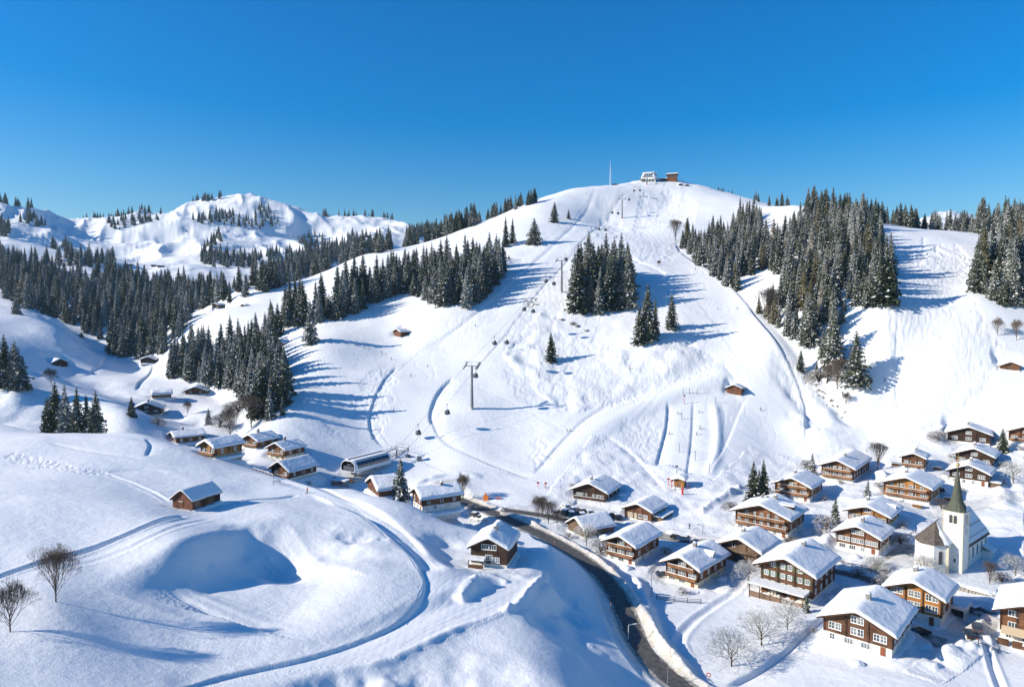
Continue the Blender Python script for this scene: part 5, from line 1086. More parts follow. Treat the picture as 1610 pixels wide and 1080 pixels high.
for lab, L_ in LB.items():
    L_.sort(key=lambda e: e[0][1][1]); nn = len(L_); suf = [''] if nn == 1 else [', nearer', ', farther'] if nn == 2 else [', nearest', ', in between', ', farthest'] if nn == 3 else [', nearest', ', second', ', third', ', fourth', ', fifth', ', sixth', ', seventh', ', eighth'][:nn]
    for (c, phrase), sx_ in zip(L_, suf): spruce(c[1], c[2], lab+sx_, 'spruces of '+phrase[4:], c[3])
rest = cand[NT:]
# all further spruces: one object that scatters tree copies on its points
ng = bpy.data.node_groups.new('scatter_trees', 'GeometryNodeTree'); ng.interface.new_socket('Geometry', in_out='INPUT', socket_type='NodeSocketGeometry'); ng.interface.new_socket('Geometry', in_out='OUTPUT', socket_type='NodeSocketGeometry')
pm = bpy.data.meshes.new('wood_points'); pm.vertices.add(len(rest)); pm.vertices.foreach_set('co', [v for c in rest for v in (c[1][0], c[1][1], c[1][2]-.3)])
for nm, ty, vals in (('tscale', 'FLOAT', [c[2]/20 for c in rest]), ('twide', 'FLOAT', [c[2]/20*rt.uniform(.82, 1.3) for c in rest]), ('trot', 'FLOAT', [rt.uniform(0, 6.28) for c in rest]), ('tkind', 'INT', [min(5, c[3]) for c in rest])):
    at = pm.attributes.new(nm, ty, 'POINT'); at.data.foreach_set('value', vals)
wood_o = link('far_spruce_wood', pm); tag(wood_o, 'dense mass of dark snow dusted spruces filling the woods behind the nearer trees', kind='stuff')
N = ng.nodes; LK = ng.links; gi = N.new('NodeGroupInput'); go = N.new('NodeGroupOutput'); join = N.new('GeometryNodeJoinGeometry')
first = {}
for o in COL.objects:
    if o.name.startswith('crown') and o.data in SP: first.setdefault(SP.index(o.data), o)
for kidx in range(6):
    src = first.get(kidx)
    if src is None: continue
    oi = N.new('GeometryNodeObjectInfo'); oi.transform_space = 'ORIGINAL'; oi.inputs['As Instance'].default_value = True; oi.inputs['Object'].default_value = src
    iop = N.new('GeometryNodeInstanceOnPoints'); a1 = N.new('GeometryNodeInputNamedAttribute'); a1.data_type = 'INT'; a1.inputs[0].default_value = 'tkind'
    cmp_ = N.new('FunctionNodeCompare'); cmp_.data_type = 'INT'; cmp_.operation = 'EQUAL'; LK.new(a1.outputs[0], cmp_.inputs[2]); cmp_.inputs[3].default_value = kidx
    a2 = N.new('GeometryNodeInputNamedAttribute'); a2.data_type = 'FLOAT'; a2.inputs[0].default_value = 'tscale'; a3 = N.new('GeometryNodeInputNamedAttribute'); a3.data_type = 'FLOAT'; a3.inputs[0].default_value = 'trot'
    cx3 = N.new('ShaderNodeCombineXYZ'); LK.new(a3.outputs[0], cx3.inputs[2])
    sc3 = N.new('ShaderNodeCombineXYZ'); a4 = N.new('GeometryNodeInputNamedAttribute'); a4.data_type = 'FLOAT'; a4.inputs[0].default_value = 'twide'; LK.new(a4.outputs[0], sc3.inputs[0]); LK.new(a4.outputs[0], sc3.inputs[1]); LK.new(a2.outputs[0], sc3.inputs[2])
    LK.new(gi.outputs[0], iop.inputs['Points']); LK.new(oi.outputs['Geometry'], iop.inputs['Instance']); LK.new(cmp_.outputs[0], iop.inputs['Selection']); LK.new(cx3.outputs[0], iop.inputs['Rotation']); LK.new(sc3.outputs[0], iop.inputs['Scale'])
    LK.new(iop.outputs[0], join.inputs[0])
LK.new(join.outputs[0], go.inputs[0]); md = wood_o.modifiers.new('scatter', 'NODES'); md.node_group = ng
# ---- bare broadleaved trees
def bare_parts(seed, H=10.0, spread=.42, mt='twig', depth=6, snow=0.0, upright=.35, stems=1):
    r = random.Random(seed); tb = MB(); cb = MB(); 
    def grow(p, d, L_, rad, lv):
        q = p+d*L_; (tb if lv == 0 else cb).tube(p, q, rad, rad*.72, 5 if lv < 2 else 3, 0, cap=False)
        if snow and lv > 1 and r.random() < snow: cb.tube(p+Vector((0, 0, rad*.9)), q+Vector((0, 0, rad*.9)), rad*.8+.02, rad*.6+.01, 3, 1, cap=False)
        if lv >= depth: return
        n = 3 if (lv < 3 or r.random() < .4) else 2
        if lv == 0:
            nb_ = 12 if stems == 1 else 5
            for i in range(nb_):
                f_ = .35+.65*i/(nb_-1); ax = d.orthogonal().normalized(); ax.rotate(Matrix.Rotation(2.4*i+r.random()*.5, 3, d)); nd = d.copy(); nd.rotate(Matrix.Rotation((1.15-.85*f_)*(spread/.42)*.95, 3, ax)); grow(p+d*L_*f_, nd.normalized(), L_*(.42+.28*math.sin(f_*3.0))*.9, rad*(.30+.3*f_), 1)
            return
        for i in range(n):
            ax = d.orthogonal().normalized(); ax.rotate(Matrix.Rotation(6.283*(i+r.random()*.6)/n, 3, d)); ang = r.uniform(.25, .62)*(spread/.42)
            nd = d.copy(); nd.rotate(Matrix.Rotation(ang, 3, ax)); nd = (nd+Vector((0, 0, upright*.3))).normalized(); grow(q-d*L_*r.uniform(0, .15 if lv else .45), nd, L_*r.uniform(.66, .9), max(.022, rad*.62), lv+1)
    for s in range(stems):
        d0 = Vector((r.uniform(-.3, .3)*(stems > 1), r.uniform(-.3, .3)*(stems > 1), 1)).normalized(); grow(Vector((0, 0, -.4)), d0, H*(.5 if stems == 1 else .3), H*.026, 0)
    zmax = max(v[2] for v in cb.v); k = H/zmax
    for bb in (tb, cb): bb.v = [(x*k, y*k, z*k if z > 0 else z) for x, y, z in bb.v]
    return tb.mesh('trunk', [M['bark']]), cb.mesh('crown', [M[mt], M['tsnow']])
BT = {'a': bare_parts(1, spread=.36, upright=.75, depth=7), 'b': bare_parts(7, spread=.42, upright=.7, depth=7), 'c': bare_parts(3, mt='twig2', spread=.55, snow=.45, upright=.2, depth=6), 'd': bare_parts(4, spread=.3, upright=.6, depth=6), 'e': bare_parts(5, H=10, spread=.75, upright=.1, snow=.35, stems=4, depth=5), 'f': bare_parts(6, H=10, spread=.6, upright=.35, stems=3, depth=5)}
def bare(px, py, top, label, kind='a', wide=1.0, Y=None, name='bare_tree', cat='tree'):
    p = hit(px, py) if Y is None else world_pt(px, py, Y); h = (ray(px, top)[1]-ray(px, py)[1])*p.y; s = h/10
    o = empty(name, p, random.uniform(0, 6.28), label, cat); wide *= .66 if kind in 'ab' else 1.0; o.scale = (s*wide, s*wide, s); link('trunk', BT[kind][0], o); link('crown', BT[kind][1], o); return o
bare(88, 946, 853, 'larger bare round tree on the foreground snow with a long shadow', 'a', 1.05); bare(16, 993, 904, 'bare tree cut by the left picture edge in the foreground', 'b', 1.15)
bare(728, 787, 742, 'bare fan shaped tree right of the long thick-roofed chalet', 'a', 1.0); bare(846, 816, 774, 'bare tree leaning over the side road', 'b', 1.0); bare(862, 822, 786, 'right neighbour of the tree over the side road', 'd', 1.2); bare(853, 812, 778, 'reddish thin tree between the two roadside ones', 'd', .8); bare(876, 826, 796, 'low bare tree at the end of the roadside group', 'b', 1.2)
bare(1150, 1047, 988, 'round mossy fruit tree nearest the bottom, left of two', 'c', 1.2); bare(1197, 1014, 957, 'round mossy fruit tree uphill of the nearest one', 'c', 1.15); bare(1238, 990, 944, 'smaller fruit tree before the terrace canopy', 'c', 1.0); bare(1176, 920, 878, 'snowy fruit tree between the barn and the green shuttered chalet', 'c', .9)
bare(1380, 738, 692, 'tall thin bare tree left of the small two storey chalet', 'd', .9); bare(395, 672, 618, 'tall pale bare tree below the hamlet wood', 'd', 1.1); bare(362, 690, 630, 'bare tree over the hamlet stream', 'b', .9); bare(295, 652, 627, 'bare tree right of the shaded chalet', 'b', 1.0)
bare(367, 733, 700, 'large round grey bush before the small golden chalet', 'e', 1.25, 246, 'bush', 'bush'); bare(1378, 898, 872, 'knotty snowed tree at the lane corner', 'c', 1.2); bare(1452, 905, 870, 'knotted bare tree in front of the choir', 'c', 1.15); bare(1556, 918, 880, 'pinkish bare tree on the churchyard terrace', 'd', .8); bare(1597, 905, 870, 'snow loaded tree at the right edge beyond the church', 'c', 1.2)
bare(1062, 378, 343, 'bare brown tree at the left end of the right hand wood', 'd', .9); bare(1568, 528, 495, 'bare tree on the tracked right slope near the edge', 'b', .9); bare(1598, 535, 500, 'bare tree at the right picture edge below the wood', 'a', .9); bare(1316, 612, 560, 'tall bare birch in the gully', 'd', .8); bare(1300, 602, 572, 'reddish bare tree in the gully', 'f', 1.0); bare(1208, 508, 448, 'brown bare tree at the lower rim of the right wood', 'd', .8); bare(1330, 640, 612, 'bare shrub tree at the foot of the gully', 'b', .9)
bare(1475, 692, 676, 'snowy bush left of the uppermost chalet', 'e', 1.5, None, 'bush', 'bush'); bare(1593, 760, 722, 'bare tree behind the right hand chalets', 'c', .9); bare(945, 868, 845, 'dark snowy bush beside the barn on the main road', 'e', 1.3, None, 'bush', 'bush'); bare(922, 858, 822, 'bare tree behind the old roadside barn', 'c', 1.0); bare(80, 606, 575, 'dark bare tree in the shade on the left meadow', 'b', 1.2)
for (px, py, t, w_, lab) in ((1298, 832, 808, 1.3, 'dark snowy bush in the shadow of the largest hotel'), (1245, 862, 842, 1.2, 'snowy bush at the hotel corner'), (1108, 862, 848, 1.8, 'round dark bush behind the dormer chalet'), (1122, 864, 851, 1.8, 'second dark bush behind the dormer chalet'), (1393, 925, 903, 1.3, 'green brown bush where lane and street meet'), (1416, 855, 838, 1.3, 'dark bush behind the square brown chalet'), (1575, 915, 898, 1.4, 'evergreen bush at the corner of the churchyard wall'), (1240, 935, 922, 1.5, 'bush at the side wall of the green shuttered chalet'),
    (745, 800, 790, 1.6, 'dark bush below the long thick-roofed chalet'), (1150, 800, 788, 1.8, 'snowy bush left of the largest hotel'), (1265, 735, 722, 1.5, 'snowy bush above the golden chalet'), (1045, 870, 860, 1.8, 'low bush behind the dormer chalet roof'), (908, 806, 797, 1.6, 'bush at the edge of the parking place'), (968, 862, 848, 1.5, 'bush left of the road chalet'), (1350, 905, 893, 1.4, 'bush behind the lane fence'), (1480, 800, 782, 1.2, 'bush left of the spire'), (375, 648, 628, 1.6, 'grey alder clump by the hamlet stream'), (345, 672, 650, 1.5, 'grey alder clump behind the small golden chalet'), (248, 668, 655, 1.5, 'snowy bush below the shaded chalet'), (1288, 600, 580, 1.5, 'twiggy alder halfway up the gully'), (620, 465, 450, 1.0, 'pale larch shrub below the middle wood')):
    bare(px, py, t, lab, 'e' if w_ > 1.25 else 'f', w_, None, 'bush', 'bush')
# ------------------------------------------------------------------ gondola lift
M['capsule'] = mat('white_cladding', (.74, .75, .76), .35); M['bandglass'] = mat('dark_band_glass', (.012, .03, .05), .08, spec=.9); M['galv'] = mat('galvanised_steel', (.20, .21, .22), .55); M['concrete'] = mat('concrete', (.42, .41, .39), .9, var=.1)
M['redpaint'] = mat('red_paint', (.55, .05, .035), .5); M['orange'] = mat('orange_paint', (.80, .23, .04), .5); M['bluep'] = mat('blue_paint', (.06, .16, .42), .5); M['cabin'] = mat('cabin_shell', (.10, .11, .13), .35); M['cabglass'] = mat('cabin_glass', (.07, .085, .10), .1, spec=.9)
T1 = hit(742, 643); T2 = hit(883, 460); T3 = hit(978, 343); T4 = at_y(1015, 772)
ax = Vector((T1.x, T1.y)); nose = hit(548, 752)
dirv = Vector((.53, .85, 0)).normalized(); az = math.atan2(-dirv.x, dirv.y)
ST = empty('gondola_station', (nose.x, nose.y, nose.z), az, 'white rounded gondola valley station with a dark glass side band', 'station')
Ls = 19.5; W2 = 4.1
# local: +y towards the hill, +x right. shell cross section
sec = [(-W2+.3, 2.6), (-W2, 3.6), (-W2+.1, 5.2), (-W2+1.1, 6.5), (-1.6, 7.05), (1.6, 7.05), (W2-1.1, 6.5), (W2-.1, 5.2), (W2, 3.6), (W2-.3, 2.6)]
b = MB(); n = len(sec); ys = [(-.3, .93), (0, 1), (Ls, 1), (Ls+.8, .93)]; V = []
for y, k in ys: V += [(x*k, y, (z-4.8)*k+4.8) for x, z in sec]
Fc = [(j*n+i, j*n+(i+1) % n, (j+1)*n+(i+1) % n, (j+1)*n+i) for j in range(len(ys)-1) for i in range(n)]
b.add(V, Fc); Vin = [(x*.88, -.28, (z-4.8)*.84+4.8) for x, z in sec]; nb = len(b.v); b.v += Vin; b.f += [(i, nb+i, nb+(i+1) % n, (i+1) % n) for i in range(n)]; b.m += [0]*n
Vin = [(x*.88, 3.0, (z-4.8)*.84+4.8) for x, z in sec]; nb2 = len(b.v); b.v += Vin; b.f += [(nb+i, nb2+i, nb2+(i+1) % n, nb+(i+1) % n) for i in range(n)]; b.m += [1]*n; b.f.append(tuple(range(nb2, nb2+n))); b.m.append(1)
b.f.append(tuple(range(4*n-1, 3*n-1, -1))); b.m.append(1)
b.build('shell', [M['capsule'], M['dark']], ST)
for s in (1, -1):
    P0, P1 = Vector((s*(W2-.02), 0, 3.9)), Vector((s*(W2-.98), 0, 6.42)); pts = [Vector((s*(W2-.04), 0, 4.1)), Vector((s*(W2-.1), 0, 5.2)), Vector((s*(W2-1.0), 0, 6.38))]
    band = empty('glass_band', (0, 0, 0)); band.parent = ST
    for k in range(9):
        y0 = 1.0+k*1.98; b = MB(); o_ = Vector((s*.05, 0, .03)); q = [p+o_+Vector((0, y0, 0)) for p in pts]+[p+o_+Vector((0, y0+1.9, 0)) for p in pts]
        b.add(q, [(0, 1, 4, 3), (1, 2, 5, 4)] if s < 0 else [(3, 4, 1, 0), (4, 5, 2, 1)]); b.build('glass_panel', M['bandglass'], band)
for k in range(8): b = MB(); y = 1.5+k*2.3; b.box(-1.5, 1.5, y, y+.25, 7.06, 7.16); b.build('roof_rib', M['galv'], ST)
b = MB(); b.box(-.12, .12, .5, Ls, 7.1, 7.45); b.box(-.9, -.8, .5, Ls, 7.06, 7.4); b.build('roof_rail', M['galv'], ST)
b = MB(); b.box(-2.6, 2.6, .8, Ls-1, 7.05, 7.22); b.build('roof_snow', M['rsnow'], ST)
b = MB(); b.box(-1.6, 1.6, Ls-6, Ls-2.5, -2, 2.9); b.build('pylon_room', M['concrete'], ST); b = MB(); b.box(-.8, .8, 2.0, 3.8, -2, 2.9); b.build('front_pier', M['concrete'], ST)
b = MB(); b.box(-W2-.5, W2+.5, -1.5, Ls, -2.0, .35); b.build('platform', M['concrete'], ST); b = MB(); b.box(-1.5, 1.5, Ls-6.06, Ls-6.003, .4, 2.3); b.build('room_door', M['bluep'], ST)
for s in (-1, 1):
    b = MB(); b.box(s*(W2+.4)-.03, s*(W2+.4)+.03, -1.4, Ls-1, 1.3, 1.38)
    for k in range(12): y = -1.3+k*1.7; b.box(s*(W2+.4)-.03, s*(W2+.4)+.03, y, y+.06, .35, 1.3)
    b.build('platform_rail', M['galv'], ST)
b = MB(); b.box(-W2+.7, W2-.7, .3, 2.4, 3.1, 4.6); b.tube((0, 2.4, 5.1), (0, 2.4, 5.4), 2.3, 2.3, 20); b.build('bull_wheel', M['cabin'], ST)
for k, (x, y) in enumerate(((-5.4, -3.4), (-3.9, -4.0), (3.8, -3.0))): b = MB(); b.box(x-.9, x+.9, y-.5, y+.5, -.3, .9); b.build('turnstile', M[('dark', 'galv', 'orange')[k]], ST)
# outrun frame between station and line
b = MB(); y0, y1 = Ls+.6, Ls+12
for s in (-1, 1):
    b.path([(s*3.2, y0, 5.0), (s*3.2, y1, 6.4)], .16); b.path([(s*3.2, y0, 5.8), (s*3.2, y1, 7.2)], .08)
    for k in range(9): t = k/8; y = y0+(y1-y0)*t; z = 5.0+1.4*t; b.tube((s*3.2, y, z), (s*3.2, y+.7, z+.8), .05, n=4); b.tube((s*3.2-.1, y, z-.25), (s*3.2+.1, y, z-.25), .28, .28, 8)
for k in range(4): t = k/3; y = y0+(y1-y0)*t; z = 5.4+1.4*t; b.tube((-3.4, y, z), (3.4, y, z), .12)
b.tube((0, y1-4, -2), (0, y1-4, 6.6), .42, .34, 10); b.tube((-3.6, y1, 8.3), (3.6, y1, 8.3), .07)
for s in (-1, 0, 1): b.tube((s*3.4, y1, 6.6), (s*3.4, y1, 8.3), .06)
b.build('outrun_frame', M['galv'], ST)
def lift_tower(p, H, az_, label, slope, red=False):
    o = empty('lift_tower', (p.x, p.y, p.z), az_, label, 'lift tower')
    b = MB(); b.tube((0, 0, -1.5), (0, 0, .9), .75, .75, 12); b.build('footing', M['redpaint' if red else 'concrete'], o)
    b = MB(); b.tube((0, 0, .9), (0, 0, H*.45), .75, .66, 14); b.tube((0, 0, H*.45), (0, 0, H), .6, .5, 14); b.build('mast', M['galv'], o)
    b = MB(); b.box(-3.6, 3.6, -.2, .2, H-.35, H); b.box(-3.5, 3.5, -.9, -.82, H+.05, H+.12); b.box(-3.5, 3.5, .82, .9, H+.05, H+.12); b.build('crossarm', M['galv'], o)
    b = MB(); b.box(-3.9, 3.9, -.06, .06, H+1.75, H+1.87)
    for x in (-3.3, 0, 3.3): b.box(x-.05, x+.05, -.05, .05, H, H+1.8)
    b.build('lifting_frame', M['galv'], o)
    for s in (-1, 1):
        q = empty('sheave_train', (s*3.2, 0, H+.15), 0); q.parent = o; q.rotation_euler = (slope, 0, 0)
        b = MB(); b.box(-.08, .08, -2.4, 2.4, -.14, .06); b.build('sheave_beam', M['dark'], q)
        for k in range(6): b = MB(); y = -2.1+k*.84; b.tube((-.1, y, .18), (.1, y, .18), .26, .26, 10); b.build('sheave', M['dark'], q)
        b = MB(); b.box(s*.45-.3, s*.45+.3, -2.6, 2.6, -.3, -.24); b.box(s*.75-.02, s*.75+.02, -2.6, 2.6, .6, .65); b.build('walkway', M['galv'], q)
    return o
def top_of(p, H): return Vector((p.x, p.y, p.z+H+.5))
st_end = ST.matrix_basis @ Vector((0, y1, 6.9)); st_end = Vector((nose.x, nose.y, nose.z))+Matrix.Rotation(az, 3, 'Z') @ Vector((0, y1, 6.6))
HT = {}
def hgt(px, ytop, p): return (ray(px, ytop)[1]*p.y+CAMZ)-p.z
pts = [st_end, T1, T2, T3, T4]; heights = [0, hgt(742, 573, T1)-.6, hgt(883, 408, T2)-.6, hgt(978, 312, T3)-.6, 9.0]
names = [None, 'nearest and tallest lift tower, above the gondola station', 'second lift tower, left of the central clump of spruces', 'third lift tower with a red foot below the summit', 'last lift tower with a red foot at the summit station']
nodes = [st_end.copy()]
for i in range(1, 5):
    a = pts[i-1]; c = pts[min(4, i+1)]; d = Vector((c.x-a.x, c.y-a.y)); az_ = math.atan2(-d.x, d.y)
    sl = math.atan2((pts[i].z+heights[i])-(pts[i-1].z+heights[i-1]), (pts[i]-pts[i-1]).xy.length)
    lift_tower(pts[i], heights[i], az_, names[i], sl, i >= 3); nodes.append(Vector((pts[i].x, pts[i].y, pts[i].z+heights[i]+.5)))
line_side = {}
for s, nm_ in ((-1, 'left'), (1, 'right')):
    P = []
    for i, q in enumerate(nodes):
        a = nodes[max(0, i-1)]; c = nodes[min(4, i+1)]; d = Vector((c.x-a.x, c.y-a.y)); d.normalize(); P.append(Vector((q.x+d.y*3.2*s, q.y-d.x*3.2*s, q.z)))
    full = []
    for i in range(4):
        for k in range(14 if i < 3 else 15):
            t = k/14; L_ = (P[i+1]-P[i]).length; full.append(P[i].lerp(P[i+1], t)-Vector((0, 0, L_*.022*4*t*(1-t))))
    line_side[s] = full; b = MB(); b.path(full, .045, 4); o = b.build('haul_cable', M['dark']); tag(o, '%s hand steel cable of the gondola line from station to summit' % nm_, 'cable')
# cabins
gm = MB(); K = 14
prof = [(.62, 0), (.92, .12), (1.12, .55), (1.16, 1.2), (1.05, 1.85), (.75, 2.2), (.25, 2.32)]
gm.lathe(prof, K); gb = gm.mesh('cabin_body', [M['cabin']], True)
gw_ = MB(); gw_.lathe([(1.13, .78), (1.175, 1.2), (1.10, 1.72)], K); gwm = gw_.mesh('window_band', [M['cabglass']], True)
gf = MB()
for k in range(7): t = 6.283*k/7; x, y = math.cos(t), math.sin(t); gf.tube((x*1.13, y*1.13, .5), (x*1.2, y*1.2, 1.2), .05, n=4); gf.tube((x*1.2, y*1.2, 1.2), (x*1.1, y*1.1, 1.8), .05, n=4)
gf.tube((0, 0, .3), (0, 0, .36), 1.2, 1.2, K); gfm = gf.mesh('cabin_frame', [M['galv']])
ga = MB(); ga.tube((0, 0, 2.3), (0, 0, 4.6), .09, n=6); ga.box(-.5, .5, -.08, .08, 4.5, 4.75); ga.box(-.7, .7, -.12, .12, 2.3, 2.42); gam = ga.mesh('hanger', [M['dark']])
gsk = MB(); gsk.box(1.05, 1.35, -.5, .5, .35, 1.0); gskm = gsk.mesh('ski_rack', [M['dark']])
snw = MB(); snw.lathe([(.7, 2.22), (.6, 2.38), (.2, 2.46)], K); gsn = snw.mesh('cabin_snow', [M['rsnow']], True)
GL = [(657, -1, 'lowest cabin on the left cable above the station'), (703, 1, 'second lowest cabin, right cable, below the nearest tower'), (748, 1, 'cabin just under the nearest tower crossarm'), (631, 1, 'cabin leaving the station above the tall conifer'),
 (777, -1, 'left cabin of the first pair above the nearest tower'), (796, 1, 'right cabin of the first pair above the nearest tower'), (824, -1, 'left cabin of the pair at mid hill'), (838, 1, 'right cabin of the pair at mid hill'), (858, -1, 'left cabin below the second tower'), (871, 1, 'right cabin below the second tower'),
 (890, -1, 'left cabin just above the second tower'), (901, 1, 'right cabin just above the second tower'), (919, -1, 'left cabin above the central clump'), (930, 1, 'right cabin above the central clump'), (942, -1, 'left cabin halfway to the third tower'), (952, 1, 'right cabin halfway to the third tower'), (962, -1, 'left cabin of the pair left of the third tower'), (972, 1, 'right cabin touching the third tower in view'), (989, 1, 'lone cabin right of the third tower'), (997, -1, 'left cabin below the summit station'), (1006, 1, 'right cabin below the summit station')]
for px, s, lab in GL:
    full = line_side[s]; best = None
    for i in range(len(full)-1):
        for k in range(8):
            q = full[i].lerp(full[i+1], k/8); u = project(q.x, q.y, q.z)
            if best is None or abs(u[0]-px) < best[0]: best = (abs(u[0]-px), q)
    q = best[1]; o = empty('gondola_cabin', (q.x, q.y, q.z-4.65), az+random.uniform(-.1, .1), lab, 'gondola', 'gondola cabins hanging on the cables')
    for nm_, me in (('cabin_body', gb), ('window_band', gwm), ('cabin_frame', gfm), ('hanger', gam), ('ski_rack', gskm), ('cabin_snow', gsn)): link(nm_, me, o)
# summit station, restaurant and mast
sp_ = at_y(1017, 783); dd_ = Vector((T4.x-T3.x, T4.y-T3.y)).normalized()
SS = empty('summit_station', (sp_.x, sp_.y, sp_.z-.3), math.radians(-22), 'rounded summit gondola station with snow hood and grey base', 'station')
b = MB(); V = []; sec2 = [(-8, 3.5), (-8.3, 6), (-6.8, 9.4), (-3.5, 11), (3.5, 11), (6.8, 9.4), (8.3, 6), (8, 3.5)]; n = len(sec2)
for y, k in ((0, .9), (1.2, 1), (20, 1), (24, .8)): V += [(x*k, y, z if z < 4 else 3.5+(z-3.5)*k) for x, z in sec2]
b.add(V, [(j*n+i, j*n+(i+1) % n, (j+1)*n+(i+1) % n, (j+1)*n+i) for j in range(3) for i in range(n)]+[tuple(range(n)), tuple(range(4*n-1, 3*n-1, -1))]); b.build('shell', M['capsule'], SS)
for k in range(4): b = MB(); x = -4.6+k*2.5; b.box(x, x+2.0, -.12, -.01, 7.2, 9.6); b.build('front_window', M['bandglass'], SS)
b = MB(); b.box(-6.5, 6.5, -.16, -.01, 5.6, 6.5); b.build('dark_band', M['cabin'], SS)
b = MB(); b.box(-8.4, 8.4, 1.0, 19, -4, 3.5); b.build('base_wall', M['concrete'], SS)
for k in range(4): b = MB(); x = -6+k*3.4; b.box(x, x+1.8, .9, .997, .6, 2.6); b.build('window', M['bandglass'], SS)
for k in range(5): b = MB(); y = 3+k*3.1; b.box(8.403, 8.5, y, y+2.2, .4, 2.9); b.build('side_opening', M['dark'], SS)
b = MB(); b.box(-10.5, -3.5, -2.5, 2.5, 3.4, 3.8); b.box(-10.3, -10.1, -2.3, -2.1, -2, 3.4); b.build('canopy', M['galv'], SS); b = MB(); b.box(-7.0, 7.0, .5, 20, 11.0, 11.5); b.build('roof_snow', M['rsnow'], SS)
b = MB(); b.box(-19, -9, 3, 9, -4, 1.8); q = b.build('side_annex', M['dark'], SS); b = MB(); b.box(-19.6, -8.8, 2.4, 9.4, 1.8, 2.8); b.build('annex_snow', M['rsnow'], q)
rp = at_y(1054, 783); RS = empty('summit_restaurant', (rp.x, rp.y, rp.z-.2), math.radians(-18), 'flat roofed brown summit restaurant right of the station', 'restaurant')
b = MB(); b.box(-5.5, 5.5, 0, 9, -3, 8.6); b.build('wall', M['w_red'], RS); b = MB(); b.box(-6.6, 6.6, -1, 10, 8.6, 9.0); b.build('roof', M['roofwood'], RS); b = MB(); b.box(-6.5, 6.5, -.9, 9.9, 9.0, 9.9); b.build('roof_snow', M['rsnow'], RS)
for k in range(4): b = MB(); x = -4.4+k*2.4; b.box(x, x+1.4, -.1, -.003, 5.6, 7.4); b.build('window', M['glass'], RS)
b = MB(); b.box(-14.5, -5.5, 2, 9, -3, 4.6); b.build('link_wing', M['dark'], RS); b = MB(); b.box(-15, -5.5, 1.4, 9.5, 4.6, 5.4); b.build('wing_snow', M['rsnow'], RS)
mp_ = at_y(958, 775); hm = (ray(958, 253)[1]*775+CAMZ)-mp_.z; MA = empty('radio_mast', mp_, 0, 'thin white lattice radio mast on the summit ridge', 'mast')
b = MB(); hl = hm*.62
for i in range(3):
    a = 2.094*i; a2 = a+2.094; b.tube((math.cos(a)*.8, math.sin(a)*.8, -1), (math.cos(a)*.5, math.sin(a)*.5, hl), .12, .1, 5)
    for k in range(8): z0 = hl*k/8; z1 = hl*(k+1)/8; b.tube((math.cos(a)*.7, math.sin(a)*.7, z0), (math.cos(a2)*.6, math.sin(a2)*.6, z1), .07, n=4)
b.build('lattice', M['capsule'], MA); b = MB(); b.tube((0, 0, hl), (0, 0, hm), .22, .12, 6); b.build('antenna', M['capsule'], MA)
for z in (.35, .52, .66): b = MB(); b.tube((.5, -.9, hm*z), (.6, -1.2, hm*z), .55, .7, 10); b.build('dish', M['capsule'], MA)
b = MB(); b.box(2, 9, -1, 2, -1, 1.3); b.box(5, 6, -1, 0, 1.3, 1.9); b.build('mast_cabin', M['dark'], MA)
for px, lab in ((1068, 'small dark hut right of the summit restaurant'), (1078, 'farthest small box on the summit shoulder')):
    p = at_y(px, 770); o = empty('snow_box', p, .2, lab, 'shed'); b = MB(); b.box(-2, 2, 0, 3, -1, 1.6); b.build('wall', M['dark'], o); b = MB(); b.box(-2.3, 2.3, -.3, 3.3, 1.6, 2.2); b.build('roof_snow', M['rsnow'], o)
# practice slope drag lift: posts, markers
def pole(px, py, H, label, m='dark', r=.12, cap=None, cat='pole', name='slope_post', group='posts on the practice slope'):
    p = hit(px, py); o = empty(name, p, 0, label, cat, group); b = MB(); b.tube((0, 0, -.6), (0, 0, H), r, r*.8, 6); b.build('post', M[m], o); b = MB(); b.lathe([(r*1.6, H-.05), (r*1.6, H+.08), (.02, H+.14)], 8) if not cap else b.box(-.5, .5, -.06, .06, H-.5, H+.1); b.build('cap', M[cap or 'galv'], o); return o
for k, (px, py, H, m, cap) in enumerate([(1074, 619, 3, 'dark', None), (1084, 619, 3, 'dark', None), (1096, 620, 3, 'dark', None), (1076, 635, 4.2, 'redpaint', 'dark'), (1072, 659, 3.6, 'dark', None), (1068, 711, 3.6, 'dark', None), (1093, 724, 4, 'dark', None), (1125, 634, 3, 'dark', None), (1064, 746, 3.5, 'dark', 'dark'), (1115, 745, 4, 'dark', None)]):
    pole(px, py, H, ['left post of the row at the top of the practice slope', 'middle post of the row at the top of the practice slope', 'right post of the row at the top of the practice slope', 'red and dark post just below the top row', 'thin post on the upper tow track', 'thin post on the lower tow track', 'post on the right tow track', 'lone post right of the two tow tracks', 'dark marked post above the lift hut', 'leaning post at the right bottom of the practice slope'][k], m, .1, cap)
for k, (px, py) in enumerate([(1051, 763), (1056, 766), (1063, 765), (1073, 777), (846, 767), (858, 768)]):
    pole(px, py, 2.6 if k < 3 else 2.2, ['left red gate pole by the lift hut', 'middle red gate pole by the lift hut', 'red gate pole nearest the lift hut', 'thick red marker cushion below the lift hut', 'left red marker left of the dark inn', 'right red marker left of the dark inn'][k], 'redpaint', .12 if k != 3 else .4, 'redpaint', 'marker', 'marker_pole', 'red markers at the slope foot')
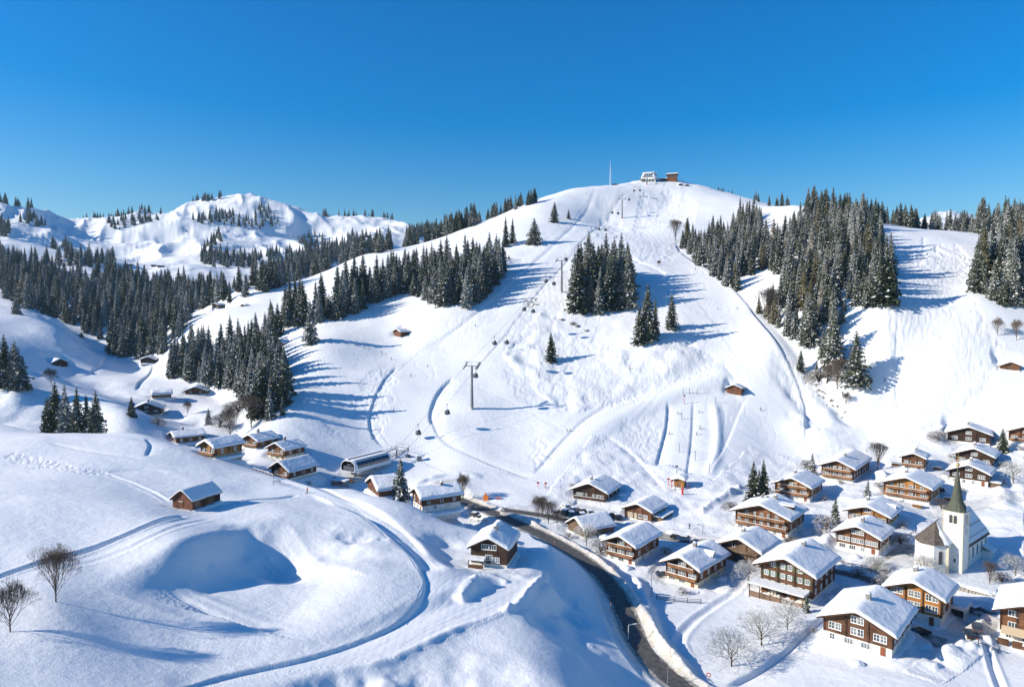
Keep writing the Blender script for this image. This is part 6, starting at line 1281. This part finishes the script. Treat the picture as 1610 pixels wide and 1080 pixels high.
# ------------------------------------------------------------------ skiers
def skin_person(pose):
    P = {'pel': (0, 0, .95), 'che': (0, .02, 1.32), 'nec': (0, .03, 1.50), 'hea': (0, .02, 1.60), 'top': (0, .02, 1.74), 'shl': (-.20, .02, 1.44), 'shr': (.20, .02, 1.44), 'ell': (-.30, -.05, 1.18), 'elr': (.30, -.05, 1.18), 'hal': (-.32, -.28, 1.08), 'har': (.32, -.28, 1.08), 'hil': (-.11, 0, .88), 'hir': (.11, 0, .88), 'knl': (-.14, -.06, .48), 'knr': (.14, -.06, .48), 'anl': (-.14, 0, .10), 'anr': (.14, 0, .10), 'tol': (-.14, -.2, .06), 'tor': (.14, -.2, .06)}
    if pose == 'ski':
        for k in P:
            x, y, z = P[k]
            if z > .8: P[k] = (x, y-.10-(z-.9)*.45, z-.16-(z-.9)*.12)
        P['knl'] = (-.16, -.22, .48); P['knr'] = (.16, -.22, .48)
    R = dict(pel=.16, che=.17, nec=.065, hea=.10, top=.07, shl=.085, shr=.085, ell=.06, elr=.06, hal=.045, har=.045, hil=.10, hir=.10, knl=.075, knr=.075, anl=.06, anr=.06, tol=.05, tor=.05)
    E = [('pel', 'che'), ('che', 'nec'), ('nec', 'hea'), ('hea', 'top'), ('che', 'shl'), ('che', 'shr'), ('shl', 'ell'), ('shr', 'elr'), ('ell', 'hal'), ('elr', 'har'), ('pel', 'hil'), ('pel', 'hir'), ('hil', 'knl'), ('hir', 'knr'), ('knl', 'anl'), ('knr', 'anr'), ('anl', 'tol'), ('anr', 'tor')]
    ks = list(P); me = bpy.data.meshes.new('person_skel'); me.from_pydata([P[k] for k in ks], [(ks.index(a), ks.index(b_)) for a, b_ in E], []); o = bpy.data.objects.new('person_skel', me); COL.objects.link(o)
    me2 = bmesh.new(); me2.from_mesh(me); ly = me2.verts.layers.skin.verify(); me2.verts.ensure_lookup_table()
    for i, k in enumerate(ks): me2.verts[i][ly].radius = (R[k], R[k]*.85); me2.verts[i][ly].use_root = (k == 'pel')
    me2.to_mesh(me); me2.free(); o.modifiers.new('skin', 'SKIN'); ss = o.modifiers.new('sub', 'SUBSURF'); ss.levels = 1
    dg = bpy.context.evaluated_depsgraph_get(); ev = o.evaluated_get(dg); out = bpy.data.meshes.new_from_object(ev); bpy.data.objects.remove(o); out.name = 'body'
    hz = P['nec'][2]; pz = P['pel'][2]-.03; out.materials.clear()
    return out, P, hz, pz
JK = {'red': (.55, .05, .04), 'black': (.03, .03, .035), 'blue': (.05, .12, .40), 'orange': (.65, .22, .04), 'teal': (.04, .28, .30)}
M['skin_tone'] = mat('skin_tone', (.48, .30, .22), .6); M['pants'] = mat('ski_trousers', (.04, .045, .055), .8); M['helmet'] = mat('helmet', (.06, .06, .065), .4)
BODY = {}
for pose in ('ski', 'stand'):
    base, P, hz, pz = skin_person(pose)
    for jn, jc in JK.items():
        m = base.copy(); m.name = 'body'
        if 'j_'+jn not in M: M['j_'+jn] = mat(jn+'_jacket', jc, .75)
        for q in (M['j_'+jn], M['pants'], M['skin_tone'], M['helmet']): m.materials.append(q)
        for f in m.polygons:
            c = f.center; f.material_index = 3 if c.z > hz+.11 else (2 if c.z > hz and c.y < P['hea'][1]-.02 else (0 if c.z > pz-.08 else 1)); f.use_smooth = True
        BODY[(pose, jn)] = (m, P)
sk = MB()
for s in (-1, 1): sk.box(s*.14-.045, s*.14+.045, -.95, .75, .01, .035); sk.box(s*.14-.045, s*.14+.045, -1.1, -.95, .03, .09)
SKI = sk.mesh('skis', [M['dark']])
def polesm(P):
    b = MB()
    for k, s in (('hal', -1), ('har', 1)): x, y, z = P[k]; b.tube((x, y-.02, z+.08), (x+s*.06, y+.5, .03), .012, .01, 4)
    return b.mesh('ski_poles', [M['galv']])
POL = {p_: polesm(BODY[(p_, 'red')][1]) for p_ in ('ski', 'stand')}
rp_ = random.Random(9)
def person(px, py, label, jk='black', pose='ski', skis=True, rz=None):
    p = hit(px, py); o = empty('person', p, rp_.uniform(0, 6.28) if rz is None else rz, label, 'person', 'skiers on the hill')
    link('body', BODY[(pose, jk)][0], o)
    if skis: link('skis', SKI, o); link('ski_poles', POL[pose], o)
    return o
for a in [(561, 544, 'left skier of three beside the piste edge, brown clothing', 'orange'), (572, 547, 'middle skier of three beside the piste edge', 'black'), (600, 556, 'dark skier standing at the bend of the piste edge', 'black', 'stand'), (616, 566, 'lone thin skier just below the bend', 'black', 'stand'), (672, 577, 'skier in orange crossing the lower piste', 'orange'), (646, 592, 'dark skier in the middle of the lower piste', 'black'), (620, 647, 'skier low on the left piste near the lift line', 'blue'),
          (747, 513, 'skier on the main piste left of the lift', 'blue'), (905, 353, 'skier high on the left edge of the piste', 'black'), (921, 305, 'skier standing just under the left summit ridge', 'black', 'stand'), (1035, 418, 'person beside the dark sign post on the piste fork', 'orange', 'stand'), (1093, 424, 'skier on the right piste below the wood corner', 'black'), (1129, 486, 'left one of two skiers on the right piste', 'black'), (1159, 486, 'right one of two skiers on the right piste', 'teal'),
          (1465, 394, 'dark skier on the open right slope, left one', 'black'), (1499, 394, 'dark skier on the open right slope, right one', 'blue'), (1474, 415, 'third skier on the open right slope, lower down', 'black'), (1370, 603, 'skier standing beside the tall gully spruce', 'black', 'stand'), (1391, 600, 'tiny dark figure right of the gully spruce', 'black', 'stand'), (1196, 645, 'skier on the right piste near the practice slope', 'black'), (892, 679, 'left one of two skiers on the diagonal track', 'black'), (897, 678, 'right one of two skiers on the diagonal track', 'teal'),
          (990, 581, 'skier in red falling line through the tracked knoll', 'red'), (1100, 649, 'dark skier on the practice slope', 'black'), (1100, 674, 'red skier with a long shadow on the practice slope', 'red'), (1095, 684, 'small figure below the red one on the practice slope', 'black'), (1053, 683, 'figure left of the tow track', 'black'), (1067, 651, 'figure high on the left lane of the practice slope', 'blue'), (483, 775, 'walker on the foreground lane above the bend', 'orange', 'stand'), (1084, 831, 'person in dark clothes on the snow by the street lamp', 'black', 'stand'), (1062, 770, 'person waiting at the lift hut', 'blue', 'stand'), (1082, 768, 'second person waiting right of the lift hut', 'red', 'stand'), (1240, 470-30+0, 'x', 'black')][:-1]:
    person(*a)
# ------------------------------------------------------------------ cars
def car_set():
    prof = [(-2.15, .35), (2.12, .35), (2.18, .62), (2.05, .82), (1.15, .95), (.55, 1.42), (-1.35, 1.46), (-1.95, 1.0), (-2.2, .9)]   # x forward
    W = .86; body = MB(); V = []; n = len(prof)
    for y, k in ((-W, 0), (-W+.08, 1), (W-.08, 1), (W, 0)):
        for x, z in prof: inset = .10*(z > 1.1); V.append((x*(1 if k else .985), y*(1-inset), z+(.03 if k and z > .9 else 0)))
    body.add(V, [(j*n+i, (j+1)*n+i, (j+1)*n+(i+1) % n, j*n+(i+1) % n) for j in range(3) for i in range(n)]+[tuple(range(n)), tuple(range(4*n-1, 3*n-1, -1))])
    gl = MB()
    for s in (-1, 1): gl.add([(.98, s*.80, .99), (.50, s*.785, 1.36), (-1.28, s*.785, 1.40), (-1.75, s*.80, 1.02)], [(0, 1, 2, 3) if s > 0 else (3, 2, 1, 0)])
    gl.v = [(x, y+(.075 if y > 0 else -.075)*.9, z) for x, y, z in gl.v]
    gl.add([(1.16, -.72, .99), (1.16, .72, .99), (.60, .66, 1.41), (.60, -.66, 1.41)], [(0, 1, 2, 3)]); gl.v[-4:] = [(x+.035, y, z+.03) for x, y, z in gl.v[-4:]]
    gl.add([(-1.98, -.7, 1.03), (-1.98, .7, 1.03), (-1.40, .66, 1.43), (-1.40, -.66, 1.43)], [(3, 2, 1, 0)]); gl.v[-4:] = [(x-.03, y, z+.02) for x, y, z in gl.v[-4:]]
    wh = MB(); wh.tube((0, -.1, 0), (0, .1, 0), .33, .33, 14); rim = MB(); rim.tube((0, -.112, 0), (0, .112, 0), .2, .2, 10)
    sn = MB(); sn.box(-1.3, .5, -.68, .68, 1.47, 1.62); hs = MB(); hs.box(1.2, 2.0, -.7, .7, .93, 1.0)
    hl = MB(); hl.box(2.12, 2.2, -.09, .09, .62, .76); tl = MB(); tl.box(-2.24, -2.16, -.08, .08, .72, .88)
    return body.v, body.f, gl.mesh('windows', M['glass']), wh.mesh('wheel', M['dark']), rim.mesh('rim', M['galv']), sn.mesh('roof_snow', M['rsnow']), hs.mesh('bonnet_snow', M['rsnow']), hl.mesh('headlight', M['white']), tl.mesh('tail_light', M['redpaint'])
CB = car_set()
PAINT = {'black': (.02, .02, .022), 'dark blue': (.02, .05, .12), 'dark grey': (.06, .062, .066), 'silver': (.45, .46, .47), 'white': (.72, .72, .72), 'teal': (.03, .14, .18), 'red': (.35, .03, .03)}
CM = {k: make_mesh('car_body', CB[0], CB[1], [mat(k.replace(' ', '_')+'_car_paint', c, .25, spec=.6)]) for k, c in PAINT.items()}
def car(px, py, rz, colour, label, snow=0, group=None, sc=1.0):
    p = hit(px, py); o = empty('parked_car', p, rz, label, 'car', group); o.scale = (sc,)*3; link('body', CM[colour], o); link('windows', CB[2], o)
    for x in (-1.35, 1.35):
        for y in (-.8, .8): w_ = link('wheel', CB[3], o, (x, y, .33)); link('rim', CB[4], w_)
    for y in (-.62, .62): link('headlight', CB[7], o, (0, y, 0)); link('tail_light', CB[8], o, (0, y, 0))
    if snow: link('roof_snow', CB[5], o)
    if snow > 1: link('bonnet_snow', CB[6], o)
    return o
G = 'cars in the row of the parking place'
for a in [(889, 800, 1.9, 'white', 'snow covered white car at the upper left of the parking place', 2), (889, 808, 1.2, 'dark grey', 'dark grey car at the left end of the parked row', 1), (898, 811, 1.8, 'teal', 'teal car in front at the left of the row', 2), (902, 804, 1.8, 'dark blue', 'dark blue car behind the teal one', 1), (915, 806, 1.7, 'black', 'black car third in the back row', 1), (915, 813, 1.7, 'dark blue', 'dark blue car low in front of the black one', 2), (926, 809, 1.8, 'silver', 'silver car in the middle of the row', 2), (939, 812, 1.75, 'black', 'black estate right of the silver car', 1), (953, 814, 1.7, 'dark grey', 'dark grey car beside the black estate', 1), (959, 812, 1.7, 'black', 'black car second from the right end', 2), (970, 815, 1.7, 'black', 'black car at the right end of the row', 1)]:
    car(a[0], a[1], a[2], a[3], a[4], min(1, a[5]) if a[3] != 'white' else 2, G, 1.15)
car(1447, 998, .3, 'black', 'long black car in the shade behind the nearest farmhouse', 0); car(1526, 1001, 1.2, 'black', 'black car on the gravel car lot', 0); car(1536, 990, 1.0, 'dark grey', 'dark grey car farther back on the car lot', 0); car(1533, 962, .5, 'dark blue', 'dark car beside the concrete garage', 1)
car(1068, 848, -.5, 'black', 'black snow roofed car left of the street lamp', 2, sc=1.2); car(1078, 851, -.5, 'dark blue', 'dark blue car right behind the black snow roofed one', 2, sc=1.2); car(1246, 862, -.4, 'silver', 'silver car under thick snow below the largest hotel', 2); car(1262, 860, -.4, 'dark blue', 'dark blue car right of the silver one below the hotel', 2)
car(1044, 905, .2, 'dark blue', 'dark car in the shade behind the road chalet', 1); car(748, 812, -.6, 'black', 'black snow capped car behind the knoll farmhouse ridge', 2); car(1446, 760, 1.0, 'dark grey', 'dark grey car on the slope between the upper chalets', 1); car(1478, 772, 1.3, 'black', 'black car in the shadow right of the yellow gabled chalet', 0); car(530, 762, .4, 'dark grey', 'dark grey car at the nose of the gondola station', 1)
# ------------------------------------------------------------------ lamps, sign, fences, barrier, walls
def lamp(px, py, top, label, m='dark', rz=math.pi):
    p = hit(px, py); H = (ray(px, top)[1]-ray(px, py)[1])*p.y; o = empty('street_lamp', p, rz, label, 'street lamp'); b = MB(); b.tube((0, 0, -.5), (0, 0, H), .09, .06, 8); b.build('pole', M[m], o)
    b = MB(); b.tube((0, 0, H-.03), (1.3, 0, H+.08), .05, .04, 6); b.build('arm', M[m], o); b = MB(); b.box(1.0, 1.8, -.14, .14, H+.0, H+.14); b.build('lamp_head', M[m], o)
lamp(1105, 838, 825, 'dark street lamp on the snow left of the largest hotel'); lamp(988, 1005, 982, 'white street lamp at the inner side of the road bend', 'white', .2); lamp(1050, 1075, 1042, 'grey street lamp at the outer side of the road, lowest in view', 'galv', 2.2); lamp(1024, 938, 902, 'tall thin grey pole between road and dormer chalet', 'galv', 1.0)
p = hit(1114, 1079); o = empty('road_sign', p, math.radians(-15), 'round red and white road sign at the bottom edge', 'road sign'); b = MB(); b.tube((0, 0, -.6), (0, 0, 2.4), .04, n=6); b.build('sign_post', M['galv'], o)
b = MB(); R90 = Matrix.Rotation(math.pi/2, 4, 'X'); b.lathe([(.42, 0), (.42, .04)], 22); b.v = [tuple(R90 @ Vector(q)+Vector((0, -.05, 2.2))) for q in b.v]; q_ = b.build('sign_disc', M['redpaint'], o); b = MB(); b.lathe([(.28, .045), (.28, .05)], 20); b.v = [tuple(R90 @ Vector(q)+Vector((0, -.05, 2.2))) for q in b.v]; b.build('sign_face', M['white'], q_)
def fence(spec, label, sp=2.2, h=1.1, rails=2, m='w_grey', slats=False):
    ln = wline(spec, 0); o = empty('fence', ln[0], 0, label, 'fence'); b0 = Vector(ln[0])
    pts_ = []
    for i in range(len(ln)-1):
        n = max(1, int((ln[i+1]-ln[i]).length/sp))
        for k in range(n): q = ln[i].lerp(ln[i+1], k/n); pts_.append(Vector((q.x, q.y, ground(q.x, q.y)))-b0)
    q = ln[-1]; pts_.append(Vector((q.x, q.y, ground(q.x, q.y)))-b0)
    b = MB(); b.box(-.06, .06, -.06, .06, -.5, h+.1); pm_ = b.mesh('fence_post', M[m])
    for q in pts_: link('fence_post', pm_, o, q)
    for r_ in range(rails):
        for i in range(len(pts_)-1):
            z = h-.12-r_*.42; b = MB(); b.tube(pts_[i]+Vector((0, -.05, z)), pts_[i+1]+Vector((0, -.05, z)), .055, n=4); b.build('fence_rail', M[m], o)
    b = MB()
    for i in range(len(pts_)-1): b.tube(pts_[i]+Vector((0, 0, h-.02)), pts_[i+1]+Vector((0, 0, h-.02)), .07, n=5)
    b.build('fence_snow', M['rsnow'], o)
fence([(1311, 884), (1340, 892), (1370, 900)], 'wooden garden fence before the square brown chalet'); fence([(1032, 942), (1060, 946), (1102, 949)], 'wire garden fence below the dormer chalet', 3.0, 1.2, 3, 'dark'); fence([(740, 820), (765, 822)], 'short wooden fence behind the knoll farmhouse'); fence([(398, 740), (430, 752)], 'fence at the hamlet edge left of the bluish roof')
fence([(1395, 858), (1425, 846), (1440, 838)], 'rail fence along the lane above the choir'); fence([(430, 762), (440, 760)], 'short fence left of the bluish roof'); fence([(1538, 1012), (1570, 1026)], 'low fence under the awning chalet', 2, .9, 2, 'dark')
fence([(985, 300), (960, 322), (948, 345)], 'thin net fence along the top of the lift line', 5, 1.0, 1, 'dark')
for k, (px, py, m, w_) in enumerate(((764, 783, 'orange', 1.3), (781, 786, 'orange', .5), (787, 787, 'orange', .5))): pass
p = hit(764, 786); o = empty('road_barrier', p, math.radians(-8), 'orange and blue barrier beam beside the start of the road', 'barrier')
b = MB(); b.box(-.9, .9, -.5, .5, -.2, 1.7); b.box(-.4, .1, -.3, .3, 1.7, 2.5); b.build('housing', M['orange'], o); b = MB(); b.box(.9, 6.2, -.1, .1, .7, .95); b.build('beam', M['bluep'], o); b = MB(); b.box(3.9, 4.1, -.4, .4, -.3, .7); b.box(4.9, 5.1, -.4, .4, -.3, .7); b.box(3.6, 5.4, -.15, .15, .95, 1.25); b.build('trestle', M['orange'], o)
p = hit(1036, 417); o = empty('piste_sign', p, 0, 'dark sign panel at the fork of the pistes', 'sign'); b = MB(); b.box(-1.1, -1.0, -.05, .05, -.5, 3.0); b.box(1.0, 1.1, -.05, .05, -.5, 3.0); b.build('sign_post', M['dark'], o); b = MB(); b.box(-1.2, 1.2, -.09, -.052, 1.4, 3.2); b.build('sign_panel', M['w_brown'], o)
# low retaining wall and shed roof in the shade in front of the station
p = hit(535, 765); o = empty('bin_shelter', Vector((p.x, p.y, p.z)), math.radians(-20), 'low grey bus shelter in the shade before the gondola station', 'shelter'); b = MB(); b.box(-3, 3, 1.2, 1.4, -1, 2.3); b.box(-3, -2.8, -1.2, 1.4, -1, 2.3); b.build('wall', M['concrete'], o); b = MB(); b.box(-3.3, 3.3, -1.5, 1.6, 2.3, 2.5); q_ = b.build('roof', M['galv'], o); b = MB(); b.box(-3.2, 3.2, -1.4, 1.5, 2.5, 2.85); b.build('roof_snow', M['rsnow'], q_)
p = hit(597, 751); o = empty('waste_bin', p, 0, 'dark waste container right of the gondola station', 'container'); b = MB(); b.box(-.9, .9, -.6, .6, -.2, 1.5); b.build('bin_body', M['dark'], o); b = MB(); b.box(-.95, .95, -.65, .65, 1.5, 1.7); b.build('lid', M['bluep'], o)
p = hit(659, 724); o = empty('kiosk', p, .3, 'small grey box cabin on the snow right of the station', 'kiosk'); b = MB(); b.box(-.9, .9, -.8, .8, -.3, 2.0); b.build('kiosk_wall', M['galv'], o); b = MB(); b.box(-1.1, 1.1, -1, 1, 2.0, 2.3); b.build('kiosk_snow', M['rsnow'], o)
# rocks that stand out of the knoll
def rock(px, py, r_, label):
    p = hit(px, py); rr_ = random.Random(int(px)); o = empty('rock', p, 0, label, 'rock'); bm_ = bmesh.new(); bmesh.ops.create_icosphere(bm_, subdivisions=3, radius=r_)
    for v in bm_.verts: n_ = mnoise.noise(v.co*1.1/r_+Vector((px, 0, 0))); v.co *= 1+.35*n_; v.co.z *= .55
    me = bpy.data.meshes.new('stone_body'); bm_.to_mesh(me); bm_.free(); me.materials.append(M['stone']); link('stone_body', me, o)
    bm_ = bmesh.new(); bmesh.ops.create_icosphere(bm_, subdivisions=3, radius=r_*1.0)
    for v in bm_.verts: n_ = mnoise.noise(v.co*1.1/r_+Vector((px, 0, 0))); v.co *= 1+.33*n_; v.co.z = max(v.co.z*.55, .1)+r_*.09*(v.co.z > .2)
    me = bpy.data.meshes.new('rock_snow'); bm_.to_mesh(me); bm_.free(); me.materials.append(M['rsnow']); me.polygons.foreach_set('use_smooth', [True]*len(me.polygons)); q = link('rock_snow', me, o, (.25, .3, .02)); q.scale = (.8, .8, 1.05)
for a in ((900, 509, 2.0, 'larger rock in the pair on the knoll crest'), (907, 513, 1.6, 'smaller rock in the pair on the knoll crest'), (921, 520, 1.3, 'flat rock right of the pair on the knoll crest'), (883, 503, 1.5, 'rock at the left end of the knoll crest')): rock(*a)
# ------------------------------------------------------------------ low garden growth, wood piles, snow poles, footpaths' edges
hedge = [bare_parts(40+k, H=10, spread=.8, upright=.05, snow=.7, stems=4, depth=4) for k in range(2)]
def near_house(x, y):
    best = None
    for k, st in SITES.items():
        d = math.hypot(st['c'][0]-x, st['c'][1]-y)
        if best is None or d < best[0]: best = (d, k, st)
    return best
HN = {'tower_hotel': 'the largest hotel', 'green_shutter': 'the green shuttered chalet', 'orange_front': 'the orange gabled chalet', 'low_brown': 'the nearest farmhouse', 'road_chalet': 'the chalet at the road bend', 'dormer_chalet': 'the dormer chalet', 'barn_chalet': 'the weathered plank barn', 'brown_windows': 'the square brown chalet', 'yellow_strip': 'the yellow window band chalet', 'yellow_front': 'the yellow gabled chalet', 'pointed_small': 'the small two storey chalet', 'wide_brown': 'the broad brown chalet', 'golden_chalet': 'the honey coloured chalet', 'top_dark': 'the uppermost dark chalet', 'middle_dark': 'the middle dark chalet', 'front_dark': 'the dark chalet behind the spire', 'dark_inn': 'the dark inn', 'shed_house': 'the workshop', 'edge_chalet': 'the awning chalet', 'corner_chalet': 'the right edge upper chalet', 'garage': 'the concrete garage', 'white_base': 'the long thick-roofed chalet', 'blue_roof': 'the bluish roofed chalet', 'stone_barn': 'the old roadside barn'}
rv = random.Random(77)
def clear_of(x, y, m=1.2):
    for st in SITES.values():
        dx, dy = x-st['c'][0], y-st['c'][1]; c, s = math.cos(st['phi']), math.sin(st['phi'])
        if abs(dx*c-dy*s) < st['w']/2+m and abs(dx*s+dy*c) < st['l']/2+m: return False
    dx, dy = x-CH.x, y-CH.y; c, s = math.cos(CHPHI), math.sin(CHPHI); u, v = dx*c-dy*s, dx*s+dy*c
    if -12 < u < 3 and -7 < v < 24: return False
    for _, ln, hw, *_r in ROADS:
        if any(math.hypot(q.x-x, q.y-y) < hw+1.4 for q in ln): return False
    return True
sides = {}
for key in HN:
    st = SITES[key]; c, s = math.cos(st['phi']), math.sin(st['phi'])
    for word, (u, v) in (('front', (rv.uniform(-.4, .4)*st['w'], -st['l']/2-rv.uniform(2.5, 5))), ('left side', (-st['w']/2-rv.uniform(2.2, 4), rv.uniform(-.3, .3)*st['l'])), ('right side', (st['w']/2+rv.uniform(2, 4), rv.uniform(-.2, .4)*st['l']))):
        if rv.random() < .25: continue
        x = st['c'][0]+u*c+v*s; y = st['c'][1]-u*s+v*c
        if not clear_of(x, y): continue
        kind = rv.choice(('bush', 'bush', 'pile', 'mound')); z = ground(x, y)
        if kind == 'bush':
            k = rv.uniform(.1, .2); o = empty('garden_bush', (x, y, z), rv.uniform(0, 6), 'low snow loaded bush at the %s of %s' % (word, HN[key]), 'bush'); o.scale = (k*1.3, k*1.3, k); hb = hedge[rv.randint(0, 1)]; link('trunk', hb[0], o); link('crown', hb[1], o)
        elif kind == 'pile':
            o = empty('wood_pile', (x, y, z), -st['phi'], 'snow covered firewood stack at the %s of %s' % (word, HN[key]), 'wood pile'); b = MB()
            for r_ in range(4):
                for q in range(9): b.tube((-1.2+q*.3, -.4, .1+r_*.26), (-1.2+q*.3, .4, .1+r_*.26), .13, n=6)
            b.build('firewood', M['w_gold'], o); b = MB(); b.box(-1.5, 1.5, -.55, .55, 1.06, 1.42); b.build('pile_snow', M['rsnow'], o)
        else:
            o = empty('snow_heap', (x, y, z-.2), rv.uniform(0, 6), 'rounded shovelled snow heap at the %s of %s' % (word, HN[key]), 'snow heap'); bm_ = bmesh.new(); bmesh.ops.create_icosphere(bm_, subdivisions=4, radius=1.6)
            for v_ in bm_.verts: nn = mnoise.noise(v_.co*.8+Vector((x, y, 0)))+.5*mnoise.noise(v_.co*2.2+Vector((x, y, 0))); v_.co *= 1+.25*nn; v_.co.z *= .6
            me = bpy.data.meshes.new('heap'); bm_.to_mesh(me); bm_.free(); me.materials.append(M['rsnow']); me.polygons.foreach_set('use_smooth', [True]*len(me.polygons)); link('heap', me, o)
# red and white snow poles along the road
ln = ROADS[0][1]; acc = 0; k = 0
b = MB(); b.tube((0, 0, -.4), (0, 0, 2.1), .045, n=6); spm = b.mesh('stake', M['w_gold'] if False else M['orange'])
b = MB(); b.tube((0, 0, 1.6), (0, 0, 1.85), .05, n=6); spc_ = b.mesh('reflector', M['white'])
for i in range(1, len(ln)):
    acc += (ln[i]-ln[i-1]).length
    if acc > 22:
        acc = 0; side = 1 if k % 2 else -1; q = offset(ln, side*3.3)[i]; u = project(q.x, q.y, ground(q.x, q.y)); k += 1
        if 700 < u[0] < 1100 and u[1] < 1075: o = empty('snow_stake', (q.x, q.y, ground(q.x, q.y)), 0, 'thin orange snow stake number %s along the road, %s' % (['one', 'two', 'three', 'four', 'five', 'six', 'seven', 'eight', 'nine', 'ten', 'eleven'][k-1], 'hill side' if side < 0 else 'village side'), 'snow stake', 'snow stakes along the main road'); link('stake', spm, o); link('reflector', spc_, o)
# ------------------------------------------------------------------ thin winter haze: one closed box of even density
hz = MB(); hz.box(-7400, 7400, -60, 4400, -5, 470); hm_ = bpy.data.materials.new('haze_air'); hm_.use_nodes = True; hn = hm_.node_tree; hn.nodes.clear()
pv = hn.nodes.new('ShaderNodeVolumePrincipled'); pv.inputs['Color'].default_value = (.50, .76, 1.0, 1); pv.inputs['Density'].default_value = 0.00006; pv.inputs['Anisotropy'].default_value = .2
ho = hn.nodes.new('ShaderNodeOutputMaterial'); hn.links.new(pv.outputs[0], ho.inputs['Volume']); ho_ = link('haze', hz.mesh('haze', hm_)); tag(ho_, 'thin pale winter haze filling the whole valley', kind='stuff')
